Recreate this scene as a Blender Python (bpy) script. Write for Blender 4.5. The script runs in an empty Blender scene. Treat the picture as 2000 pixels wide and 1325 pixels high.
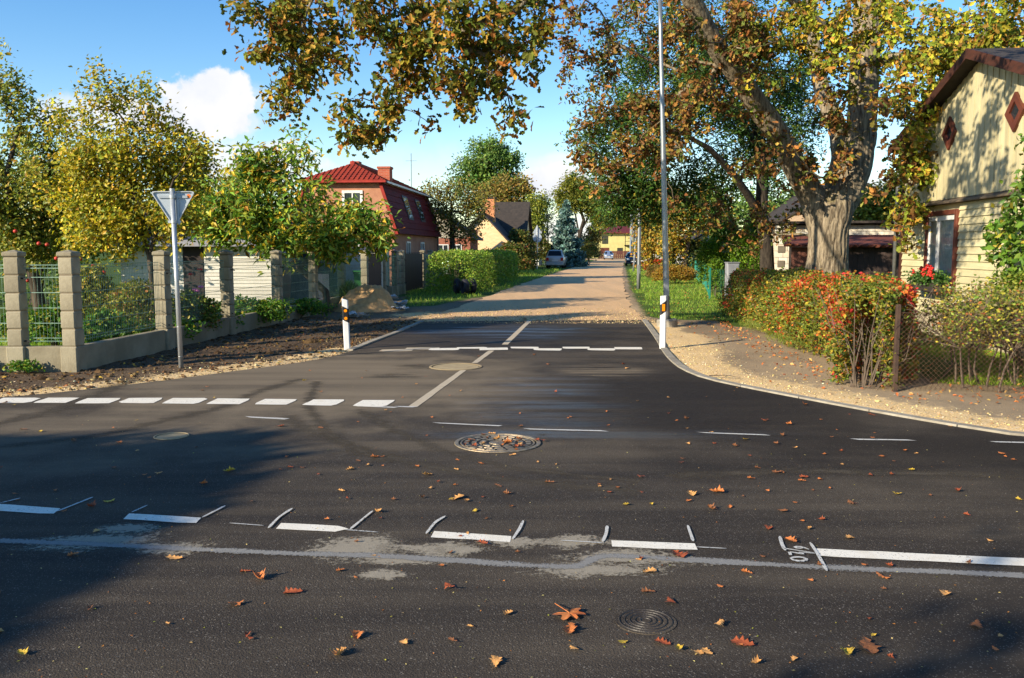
import bpy, bmesh, math, random
import numpy as np
from mathutils import Vector, Matrix, noise
from mathutils.geometry import tessellate_polygon

SC = bpy.context.scene
COL = SC.collection
rad = math.radians
# ------------------------------------------------------------------ camera
CAM_H, FPX, CPX, CPY, HOR = 1.75, 1700.0, 1000.0, 662.5, 488.5
PITCH = math.atan((CPY - HOR) / FPX)
cam_data = bpy.data.cameras.new('camera')
cam = bpy.data.objects.new('camera', cam_data)
COL.objects.link(cam)
cam.location = (0, 0, CAM_H)
cam.rotation_euler = (math.pi / 2 - PITCH, 0, 0)
cam_data.sensor_width = 36.0
cam_data.lens = 36.0 * FPX / 2000.0
cam_data.clip_start = 0.05
cam_data.clip_end = 6000
SC.camera = cam
# ------------------------------------------------------------------ light
SUN_EL = rad(22.0)
SUN_DIR = Vector((-math.cos(SUN_EL) * math.cos(rad(38)), -math.cos(SUN_EL) * math.sin(rad(38)), math.sin(SUN_EL)))   # towards the sun
sun_data = bpy.data.lights.new('sun', 'SUN')
sun_data.energy = 5.0
sun_data.angle = rad(0.53)
sun_data.color = (1.0, 0.87, 0.66)
sun = bpy.data.objects.new('sun', sun_data)
COL.objects.link(sun)
sun.location = (-30, -20, 25)
sun.rotation_euler = (-SUN_DIR).to_track_quat('-Z', 'Y').to_euler()

world = bpy.data.worlds.new('World')
SC.world = world
world.use_nodes = True
def build_world():
    nt = world.node_tree
    nt.nodes.clear()
    N, L = nt.nodes.new, nt.links.new
    def val(x, sock):
        if isinstance(x, (int, float)): sock.default_value = x
        else: L(x, sock)
    def m(op, a, b=0.0, c=None, clamp=False):
        n = N('ShaderNodeMath'); n.operation = op; n.use_clamp = clamp
        val(a, n.inputs[0]); val(b, n.inputs[1])
        if c is not None: val(c, n.inputs[2])
        return n.outputs[0]
    out = N('ShaderNodeOutputWorld')
    sky = N('ShaderNodeTexSky'); sky.sky_type = 'NISHITA'; sky.sun_disc = False
    sky.sun_elevation = SUN_EL
    sky.sun_rotation = math.atan2(SUN_DIR.x, SUN_DIR.y)
    sky.air_density = 1.0; sky.dust_density = 0.1; sky.ozone_density = 1.6
    hs = N('ShaderNodeHueSaturation'); hs.inputs['Hue'].default_value = 0.507; hs.inputs['Saturation'].default_value = 1.38
    hs.inputs['Value'].default_value = 1.0
    L(sky.outputs[0], hs.inputs['Color'])
    bg = N('ShaderNodeBackground'); L(hs.outputs[0], bg.inputs[0]); bg.inputs[1].default_value = 0.122
    tc = N('ShaderNodeTexCoord')
    sep = N('ShaderNodeSeparateXYZ'); L(tc.outputs['Generated'], sep.inputs[0])
    az = m('ARCTAN2', sep.outputs[0], sep.outputs[1])
    el = m('ARCSINE', sep.outputs[2])
    no = N('ShaderNodeTexNoise'); no.inputs['Scale'].default_value = 15; no.inputs['Detail'].default_value = 9; no.inputs['Roughness'].default_value = 0.58
    L(tc.outputs['Generated'], no.inputs['Vector'])
    nn = m('SUBTRACT', no.outputs[0], 0.5)
    no2 = N('ShaderNodeTexNoise'); no2.inputs['Scale'].default_value = 34; no2.inputs['Detail'].default_value = 5
    L(tc.outputs['Generated'], no2.inputs['Vector'])
    nn2 = m('SUBTRACT', no2.outputs[0], 0.5)
    total = None
    def px(x, y):
        u, v = (x - CPX) / FPX, (CPY - y) / FPX
        d = Vector((u, math.cos(PITCH) + v * math.sin(PITCH), -math.sin(PITCH) + v * math.cos(PITCH))).normalized()
        return math.atan2(d.x, d.y), math.asin(d.z)
    # cloud banks of the photograph's sky: centre, half width, half height (as angles) and density
    for x, y, wx, wy, k, soft in ((408, 200, 66, 50, 1.0, .30), (345, 232, 120, 34, .95, .45), (470, 238, 46, 26, .6, .7), (490, 318, 110, 36, .85, .6), (440, 262, 70, 26, .4, 1),
                            (1090, 318, 60, 18, .6, .9), (1075, 358, 75, 30, 1.0, .6), (1150, 450, 130, 45, .85, 1.0), (1740, 385, 130, 40, .8, .9),
                            (190, 225, 120, 36, .7, .8), (505, 195, 26, 26, .4, 1.), (850, 330, 160, 45, .25, 1.2),
                            (-900, 250, 380, 90, .9, .9), (2900, 200, 420, 110, .9, .9), (-2600, 300, 500, 110, .9, .9), (3000, 330, 500, 60, .8, .9)):
        a, e = px(x, y) if 0 <= x <= 2000 else ((x - CPX) / FPX, (HOR - y) / FPX)
        wa, we = wx / FPX, wy / FPX
        dx = m('DIVIDE', m('SUBTRACT', az, a), wa)
        dy = m('DIVIDE', m('SUBTRACT', el, e), we)
        r = m('SQRT', m('ADD', m('MULTIPLY', dx, dx), m('MULTIPLY', dy, dy)))
        dens = m('ADD', m('SUBTRACT', 1.28, r), m('ADD', m('MULTIPLY', nn, 2.6), m('MULTIPLY', nn2, 1.3)))
        mr = N('ShaderNodeMapRange'); mr.interpolation_type = 'SMOOTHSTEP'
        val(dens, mr.inputs[0]); mr.inputs[1].default_value = 0.0; mr.inputs[2].default_value = soft
        mr.inputs[3].default_value = 0.0; mr.inputs[4].default_value = k
        total = mr.outputs[0] if total is None else m('MAXIMUM', total, mr.outputs[0])
    shade = N('ShaderNodeMixRGB'); val(m('ADD', m('MULTIPLY', nn, 2.2), 0.55, clamp=True), shade.inputs[0])
    shade.inputs[1].default_value = (.74, .79, .90, 1); shade.inputs[2].default_value = (1.0, .98, .95, 1)
    bgc = N('ShaderNodeBackground'); L(shade.outputs[0], bgc.inputs[0]); bgc.inputs[1].default_value = 0.62
    mx = N('ShaderNodeMixShader'); val(total, mx.inputs[0]); L(bg.outputs[0], mx.inputs[1]); L(bgc.outputs[0], mx.inputs[2])
    L(mx.outputs[0], out.inputs[0])
build_world()
vs = SC.view_settings
vs.view_transform = 'Standard'
vs.look = 'None'
vs.gamma = 1
vs.use_curve_mapping = False
vs.exposure = 0.82
SC.cycles.max_bounces = 6
SC.cycles.diffuse_bounces = 3
SC.cycles.transparent_max_bounces = 12

# ------------------------------------------------------------------ helpers
def ray(px, py):
    u, v = (px - CPX) / FPX, (CPY - py) / FPX
    return Vector((u, math.cos(PITCH) + v * math.sin(PITCH), -math.sin(PITCH) + v * math.cos(PITCH)))
def G(px, py, z=0.0):
    """the point on the level plane z that the photograph shows at a pixel"""
    d = ray(px, py); t = (z - CAM_H) / d.z
    return Vector((d.x * t, d.y * t, z))
def at(px, py, Y):
    """the point that the photograph shows at a pixel, Y metres up the street"""
    d = ray(px, py); t = Y / d.y
    return Vector((d.x * t, Y, CAM_H + d.z * t))
def S(r, g, b):
    f = lambda c: (c / 255 / 12.92) if c <= 10 else ((c / 255 + .055) / 1.055) ** 2.4
    return (f(r), f(g), f(b))

class Nt:
    def __init__(self, name):
        self.m = bpy.data.materials.new(name); self.m.use_nodes = True
        self.t = self.m.node_tree; self.t.nodes.clear()
        self.out = self.n('ShaderNodeOutputMaterial')
        self.co = self.n('ShaderNodeTexCoord').outputs['Object']
    def n(self, k): return self.t.nodes.new(k)
    def l(self, a, b): self.t.links.new(a, b)
    def put(self, x, sock):
        if isinstance(x, bpy.types.NodeSocket): self.l(x, sock)
        elif isinstance(x, (tuple, list)):
            sock.default_value = tuple(x) + (1.0,) if len(x) == 3 and len(sock.default_value) == 4 else tuple(x)
        else: sock.default_value = x
    def math(self, op, a, b=0.0, clamp=False):
        n = self.n('ShaderNodeMath'); n.operation = op; n.use_clamp = clamp
        self.put(a, n.inputs[0]); self.put(b, n.inputs[1]); return n.outputs[0]
    def map(self, scale=(1, 1, 1), rot=(0, 0, 0), loc=(0, 0, 0)):
        n = self.n('ShaderNodeMapping'); self.l(self.co, n.inputs[0])
        n.inputs['Scale'].default_value = scale; n.inputs['Rotation'].default_value = rot; n.inputs['Location'].default_value = loc
        return n.outputs[0]
    def noise(self, scale, detail=4, rough=.55, vec=None, out=0, dist=0.0):
        n = self.n('ShaderNodeTexNoise'); self.l(vec or self.co, n.inputs['Vector'])
        n.inputs['Scale'].default_value = scale; n.inputs['Detail'].default_value = detail; n.inputs['Roughness'].default_value = rough
        n.inputs['Distortion'].default_value = dist
        return n.outputs[out]
    def voro(self, scale, vec=None, out='Color', feature='F1'):
        n = self.n('ShaderNodeTexVoronoi'); n.feature = feature; self.l(vec or self.co, n.inputs['Vector']); n.inputs['Scale'].default_value = scale
        return n.outputs[out]
    def step(self, x, a, b, lo=0.0, hi=1.0):
        n = self.n('ShaderNodeMapRange'); n.interpolation_type = 'SMOOTHSTEP'
        self.put(x, n.inputs[0])
        for i, v in enumerate((a, b, lo, hi)): n.inputs[i + 1].default_value = v
        return n.outputs[0]
    def mix(self, f, a, b, mode='MIX'):
        n = self.n('ShaderNodeMixRGB'); n.blend_type = mode
        self.put(f, n.inputs[0]); self.put(a, n.inputs[1]); self.put(b, n.inputs[2]); return n.outputs[0]
    def bump(self, h, strength=.3, dist=.01):
        n = self.n('ShaderNodeBump'); self.put(h, n.inputs['Height']); n.inputs['Strength'].default_value = strength; n.inputs['Distance'].default_value = dist
        return n.outputs[0]
    def attr(self, name, out='Fac'):
        n = self.n('ShaderNodeAttribute'); n.attribute_name = name; return n.outputs[out]
    def sep(self, vec=None):
        n = self.n('ShaderNodeSeparateXYZ'); self.l(vec or self.co, n.inputs[0]); return n.outputs
    def bsdf(self, color, rough=.7, metal=0.0, normal=None, spec=.5, **kw):
        n = self.n('ShaderNodeBsdfPrincipled')
        self.put(color, n.inputs['Base Color']); self.put(rough, n.inputs['Roughness']); self.put(metal, n.inputs['Metallic'])
        self.put(spec, n.inputs['Specular IOR Level'])
        if normal is not None: self.l(normal, n.inputs['Normal'])
        for k, v in kw.items(): self.put(v, n.inputs[k])
        return n.outputs[0]
    def done(self, shader): self.l(shader, self.out.inputs[0]); return self.m

def plain(name, c1, c2=None, scale=4.0, rough=.7, bump=0.0, bscale=30.0, metal=0.0, stretch=(1, 1, 1), spec=.4, dist=.01):
    """a surface whose own colour wanders between two tones, with fine relief"""
    t = Nt(name)
    c2 = c2 or tuple(x * .78 for x in c1)
    v = t.map(stretch)
    f = t.step(t.noise(scale, 6, .62, v), .32, .68)
    g = t.noise(scale * 9, 3, .5, v)
    col = t.mix(t.math('MULTIPLY', g, .35), t.mix(f, c1, c2), tuple(x * .7 for x in c2))
    oi = t.n('ShaderNodeObjectInfo')
    col = t.mix(1.0, col, t.mix(oi.outputs['Random'], (.86, .85, .83), (1.06, 1.06, 1.05)), 'MULTIPLY')
    nm = t.bump(t.noise(bscale, 5, .6, v), bump, dist) if bump else None
    return t.done(t.bsdf(col, rough, metal, nm, spec))

def leaf_mat(name, trans=.35, rough=.5, spec=.35):
    t = Nt(name)
    col = t.attr('Col', 'Color')
    b = t.bsdf(col, rough, 0.0, None, spec)
    tr = t.n('ShaderNodeBsdfTranslucent'); t.l(t.mix(1.0, col, (1.0, .95, .55), 'MULTIPLY'), tr.inputs[0])
    mx = t.n('ShaderNodeMixShader'); mx.inputs[0].default_value = trans
    t.l(b, mx.inputs[1]); t.l(tr.outputs[0], mx.inputs[2])
    return t.done(mx.outputs[0])

def link(o, parent=None):
    COL.objects.link(o)
    if parent is not None: o.parent = parent
    return o
def tag(o, label=None, cat=None, group=None, kind=None):
    if label: o['label'] = label
    if cat: o['category'] = cat
    if group: o['group'] = group
    if kind: o['kind'] = kind
    return o
def thing(name, label, cat, loc=(0, 0, 0), rz=0.0, group=None):
    o = bpy.data.objects.new(name, None); link(o)
    o.empty_display_size = .2
    o.location = loc; o.rotation_euler = (0, 0, rz)
    return tag(o, label, cat, group)
def mesh_np(name, V, polys, mats, parent=None, col=None, midx=None, smooth=False, kind=None, attrs=None):
    """V (n,3); polys: list of integer arrays (m,k)"""
    me = bpy.data.meshes.new(name)
    V = np.asarray(V, np.float32)
    me.vertices.add(len(V)); me.vertices.foreach_set('co', V.ravel())
    polys = [np.asarray(p, np.int32) for p in polys if len(p)]
    loops = np.concatenate([p.ravel() for p in polys])
    sizes = np.concatenate([np.full(len(p), p.shape[1], np.int32) for p in polys])
    starts = np.concatenate([[0], np.cumsum(sizes)[:-1]]).astype(np.int32)
    me.loops.add(len(loops)); me.loops.foreach_set('vertex_index', loops)
    me.polygons.add(len(sizes)); me.polygons.foreach_set('loop_start', starts)
    if midx is not None: me.polygons.foreach_set('material_index', np.asarray(midx, np.int32))
    me.polygons.foreach_set('use_smooth', np.full(len(sizes), bool(smooth)))
    me.update(calc_edges=True)
    if col is not None:
        a = me.color_attributes.new('Col', 'FLOAT_COLOR', 'POINT')
        c = np.ones((len(V), 4), np.float32); c[:, :3] = col; a.data.foreach_set('color', c.ravel())
    for k, v in (attrs or {}).items():
        a = me.attributes.new(k, 'FLOAT', 'POINT'); a.data.foreach_set('value', np.asarray(v, np.float32))
    for m in (mats if isinstance(mats, (list, tuple)) else [mats]): me.materials.append(m)
    o = link(bpy.data.objects.new(name, me), parent)
    if kind: o['kind'] = kind
    return o

class MB:
    """collects boxes, prisms, tubes ... and links them as ONE mesh object"""
    def __init__(self): self.v = []; self.f = []; self.smooth_from = None
    def add(self, vs, fs):
        k = len(self.v); self.v += [tuple(x) for x in vs]; self.f += [tuple(i + k for i in f) for f in fs]; return self
    def box(self, x0, x1, y0, y1, z0, z1, top=None):
        """top: (dx, dy) inset of the upper face"""
        a, b = top or (0, 0)
        vs = [(x0, y0, z0), (x1, y0, z0), (x1, y1, z0), (x0, y1, z0), (x0 + a, y0 + b, z1), (x1 - a, y0 + b, z1), (x1 - a, y1 - b, z1), (x0 + a, y1 - b, z1)]
        return self.add(vs, [(0, 3, 2, 1), (4, 5, 6, 7), (0, 1, 5, 4), (1, 2, 6, 5), (2, 3, 7, 6), (3, 0, 4, 7)])
    def cbox(self, x0, x1, y0, y1, z0, z1, c):
        """a box whose edges are chamfered by c"""
        bm = bmesh.new()
        vs = [bm.verts.new(p) for p in ((x0, y0, z0), (x1, y0, z0), (x1, y1, z0), (x0, y1, z0), (x0, y0, z1), (x1, y0, z1), (x1, y1, z1), (x0, y1, z1))]
        for f in ((0, 3, 2, 1), (4, 5, 6, 7), (0, 1, 5, 4), (1, 2, 6, 5), (2, 3, 7, 6), (3, 0, 4, 7)): bm.faces.new([vs[i] for i in f])
        bmesh.ops.bevel(bm, geom=list(bm.edges), offset=c, segments=1, affect='EDGES')
        bm.verts.index_update()
        self.add([v.co[:] for v in bm.verts], [[v.index for v in f.verts] for f in bm.faces]); bm.free(); return self
    def prism(self, poly, axis, a, b):
        """poly: 2D points counter-clockwise; extruded along axis 0/1/2 from a to b"""
        n = len(poly)
        def P(p, h):
            return (h, p[0], p[1]) if axis == 0 else (p[0], h, p[1]) if axis == 1 else (p[0], p[1], h)
        vs = [P(p, a) for p in poly] + [P(p, b) for p in poly]
        fs = [tuple(range(n))[::-1], tuple(range(n, 2 * n))] + [(i, (i + 1) % n, n + (i + 1) % n, n + i) for i in range(n)]
        return self.add(vs, fs)
    def tube(self, pts, rs, n=6, cap=True):
        pts = [Vector(p) for p in pts]
        if not isinstance(rs, (list, tuple, np.ndarray)): rs = [rs] * len(pts)
        k = len(self.v); u = None
        for i, p in enumerate(pts):
            d = (pts[min(i + 1, len(pts) - 1)] - pts[max(i - 1, 0)])
            d = d.normalized() if d.length > 1e-9 else Vector((0, 0, 1))
            if u is None: u = d.orthogonal().normalized()
            else:
                u = u - d * u.dot(d); u = u.normalized() if u.length > 1e-6 else d.orthogonal().normalized()
            w = d.cross(u)
            for j in range(n):
                a = 2 * math.pi * j / n
                self.v.append(tuple(p + (u * math.cos(a) + w * math.sin(a)) * rs[i]))
        for i in range(len(pts) - 1):
            for j in range(n):
                a, b = k + i * n + j, k + i * n + (j + 1) % n
                self.f.append((a, b, b + n, a + n))
        if cap and n > 2:
            self.f.append(tuple(range(k, k + n))[::-1]); self.f.append(tuple(range(k + (len(pts) - 1) * n, k + len(pts) * n)))
        return self
    def lathe(self, prof, n=24, c=(0, 0, 0)):
        k = len(self.v)
        for r, z in prof:
            for j in range(n):
                a = 2 * math.pi * j / n; self.v.append((c[0] + r * math.cos(a), c[1] + r * math.sin(a), c[2] + z))
        for i in range(len(prof) - 1):
            for j in range(n):
                a, b = k + i * n + j, k + i * n + (j + 1) % n
                self.f.append((a, b, b + n, a + n))
        return self
    def ball(self, c, r, sq=(1, 1, 1), nu=8, nv=5):
        k = len(self.v)
        for i in range(nv + 1):
            th = math.pi * i / nv
            for j in range(nu):
                a = 2 * math.pi * j / nu
                self.v.append((c[0] + r * sq[0] * math.sin(th) * math.cos(a), c[1] + r * sq[1] * math.sin(th) * math.sin(a), c[2] + r * sq[2] * math.cos(th)))
        for i in range(nv):
            for j in range(nu):
                a, b = k + i * nu + j, k + i * nu + (j + 1) % nu
                self.f.append((a, a + nu, b + nu, b))
        return self
    def mesh(self, name, mats, smooth=False):
        me = bpy.data.meshes.new(name); me.from_pydata(self.v, [], self.f)
        for m in (mats if isinstance(mats, (list, tuple)) else [mats]): me.materials.append(m)
        if smooth: me.polygons.foreach_set('use_smooth', [True] * len(me.polygons))
        me.update(); return me
    def build(self, name, mats, parent=None, smooth=False, loc=None, rz=0.0, kind=None):
        o = link(bpy.data.objects.new(name, self.mesh(name, mats, smooth)), parent)
        if loc is not None: o.location = loc
        if rz: o.rotation_euler = (0, 0, rz)
        if kind: o['kind'] = kind
        return o
def piece(name, me, parent, loc=(0, 0, 0), rot=(0, 0, 0), scale=None):
    o = link(bpy.data.objects.new(name, me), parent); o.location = loc; o.rotation_euler = rot
    if scale is not None: o.scale = scale
    return o
def copy_tree(o, parent=None):
    c = o.copy(); COL.objects.link(c)
    if parent is not None: c.parent = parent
    for ch in list(o.children): copy_tree(ch, c)
    return c

# numpy geometry ---------------------------------------------------------
def in_poly(P, poly):
    x, y = P[:, 0], P[:, 1]; r = np.zeros(len(P), bool)
    q = np.asarray(poly, float)
    for (x0, y0), (x1, y1) in zip(q, np.roll(q, -1, 0)):
        c = ((y0 > y) != (y1 > y))
        with np.errstate(divide='ignore', invalid='ignore'):
            r ^= c & (x < (x1 - x0) * (y - y0) / (y1 - y0 + 1e-12) + x0)
    return r
def dist_poly(P, line, closed=False):
    q = np.asarray(line, float); d = np.full(len(P), 1e9)
    for a, b in zip(q, (np.roll(q, -1, 0) if closed else q[1:])):
        ab = b - a; t = np.clip(((P - a) @ ab) / max(ab @ ab, 1e-12), 0, 1)
        d = np.minimum(d, np.hypot(*(P - a - t[:, None] * ab).T))
    return d
def vnoise(P, f, seed=0):
    """smooth value noise in 2D or 3D, -1..1"""
    P = np.asarray(P, float) * f + seed * 17.31
    I = np.floor(P).astype(np.int64); F = P - I; F = F * F * (3 - 2 * F)
    def h(ix):
        n = np.zeros(len(ix), np.int64)
        for k, pr in zip(range(ix.shape[1]), (374761393, 668265263, 2147483647)): n = n + ix[:, k] * pr
        n = (n ^ (n >> 13)) * 1274126177; n = n ^ (n >> 16)
        return (n & 0xffff) / 32767.5 - 1
    D = P.shape[1]; out = 0
    for c in range(2 ** D):
        o = np.array([(c >> k) & 1 for k in range(D)])
        w = np.prod(np.where(o, F, 1 - F), axis=1); out = out + w * h(I + o)
    return out
def fbm(P, f, n=4, seed=0):
    s = 0; a = 1; t = 0
    for i in range(n): s = s + a * vnoise(P, f * 2 ** i, seed + i); t += a; a *= .55
    return s / t
def resample(line, step):
    q = np.asarray(line, float); L = np.concatenate([[0], np.cumsum(np.linalg.norm(np.diff(q, axis=0), axis=1))])
    n = max(2, int(L[-1] / step) + 1); s = np.linspace(0, L[-1], n)
    return np.stack([np.interp(s, L, q[:, k]) for k in range(q.shape[1])], 1)
def smooth_line(line, step, it=3):
    q = resample(line, step)
    for _ in range(it): q[1:-1] = (q[:-2] + 2 * q[1:-1] + q[2:]) / 4
    return q
def flat_sheet(name, poly, z, mat, parent=None, kind=None):
    pts = [Vector((p[0], p[1], 0)) for p in poly]
    tris = tessellate_polygon([pts])
    V = [(p.x, p.y, z) for p in pts]; out = []
    for a, b, c in tris:
        cr = (pts[b] - pts[a]).cross(pts[c] - pts[a]).z
        out.append((a, b, c) if cr > 0 else (a, c, b))
    return mesh_np(name, V, [np.array(out)], mat, parent, kind=kind)
# ------------------------------------------------------------------ ground, roads, kerbs, markings
def Gl(*pts): return [tuple(G(x, y))[:2] for x, y in pts]
LEFT_EDGE = [(-60, 17.5), (-22, 10.9), (-12, 9.6), (-8.2, 9.75)] + Gl((0, 778), (150, 763), (300, 746), (420, 730), (520, 717), (610, 705), (655, 695), (690, 685), (735, 667), (780, 650), (830, 628))
RIGHT_EDGE = Gl((1253, 625), (1264, 640), (1276, 657), (1284, 670), (1290, 682), (1302, 699), (1320, 716), (1348, 731), (1380, 742), (1440, 755), (1500, 767), (1600, 786), (1700, 805), (1850, 831), (2000, 855)) + [(6.6, 7.45), (12, 6.0), (60, -4.5)]
def edge_smooth(e):
    return [tuple(p) for p in smooth_line(e, .25, 4)]
LEFT_S, RIGHT_S = edge_smooth(LEFT_EDGE), edge_smooth(RIGHT_EDGE)
ROAD_POLY = LEFT_S + RIGHT_S + [(60, -13.0), (0, -2.4), (-60, 8.2)]
FENCE = lambda Y: -7.386 + .0837 * Y               # line of the concrete fence
rng = np.random.default_rng(7)

def asphalt():
    t = Nt('asphalt')
    x, y, z = t.sep()
    fine = t.noise(260, 2, .5)
    cell = t.voro(210)
    csep = t.n('ShaderNodeSeparateColor'); t.l(cell, csep.inputs[0])
    speck = t.step(csep.outputs[0], .93, .98)
    cell2 = t.voro(46); c2 = t.n('ShaderNodeSeparateColor'); t.l(cell2, c2.inputs[0])
    dist2 = t.voro(46, out='Distance')
    chip = t.math('MULTIPLY', t.step(c2.outputs[0], .982, .988), t.math('MULTIPLY', t.step(dist2, .26, .16), .75))
    base = t.mix(fine, (.021, .0175, .015), (.056, .047, .040))
    base = t.mix(t.math('MULTIPLY', speck, .5), base, (.30, .27, .23))
    base = t.mix(t.math('MULTIPLY', chip, .75), base, (.45, .40, .33))
    # dust carried along the road by wheels: streaks that follow the main road
    stretch = t.map((.16, 1.5, 1), (0, 0, rad(-9)))
    streak = t.noise(1.3, 6, .6, stretch)
    broad = t.noise(.35, 4, .55)
    def blob(cx, cy, rx, ry):
        dx = t.math('DIVIDE', t.math('SUBTRACT', x, cx), rx); dy = t.math('DIVIDE', t.math('SUBTRACT', y, cy), ry)
        d = t.math('SQRT', t.math('ADD', t.math('MULTIPLY', dx, dx), t.math('MULTIPLY', dy, dy)))
        d = t.math('ADD', d, t.math('MULTIPLY', t.math('SUBTRACT', t.noise(1.1, 5, .6), .5), 1.3))
        return t.step(d, 1.1, .35)
    dust = t.math('MULTIPLY', t.step(t.math('ADD', t.math('MULTIPLY', streak, .6), t.math('MULTIPLY', broad, .4)), .38, .66), .34)
    left = t.math('MULTIPLY', t.math('MAXIMUM', blob(-2.6, 11.8, 4.2, 4.4), t.math('MULTIPLY', blob(-6.5, 8.0, 6.0, 2.2), .8)), t.step(streak, .2, .7, .45, 1.0))
    dust = t.math('MAXIMUM', dust, t.math('MULTIPLY', left, .95))
    mud2 = t.math('MULTIPLY', blob(1.35, 12.6, 1.25, .9), t.step(t.noise(3, 5, .6, stretch), .35, .6))
    dust = t.math('MAXIMUM', dust, t.math('MULTIPLY', mud2, .75))
    strip = t.math('MULTIPLY', blob(-1.2, 7.7, 3.0, .35), t.step(streak, .35, .65))
    dust = t.math('MAXIMUM', dust, t.math('MULTIPLY', strip, .45))
    col = t.mix(dust, base, t.mix(fine, (.175, .140, .098), (.26, .21, .148)))
    # fresh tar, darker, on the mouth of the side street
    dark = t.math('MULTIPLY', t.math('MULTIPLY', t.math('MAXIMUM', blob(2.4, 10.4, 2.6, 4.2), t.math('MAXIMUM', blob(6.0, 7.4, 5.5, 1.6), blob(.2, 18.2, 3.4, 3.2))), t.math('SUBTRACT', 1.0, mud2)), .78)
    col = t.mix(dark, col, t.mix(.25, (.019, .0165, .0155), base))
    wet = t.math('MULTIPLY', t.math('MAXIMUM', blob(.35, 10.2, 1.1, 2.6), t.math('MAXIMUM', blob(.8, 8.2, 2.2, .35), blob(-.2, 18.6, 2.4, 2.2))), t.step(t.noise(2.2, 5, .6, stretch), .38, .62))
    rough = t.math('SUBTRACT', t.math('ADD', .70, t.math('MULTIPLY', dust, .3)), t.math('MULTIPLY', wet, .40))
    h = t.math('ADD', t.noise(150, 3, .6), t.math('MULTIPLY', t.voro(110, out='Distance'), .8))
    nrm = t.bump(h, .55, .006)
    spec = t.math('ADD', .07, t.math('MULTIPLY', wet, .30))
    return t.done(t.bsdf(col, rough, 0.0, nrm, spec))
M_ASPH = asphalt()
road = flat_sheet('asphalt_road', ROAD_POLY, 0.0, M_ASPH, kind='structure')

# ground: one sheet to the horizon, fine near the camera, with the soil, sand and turf of the verges
def surface_material(name):
    t = Nt(name)
    sand, grass = t.attr('sand'), t.attr('turf')
    n1, n2 = t.noise(9, 6, .65), t.noise(45, 4, .6)
    peb = t.voro(60); ps = t.n('ShaderNodeSeparateColor'); t.l(peb, ps.inputs[0])
    tone = t.attr('tone')
    soil = t.mix(n1, (.060, .040, .025), (.145, .100, .062))
    soil = t.mix(tone, soil, t.mix(n1, (.32, .235, .142), (.43, .325, .205)))
    soil = t.mix(t.math('MULTIPLY', t.step(ps.outputs[0], .86, .93), .4), soil, (.36, .29, .21))
    sa = t.mix(t.noise(14, 5, .6), (.64, .43, .195), (.78, .56, .28))
    sa = t.mix(t.math('MULTIPLY', t.step(ps.outputs[1], .80, .9), .6), sa, (.74, .62, .45))
    sa = t.mix(t.math('MULTIPLY', t.step(ps.outputs[2], .88, .94), .5), sa, (.20, .15, .10))
    gr = t.mix(t.noise(2.2, 5, .6), (.060, .115, .018), (.130, .165, .030))
    gr = t.mix(n2, gr, (.045, .08, .015))
    k = t.step(t.math('ADD', sand, t.math('MULTIPLY', t.math('SUBTRACT', t.noise(7, 6, .7), .5), .9)), .38, .62)
    c = t.mix(k, soil, sa)
    kg = t.step(t.math('ADD', grass, t.math('MULTIPLY', t.math('SUBTRACT', t.noise(5, 6, .7), .5), .8)), .40, .60)
    c = t.mix(kg, c, gr)
    nb = t.bump(t.math('ADD', t.noise(38, 6, .7), t.math('MULTIPLY', t.voro(60, out='Distance'), .6)), .45, .02)
    return t.done(t.bsdf(c, .95, 0.0, nb, .08))
M_GROUND = surface_material('verge_ground')

GRAV_L = Gl((800, 628), (838, 617), (870, 607), (925, 588), (1000, 561), (1045, 546), (1080, 535), (1115, 524), (1140, 516))
GRAV_R = Gl((1262, 628), (1247, 614), (1233, 598), (1224, 575), (1220, 560), (1217, 545), (1216, 530), (1217, 520), (1219, 513))
TURF_R = Gl((1262, 618), (1300, 624), (1395, 627), (1440, 640)) + [(9, 22), (14, 40), (26, 90), (34, 150), (22, 175), (17.5, 150), (12.9, 100), (9.3, 71), (5.6, 41.5), (4.3, 30)] 
TURF_L = [(-4.2, 35.0), (-3.7, 29.0), (-3.2, 26.6), (-2.3, 27.8), (-.6, 35), (.2, 41), (2.0, 55), (3.9, 72), (9, 110), (13, 140), (15.5, 160), (8, 175), (-10, 150), (-14, 60)]
GARDEN_L = [(FENCE(12.7) - .15, 12.75), (FENCE(40) - .15, 40), (-14, 70), (-60, 90), (-60, 11), (-7.2, 12.75)]
GARDEN_R = [(5.7, 11.3), (6.0, 18), (6.4, 23), (9, 30), (20, 60), (60, 60), (60, 1), (12, 8.2), (7.5, 10.9)]
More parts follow.
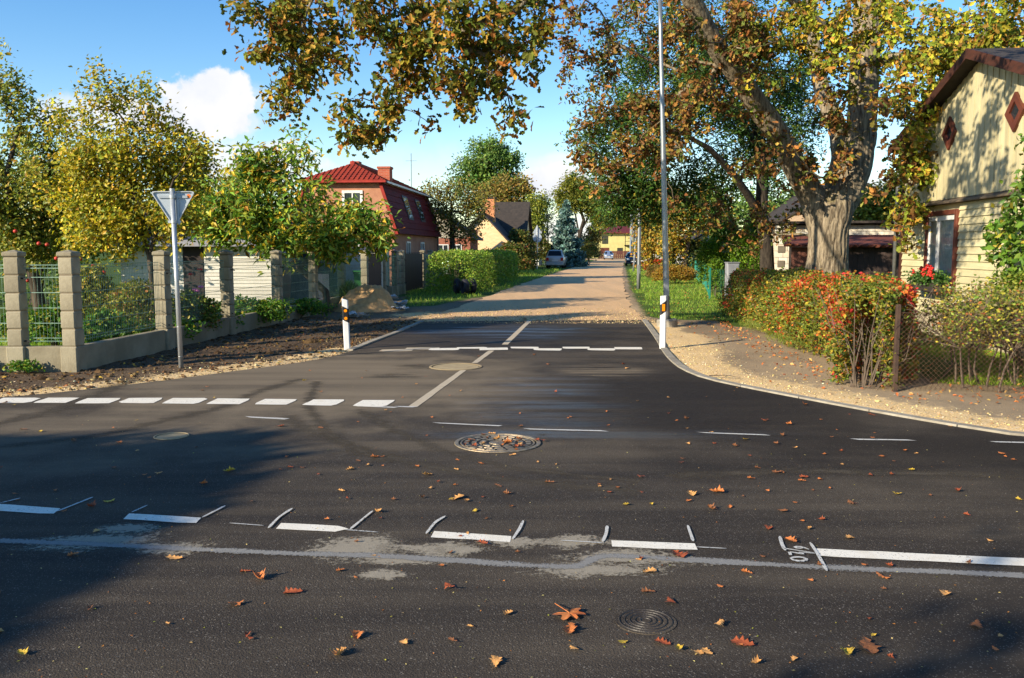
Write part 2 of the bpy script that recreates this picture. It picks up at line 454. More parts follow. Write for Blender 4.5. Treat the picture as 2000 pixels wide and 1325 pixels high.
def masks(P):
    n = len(P)
    dl, dr = dist_poly(P, LEFT_S[:]), dist_poly(P, RIGHT_S)
    inroad = in_poly(P, ROAD_POLY)
    rightside = P[:, 0] > 1.5
    w = 1.15 + .3 * vnoise(P, .8, 3)
    sand = np.where(rightside & (P[:, 1] < 21), np.clip(1.25 - dr / w, 0, 1), 0)
    sand = np.maximum(sand, np.where(rightside, np.clip(.66 - dr / 3.6, 0, 1) * (P[:, 1] < 17), 0))
    wl = .72 + .35 * vnoise(P, .6, 5) + .35 * np.clip((-P[:, 0] - 5) / 3, 0, 1.2)
    sand = np.maximum(sand, np.where(~rightside & (P[:, 1] < 15.5), np.clip(1.35 - dl / wl, 0, 1) * .95, 0))
    sand = np.maximum(sand, np.clip(.9 - np.hypot((P[:, 0] + 2.2) / 2.2, (P[:, 1] - 23.5) / 2.2), 0, 1) * 1.1)
    turf = np.zeros(n)
    for poly in (TURF_R, TURF_L, GARDEN_L, GARDEN_R):
        d = dist_poly(P, poly, True); s = np.where(in_poly(P, poly), d, -d)
        turf = np.maximum(turf, np.clip(.5 + s * 1.1, 0, 1))
    far = (P[:, 1] > 60) & (np.abs(P[:, 0] - .12 * P[:, 1]) > 8)
    turf = np.where(far, np.maximum(turf, .7), turf)
    near_l = (P[:, 1] < 15) & (P[:, 0] < -7.0)
    tone = np.where(rightside, .78 + .3 * vnoise(P, .5, 9), np.clip(.02 + .18 * vnoise(P, .6, 4) + .35 * np.clip((P[:, 1] - 19) / 4, 0, 1), 0, 1))
    z = -.018 + np.zeros(n)
    dd = np.minimum(dl, dr)
    bumps = .018 + .022 * fbm(P, 2.2, 4, 1) + np.where(rightside, .2, 1.0) * .030 * np.abs(fbm(P, 7, 3, 2))
    z += np.where(inroad, -.02, bumps * np.clip(dd / .35, 0, 1))
    gr = in_poly(P, [tuple(p) for p in GRAV_L] + [tuple(p) for p in GRAV_R][::-1] + [])
    z = np.where(P[:, 1] > 20.8, np.where(gr, -.03, z), z)
    return sand, turf, tone, z
def ground_grid(x0, x1, y0, y1, st):
    xs = np.arange(x0, x1 + 1e-6, st); ys = np.arange(y0, y1 + 1e-6, st)
    X, Y = np.meshgrid(xs, ys); P = np.stack([X.ravel(), Y.ravel()], 1)
    nx, ny = len(xs), len(ys)
    i = (np.arange(ny - 1)[:, None] * nx + np.arange(nx - 1)[None, :]).ravel()
    return P, np.stack([i, i + 1, i + nx + 1, i + nx], 1)
P, F = ground_grid(-19, 15, 4.5, 32, .12)
sand, turf, tone, z = masks(P)
mesh_np('ground', np.column_stack([P, z]), [F], M_GROUND, smooth=True, kind='structure', attrs={'sand': sand, 'turf': turf, 'tone': tone})
P, F = ground_grid(-40, 60, 32, 180, .8)
sand, turf, tone, z = masks(P)
mesh_np('ground', np.column_stack([P, np.minimum(z, -.012)]), [F], M_GROUND, smooth=True, kind='structure', attrs={'sand': sand, 'turf': turf, 'tone': tone})
far = [(-3000, -1500), (3000, -1500), (3000, 4500), (-3000, 4500)]
V = [(x, y, -.075) for x, y in far]
mesh_np('terrain', V, [np.array([[0, 1, 2, 3]])], M_GROUND, kind='structure', attrs={'sand': [0] * 4, 'turf': [1] * 4, 'tone': [.3] * 4})

# gravel street beyond the new asphalt
def gravel():
    t = Nt('gravel')
    st = t.map((1.4, .12, 1), (0, 0, rad(7)))
    tr = t.noise(1.0, 5, .6, st)
    c = t.mix(t.step(tr, .35, .65), (.72, .43, .205), (.57, .355, .18))
    c = t.mix(t.math('MULTIPLY', t.noise(30, 4, .7), .55), c, (.66, .48, .29))
    p = t.voro(38); s = t.n('ShaderNodeSeparateColor'); t.l(p, s.inputs[0])
    c = t.mix(t.math('MULTIPLY', t.step(s.outputs[0], .85, .93), .5), c, (.55, .47, .37))
    c = t.mix(t.math('MULTIPLY', t.step(s.outputs[1], .90, .95), .4), c, (.13, .10, .08))
    nb = t.bump(t.math('ADD', t.noise(40, 5, .7), t.noise(5, 4, .6)), .3, .015)
    return t.done(t.bsdf(c, .95, 0.0, nb, .06))
M_GRAV = gravel()
gl, gr_ = smooth_line(GRAV_L + [(12.2, 130), (14.8, 150), (13.5, 163), (-20, 168)], .5, 2), smooth_line(GRAV_R + [(17.2, 125), (19.8, 152), (24, 160), (60, 160)], .5, 2)
gl[:, 0] += .22 * fbm(gl, .9, 3, 3); gr_[:, 0] += .22 * fbm(gr_, .9, 3, 6)
start = [tuple(G(1262, 625.6))[:2], tuple(G(815, 625.6))[:2]]
gpoly = [tuple(p) for p in gl] + [(-20, 173), (60, 170)] + [tuple(p) for p in gr_[::-1]]
flat_sheet('gravel_road', gpoly, -.006, M_GRAV, kind='structure')

# kerb stones -------------------------------------------------------------
M_KERB = plain('kerb_concrete', S(170, 163, 148), S(140, 132, 118), 6, .85, .4, 60)
M_CONC = plain('old_concrete', S(140, 128, 106), S(108, 98, 82), 2.2, .9, .5, 45)
def kerb_run(line, side, s0, s1, label=None):
    q = smooth_line(line, .1, 4)
    L = np.concatenate([[0], np.cumsum(np.linalg.norm(np.diff(q, axis=0), axis=1))])
    root = bpy.data.objects.new('kerb', None); link(root); root['kind'] = 'structure'
    s = s0
    while s < min(s1, L[-1] - .05):
        e = min(s + .97, L[-1])
        mid = [np.interp(k, L, q[:, 0]) for k in (s, (s + e) / 2, e)], [np.interp(k, L, q[:, 1]) for k in (s, (s + e) / 2, e)]
        pts = np.stack(mid, 1); d = np.gradient(pts, axis=0); d /= np.linalg.norm(d, axis=1)[:, None]
        nrm = np.stack([-d[:, 1], d[:, 0]], 1) * side
        zt = .022 + rng.uniform(-.004, .004)
        a, b = pts, pts + nrm * .125
        V = [(*p, -.08) for p in a] + [(*p, -.08) for p in b] + [(*(p + n * .006), zt) for p, n in zip(a, nrm)] + [(*(p - n * .006), zt) for p, n in zip(b, nrm)]
        mb = MB(); fs = []
        for i in (0, 1): fs += [(6 + i, 7 + i, 10 + i, 9 + i), (i, i + 1, 7 + i, 6 + i), (3 + i, 9 + i, 10 + i, 4 + i)]
        fs += [(0, 6, 9, 3), (2, 5, 11, 8)]
        if side < 0: fs = fs
        mb.add(V, fs); mb.build('kerb_stone', M_KERB, root)
        s = e + .012
    return root
kerb_run(RIGHT_EDGE[:-2], 1, .1, 14.5)
kerb_run(LEFT_EDGE[11:], 1, 0.0, 30)

# painted markings ----------------------------------------------------------
def paint_mat(name, c, wear=.45):
    t = Nt(name)
    w = t.noise(75, 4, .7); w2 = t.noise(6, 5, .65)
    c = t.mix(t.step(w2, .45, .75, 0, .5), c, tuple(x * f for x, f in zip(c, (.72, .66, .56))))
    sh = t.bsdf(c, .75, 0.0, t.bump(t.noise(150, 3, .6), .5, .004), .3)
    tr = t.n('ShaderNodeBsdfTransparent'); mx = t.n('ShaderNodeMixShader')
    t.l(t.step(t.math('ADD', w, t.math('MULTIPLY', w2, .35)), wear - .02, wear + .09), mx.inputs[0])
    t.l(tr.outputs[0], mx.inputs[1]); t.l(sh, mx.inputs[2])
    return t.done(mx.outputs[0])
M_PAINT = paint_mat('white_paint', (.80, .75, .64), .49)
M_PAINT_OLD = paint_mat('dusty_paint', (.50, .42, .30), .44)
M_CHALK = paint_mat('spray_chalk', (.56, .55, .51), .52)
marks = bpy.data.objects.new('road_markings', None); link(marks); marks['kind'] = 'structure'
MARKS_N = [0]
def quad_mark(name, pix, mat=None, z=.004):
    MARKS_N[0] += 1; z += .00012 * (MARKS_N[0] % 24)
    V = [tuple(G(x, y, 0))[:2] for x, y in pix]
    # rough-edged plate of paint, 2 mm thick
    q = resample([*V, V[0]], .12)[:-1]
    q = q + rng.normal(0, .0025, q.shape)
    o = flat_sheet(name, [tuple(p) for p in q], z, mat or M_PAINT, marks); return o
def Z(ox, oy, k, *pts): return [(ox + x / k, oy + y / k) for x, y in pts]
quad_mark('lane_dash', [(-60, 981), (118, 994), (103, 1006), (-60, 995)])
quad_mark('lane_dash', [(252, 1004), (399, 1013), (381, 1024), (240, 1015)])
quad_mark('lane_dash', [(549, 1022.5), (686, 1030), (674, 1041), (536, 1034)])
quad_mark('lane_dash', [(847, 1039), (1003, 1049), (1001, 1060), (839, 1051)])
quad_mark('lane_dash', [(1194, 1057), (1360, 1063), (1362, 1076), (1193, 1069)])
quad_mark('lane_line', [(1592, 1073), (2000, 1092), (3600, 1166), (3600, 1186), (2000, 1107), (1599, 1088)])
k = 2.857
for a in (((20, 508), (235, 508), (160, 537), (-60, 537)), ((270, 508), (450, 508), (365, 537), (175, 537)), ((490, 510), (688, 510), (605, 540), (408, 540)),
          ((720, 510), (920, 508), (850, 540), (650, 537)), ((965, 510), (1170, 510), (1095, 543), (895, 540)), ((1215, 512), (1405, 514), (1335, 545), (1145, 543)),
          ((1480, 515), (1668, 517), (1595, 548), (1412, 545)), ((1750, 518), (1933, 518), (1865, 553), (1680, 550))):
    quad_mark('give_way_block', Z(0, 600, k, *a))
quad_mark('give_way_block', [(708.7, 782.5), (773, 782.5), (752, 795.6), (685.5, 795)])
k = 2.667
for a in (((1060, 262), (1205, 262), (1205, 272), (1060, 270)), ((1180, 270), (1325, 270), (1325, 282), (1180, 280)), ((1330, 262), (1470, 262), (1470, 272), (1330, 272)),
          ((1460, 270), (1605, 270), (1605, 282), (1460, 280)), ((1600, 264), (1745, 264), (1745, 276), (1600, 275)), ((900, 268), (1045, 266), (1045, 278), (895, 280)),
          ((780, 265), (940, 263), (930, 272), (775, 272)), ((640, 270), (800, 268), (785, 280), (630, 280))):
    quad_mark('ramp_block', Z(600, 580, k, *a))
for a in (((520, 266), (690, 264), (680, 275), (505, 276)), ((390, 276), (560, 272), (540, 284), (370, 286))):
    quad_mark('ramp_block', Z(600, 580, k, *a), M_PAINT_OLD)
for a in (((528, 572), (575, 575), (832, 382), (800, 382)), ((855, 347), (885, 347), (975, 281), (945, 281)), ((1012, 250), (1045, 250), (1172, 122), (1150, 122))):
    quad_mark('centre_line', Z(600, 580, k, *a), M_PAINT_OLD)
for pix in (((478, 814), (565, 818), (565, 821), (478, 816)), ((843, 826), (985, 832), (985, 834), (843, 827.5)), ((1360, 845), (1508, 850), (1508, 852), (1360, 846.5)),
            ((700, 793), (780, 796), (780, 798), (700, 795)), ((770, 794), (818, 795), (818, 797), (770, 796)), ((1020, 838), (1190, 842), (1190, 844), (1020, 840)), ((1660, 858), (1790, 860), (1790, 862), (1660, 860)), ((1930, 863), (2060, 866), (2060, 868), (1930, 865))):
    quad_mark('guide_line', pix, M_CHALK)
def stroke(pts, w, name='spray_mark', z=.0085, mat=None):
    q = smooth_line([tuple(G(x, y))[:2] for x, y in pts], .03, 2)
    d = np.gradient(q, axis=0); d /= np.linalg.norm(d, axis=1)[:, None]; n = np.stack([-d[:, 1], d[:, 0]], 1)
    s = np.linspace(0, 1, len(q)); ww = w * .5 * (1 + .25 * vnoise(q, 9, 2))[:, None] * (np.clip(np.minimum(s, 1 - s) * 12, .35, 1))[:, None]
    V = np.concatenate([q + n * ww, q - n * ww]); m = len(q)
    i = np.arange(m - 1)
    return mesh_np(name, np.column_stack([V, np.full(len(V), z)]), [np.stack([i + m, i + m + 1, i + 1, i], 1)], mat or M_CHALK, marks)
for pts in ([(112, 1001), (182, 973)], [(0, 985), (40, 975)], [(257, 1003), (288, 989)], [(395, 1013), (440, 990)], [(524, 1034), (545, 1012), (571, 995)], [(684, 1036), (728, 1000)],
            [(832, 1045), (850, 1022), (870, 1010)], [(1001, 1056), (1015, 1035), (1022, 1019)], [(1177, 1061), (1184, 1045), (1186, 1029)], [(1354, 1060), (1347, 1040), (1343, 1028)],
            [(1534, 1078), (1527, 1066), (1523, 1050)], [(1582, 1062), (1596, 1083), (1615, 1118)]): stroke(pts, .019)
for pts in ([(448, 1024), (515, 1029)], [(674, 1037), (738, 1042)], [(1095, 1058), (1180, 1063)], [(1360, 1071), (1419, 1074)], [(1527, 1073), (1592, 1083)], [(1560, 1081), (1592, 1084)]): stroke(pts, .013)
# the sprayed figures beside the long line: 0, 2 and 6, lying on their side
stroke([(1543, 1093), (1546, 1097), (1560, 1100), (1575, 1099), (1580, 1095), (1572, 1091), (1556, 1089.5), (1545, 1091), (1543, 1093)], .022, 'sprayed_zero')
stroke([(1542, 1081), (1543, 1084), (1544, 1087)], .05, 'sprayed_two')
stroke([(1543, 1080.5), (1555, 1082), (1570, 1087), (1577, 1085), (1570, 1082.5), (1560, 1082)], .02, 'sprayed_two')
stroke([(1580, 1076), (1566, 1070), (1553, 1069), (1547, 1071), (1552, 1074), (1566, 1075), (1570, 1073)], .022, 'sprayed_six')

# grey joint sealant across the main road, and dried slurry beside it
def crumbly(name, c, lo, scale=28):
    t = Nt(name)
    f = t.math('ADD', t.math('MULTIPLY', t.noise(scale, 6, .72), .65), t.math('MULTIPLY', t.noise(4.5, 5, .6, t.map((.6, 1.6, 1), (0, 0, rad(-9)))), .35))
    e = t.attr('edge')
    sh = t.bsdf(t.mix(t.noise(30, 6, .7), tuple(x * .55 for x in c), c), .9, 0.0, t.bump(t.noise(140, 3, .6), .6, .006), .2)
    tr = t.n('ShaderNodeBsdfTransparent'); mx = t.n('ShaderNodeMixShader')
    t.l(t.step(t.math('ADD', f, t.math('MULTIPLY', e, .28)), lo - .02, lo + .13), mx.inputs[0]); t.l(tr.outputs[0], mx.inputs[1]); t.l(sh, mx.inputs[2])
    return t.done(mx.outputs[0])
M_SEAL = crumbly('joint_sealant', (.30, .29, .27), .52, 60)
M_SLURRY = crumbly('dried_slurry', (.38, .33, .25), .55)
M_DUST = crumbly('wheel_dust', (.105, .086, .062), .70, 120)
def ribbon(name, pts, w, mat, z):
    q = smooth_line([tuple(G(x, y))[:2] for x, y in pts], .05, 2)
    d = np.gradient(q, axis=0); d /= np.linalg.norm(d, axis=1)[:, None]; n = np.stack([-d[:, 1], d[:, 0]], 1)
    ww = (w * .5 * (1 + .22 * fbm(q, 3.0, 3, 2)))[:, None]
    V = np.concatenate([q + n * ww, q, q - n * ww]); m = len(q); i = np.arange(m - 1)
    e = np.concatenate([np.zeros(m), np.ones(m), np.zeros(m)])
    return mesh_np(name, np.column_stack([V, np.full(len(V), z)]), [np.stack([i + m, i + m + 1, i + 1, i], 1), np.stack([i + 2 * m, i + 2 * m + 1, i + m + 1, i + m], 1)], mat, marks, attrs={'edge': e})
ribbon('joint_strip', [(-1500, 1020), (-250, 1052), (-20, 1057), (150, 1063), (350, 1073), (560, 1082), (760, 1088), (900, 1097), (1050, 1107), (1115, 1109), (1143, 1105), (1153, 1092), (1180, 1086), (1250, 1089), (1400, 1098), (1600, 1109), (1800, 1117), (2000, 1126), (2300, 1142), (3500, 1200)], .10, M_SEAL, .0045)
def splat(cx, cy, rx, ry, mat, z=.0022):
    c = G(cx, cy); a = np.linspace(0, 2 * math.pi, 40, endpoint=False)
    sx = abs((G(cx + rx, cy) - c).x); sy = abs((G(cx, cy - ry) - G(cx, cy + ry)).y) / 2
    r = 1 + .3 * vnoise(np.stack([np.cos(a) * 2 + cx, np.sin(a) * 2 + cy], 1), 1.0)
    V = [(c.x, c.y, z)] + [(c.x + sx * r_ * math.cos(t), c.y + sy * r_ * math.sin(t), z) for r_, t in zip(r, a)]
    F = [(0, i + 1, (i + 1) % 40 + 1) for i in range(40)]
    mesh_np('slurry_stain' if mat is M_SLURRY else 'dust_stain', V, [np.array(F)], mat, marks, attrs={'edge': [1.0] + [0.0] * 40})
for i, a in enumerate(((190, 1058, 150, 24), (255, 1032, 70, 14), (330, 1070, 120, 18), (690, 1068, 130, 32), (770, 1095, 110, 16), (850, 1072, 120, 18), (905, 1075, 60, 12), (1110, 1060, 110, 16), (1160, 1115, 150, 22), (745, 1125, 60, 14), (1000, 1060, 100, 12), (1240, 1090, 160, 22))):
    splat(*a, M_SLURRY, .0015 + .0002 * i)
for i, a in enumerate(((820, 716, 130, 14), (760, 735, 150, 14), (890, 705, 90, 6), (700, 690, 120, 7), (1060, 850, 40, 8), (330, 855, 60, 10))):
    splat(*a, M_DUST, .0015 + .0002 * i)
for ti, (pts, w) in enumerate((([(560, 812), (600, 840), (680, 870), (800, 905), (980, 935), (1250, 960)], .30), ([(700, 800), (760, 835), (860, 880), (1000, 915), (1250, 940)], .22), ([(400, 700), (300, 725), (120, 800), (-100, 850)], .4), ([(590, 740), (520, 760), (420, 800), (200, 850), (-50, 880)], .3), ([(1300, 930), (1600, 920), (2100, 935)], .35), ([(620, 745), (600, 790), (640, 850), (760, 905)], .22))):
    ribbon('wheel_track', pts, w * 2.2, M_DUST, .0006 + .00015 * ti)
# ------------------------------------------------------------------ vegetation kit
M_LEAF = leaf_mat('leaf')
M_LEAF_DRY = leaf_mat('dry_leaf', .22, .7, .2)
M_NEEDLE = leaf_mat('needle', .1, .6, .2)
def bark_mat(name, a, b, sc=14, moss=None):
    t = Nt(name)
    v = t.map((1, 1, .16))
    n = t.noise(sc, 6, .65, v, dist=.6)
    c = t.mix(t.step(n, .36, .62), a, b)
    c = t.mix(t.math('MULTIPLY', t.noise(60, 3, .6), .35), c, tuple(x * .5 for x in a))
    if moss:
        nz = t.n('ShaderNodeNewGeometry'); s = t.n('ShaderNodeSeparateXYZ'); t.l(nz.outputs['Normal'], s.inputs[0])
        f = t.math('MULTIPLY', t.step(t.math('ADD', s.outputs[2], t.math('MULTIPLY', t.math('SUBTRACT', t.noise(5, 4, .6), .5), 1.2)), .25, .75), .75)
        c = t.mix(f, c, moss)
    return t.done(t.bsdf(c, .92, 0.0, t.bump(n, .8, .03), .15))
M_BARK = bark_mat('grey_bark', (.045, .036, .027), (.13, .105, .078))
M_OAKBARK = bark_mat('oak_bark', (.10, .078, .054), (.36, .295, .205), 16, (.13, .115, .030))
M_DARKBARK = bark_mat('dark_bark', (.025, .020, .016), (.07, .056, .043))
M_TWIG = plain('hedge_twig', (.15, .115, .085), (.085, .06, .045), 8, .9)
M_LICHEN = plain('lichen_twig', (.46, .32, .045), (.30, .24, .08), 8, .9)

# leaf shapes: (verts, tris), length along +y
def fold(pts, tris): return np.array(pts, float), np.array(tris)
LEAF_DIA = fold([(0, 0, 0), (.30, .45, .08), (0, 1, -.05), (-.30, .45, .08)], [(0, 1, 2), (0, 2, 3)])
LEAF_LONG = fold([(0, 0, 0), (.19, .40, .06), (0, 1, -.12), (-.19, .40, .06)], [(0, 1, 2), (0, 2, 3)])
LEAF_OAK = fold([(0, 0, 0), (.17, .18, .02), (.12, .34, .03), (.33, .55, .09), (.20, .66, .03), (.24, .86, .04), (0, 1, -.10), (-.24, .86, .05), (-.20, .66, .02), (-.33, .55, .07), (-.12, .34, .03), (-.17, .18, .03), (0, .55, -.04)],
                [(12, i, i + 1) for i in range(0, 11)] + [(12, 11, 0)])
LEAF_TRI = fold([(-.28, 0, 0), (.28, 0, 0), (0, 1, 0)], [(0, 1, 2)])
LEAF_BLADE = fold([(-.06, 0, 0), (.06, 0, 0), (.1, 1, .25)], [(0, 1, 2)])

def pal(cols, n, r, jit=.22):
    """colours for n leaves: list of (sRGB triple, weight)"""
    c = np.array([S(*x[0]) for x in cols]); w = np.array([x[1] for x in cols], float)
    k = r.choice(len(c), n, p=w / w.sum())
    c = c * np.array([.90, 1.0, .95])
    return np.clip(c[k] * (1 + r.normal(0, jit, (n, 1))) * (1 + r.normal(0, .06, (n, 3))), .004, .9)
def leaves(name, P, size, cols, tpl, mat, parent, r, up=.5, droop=.4, facing=None, upright=0.0):
    n = len(P); V, T = tpl
    size = np.broadcast_to(np.asarray(size, float), (n,)) * r.uniform(.65, 1.25, n)
    nm = r.normal(0, 1, (n, 3)); nm /= np.linalg.norm(nm, axis=1)[:, None]
    nm = nm * .8 + np.array([0, 0, up]) + (0 if facing is None else np.asarray(facing)); nm /= np.linalg.norm(nm, axis=1)[:, None]
    d = r.normal(0, 1, (n, 3)); d[:, 2] = d[:, 2] * .5 - droop + upright
    d -= nm * (d * nm).sum(1)[:, None]; d /= np.linalg.norm(d, axis=1)[:, None] + 1e-9
    x = np.cross(d, nm)
    q = V[None] * size[:, None, None]
    A = P[:, None, :] + q[:, :, 0:1] * x[:, None] + q[:, :, 1:2] * d[:, None] + q[:, :, 2:3] * nm[:, None]
    F = (T[None] + (np.arange(n) * len(V))[:, None, None]).reshape(-1, 3)
    return mesh_np(name, A.reshape(-1, 3), [F], mat, parent, col=np.repeat(cols, len(V), 0), kind='stuff')

def ell(c, rr, n, r, shell=.45):
    d = r.normal(0, 1, (n, 3)); d /= np.linalg.norm(d, axis=1)[:, None]
    k = (shell + (1 - shell) * r.random(n) ** .6) if shell else r.random(n) ** .33
    return np.asarray(c) + d * k[:, None] * np.asarray(rr)

def grow(trunks, att, r, seg=.35, tip=.006, power=.5, lift=.10, jit=.10, wind=1.0):
    """branches from the trunks' nodes out to every attractor; returns chains [(points, radii)] and the chains' tips"""
    pos, par, rr, fixed, chains = [], [], [], [], []
    for pts, rad_ in trunks:
        pts = np.asarray(pts, float); prev = -1
        if pos:
            prev = int(np.argmin(np.linalg.norm(np.array(pos) - pts[0], axis=1)))
        for p, q in zip(pts, rad_):
            pos.append(p); par.append(prev); rr.append(q); fixed.append(True); prev = len(pos) - 1
    att = np.asarray(att, float)
    T = np.array(pos)
    dmin = np.array([np.min(np.linalg.norm(T - a, axis=1)) for a in att])
    buf = np.zeros((len(pos) + len(att) * 40 + 10, 3)); buf[:len(pos)] = T; cnt = len(pos)
    tips = []
    for i in np.argsort(dmin):
        a = att[i]
        v = buf[:cnt] - a; L = np.linalg.norm(v, axis=1)
        cost = L + .55 * np.maximum(0, v[:, 2]) * wind
        j = int(np.argmin(cost)); p0 = buf[j].copy(); dist = L[j]
        if dist < .03: continue
        m = int(min(38, max(2, round(dist / seg))))
        mid = (p0 + a) / 2 + r.normal(0, jit * dist, 3) + np.array([0, 0, lift * dist])
        t = np.linspace(0, 1, m + 1)[1:, None]
        c = (1 - t) ** 2 * p0 + 2 * t * (1 - t) * mid + t ** 2 * a
        c[:-1] += r.normal(0, .06 * dist / m, (m - 1, 3))
        idx = [j]; prev = j
        for q in c:
            buf[cnt] = q; pos.append(q); par.append(prev); rr.append(0); fixed.append(False); prev = cnt; idx.append(cnt); cnt += 1
        chains.append(idx); tips.append(idx)
    nt = np.zeros(cnt)
    for idx in chains: nt[idx[-1]] += 1
    for k in range(cnt - 1, -1, -1):
        if par[k] >= 0: nt[par[k]] += nt[k]
    R = np.array([rr[k] if fixed[k] else tip * max(nt[k], 1) ** power for k in range(cnt)])
    out = []
    for idx in chains:
        q = R[idx].copy(); q[0] = min(q[0], q[1] * 1.25)
        out.append((buf[idx].copy(), q))
    return out
def limb_mesh(mb, pts, rs, n):
    mb.tube(pts, list(rs), n, cap=False)
def tree(name, label, base, trunks, att, cols, leaf, size, n_per, r, group=None, cat='tree', mat=None, bark=None, spread=.22, seg=.35, tip=.006, lift=.1, up=.5, droop=.4, jit_c=.22, along=.6, extra_trunk=None, clump=None, power=.5, jit=.10, trunk_sides=10, facing=None):
    base = np.array(base, float)
    root = thing(name, label, cat, tuple(base), 0, group)
    tr = [(np.asarray(p, float), q) for p, q in trunks]
    ch = grow(tr, att, r, seg, tip, power, lift, jit)
    mb = MB()
    if extra_trunk is None:
        for p, q in tr: mb.tube(p - base, q, trunk_sides, cap=False)
    for p, q in ch:
        s = 3 if q.max() < .02 else 5 if q.max() < .06 else 8
        mb.tube(p - base, q, s, cap=False)
    if extra_trunk: extra_trunk(root, base)
    mb.build('branches' if extra_trunk else 'trunk', bark or M_BARK, root, smooth=True)
    pts = []; ci = []
    tone = r.normal(0, .16, len(ch))
    for k, (p, q) in enumerate(ch):
        m = n_per if np.isscalar(n_per) else n_per[k]
        m = max(1, int(m * r.uniform(.6, 1.4)))
        u = 1 - r.random(m) ** 1.3 * along
        f = u * (len(p) - 1); i = np.minimum(f.astype(int), len(p) - 2); w = (f - i)[:, None]
        pts.append(p[i] * (1 - w) + p[i + 1] * w + r.normal(0, spread, (m, 3))); ci.append(np.full(m, k))
    P = np.concatenate(pts); ci = np.concatenate(ci)
    c = pal(cols, len(P), r, jit_c) if not callable(cols) else cols(P, r)
    c = np.clip(c * (1 + tone[ci])[:, None], .004, .9)
    P[:, 2] = np.maximum(P[:, 2], .03)
    leaves('crown', P - base, size, c, leaf, mat or M_LEAF, root, r, up, droop, facing)
    return root
def bush(name, label, base, rr, n, cols, size, r, leaf=LEAF_DIA, group=None, cat='bush', stems=14, mat=None, up=.4, droop=.1, shell=.6, stem_mat=None, lumps=.25, clumpc=0.0, upright=0.0, tag_parent=None):
    """a bushy plant: leaves through an uneven volume on a bunch of stems"""
    base = np.array(base, float); root = thing(name, label, cat, tuple(base), 0, group)
    d = r.normal(0, 1, (n, 3)); d /= np.linalg.norm(d, axis=1)[:, None]; d[:, 2] = np.where(d[:, 2] < -.55, -d[:, 2], d[:, 2])
    k = shell + (1 - shell) * r.random(n) ** .7
    k = k * (1 + lumps * vnoise(d * 1.6 + base[:3] * .37, 1.3, 1) + .5 * lumps * vnoise(d * 3 + 5, 1.7, 2))
    P = d * k[:, None] * np.array(rr) + np.array([0, 0, rr[2] * .92])
    P[:, 2] = np.maximum(P[:, 2], .02)
    c = pal(cols, n, r) if not callable(cols) else cols(P + base, r)
    c = c * (1 + .22 * vnoise(P, 2.2, 3))[:, None]
    leaves('foliage', P, size, np.clip(c, .004, .9), leaf, mat or M_LEAF, root, r, up, droop, upright=upright)
    mb = MB()
    for _ in range(stems):
        a = r.uniform(0, 6.28); e = np.array([math.cos(a) * rr[0], math.sin(a) * rr[1], 0]) * r.uniform(.15, .75)
        b = e * .2; top = e + np.array([0, 0, rr[2] * r.uniform(1.0, 1.7)])
        mb.tube([tuple(b), tuple((b + top) / 2 + r.normal(0, .06, 3) * rr[2]), tuple(top)], [.012, .008, .004], 3, cap=False)
    if stems: mb.build('stems', stem_mat or M_TWIG, root, kind='stuff')
    return root
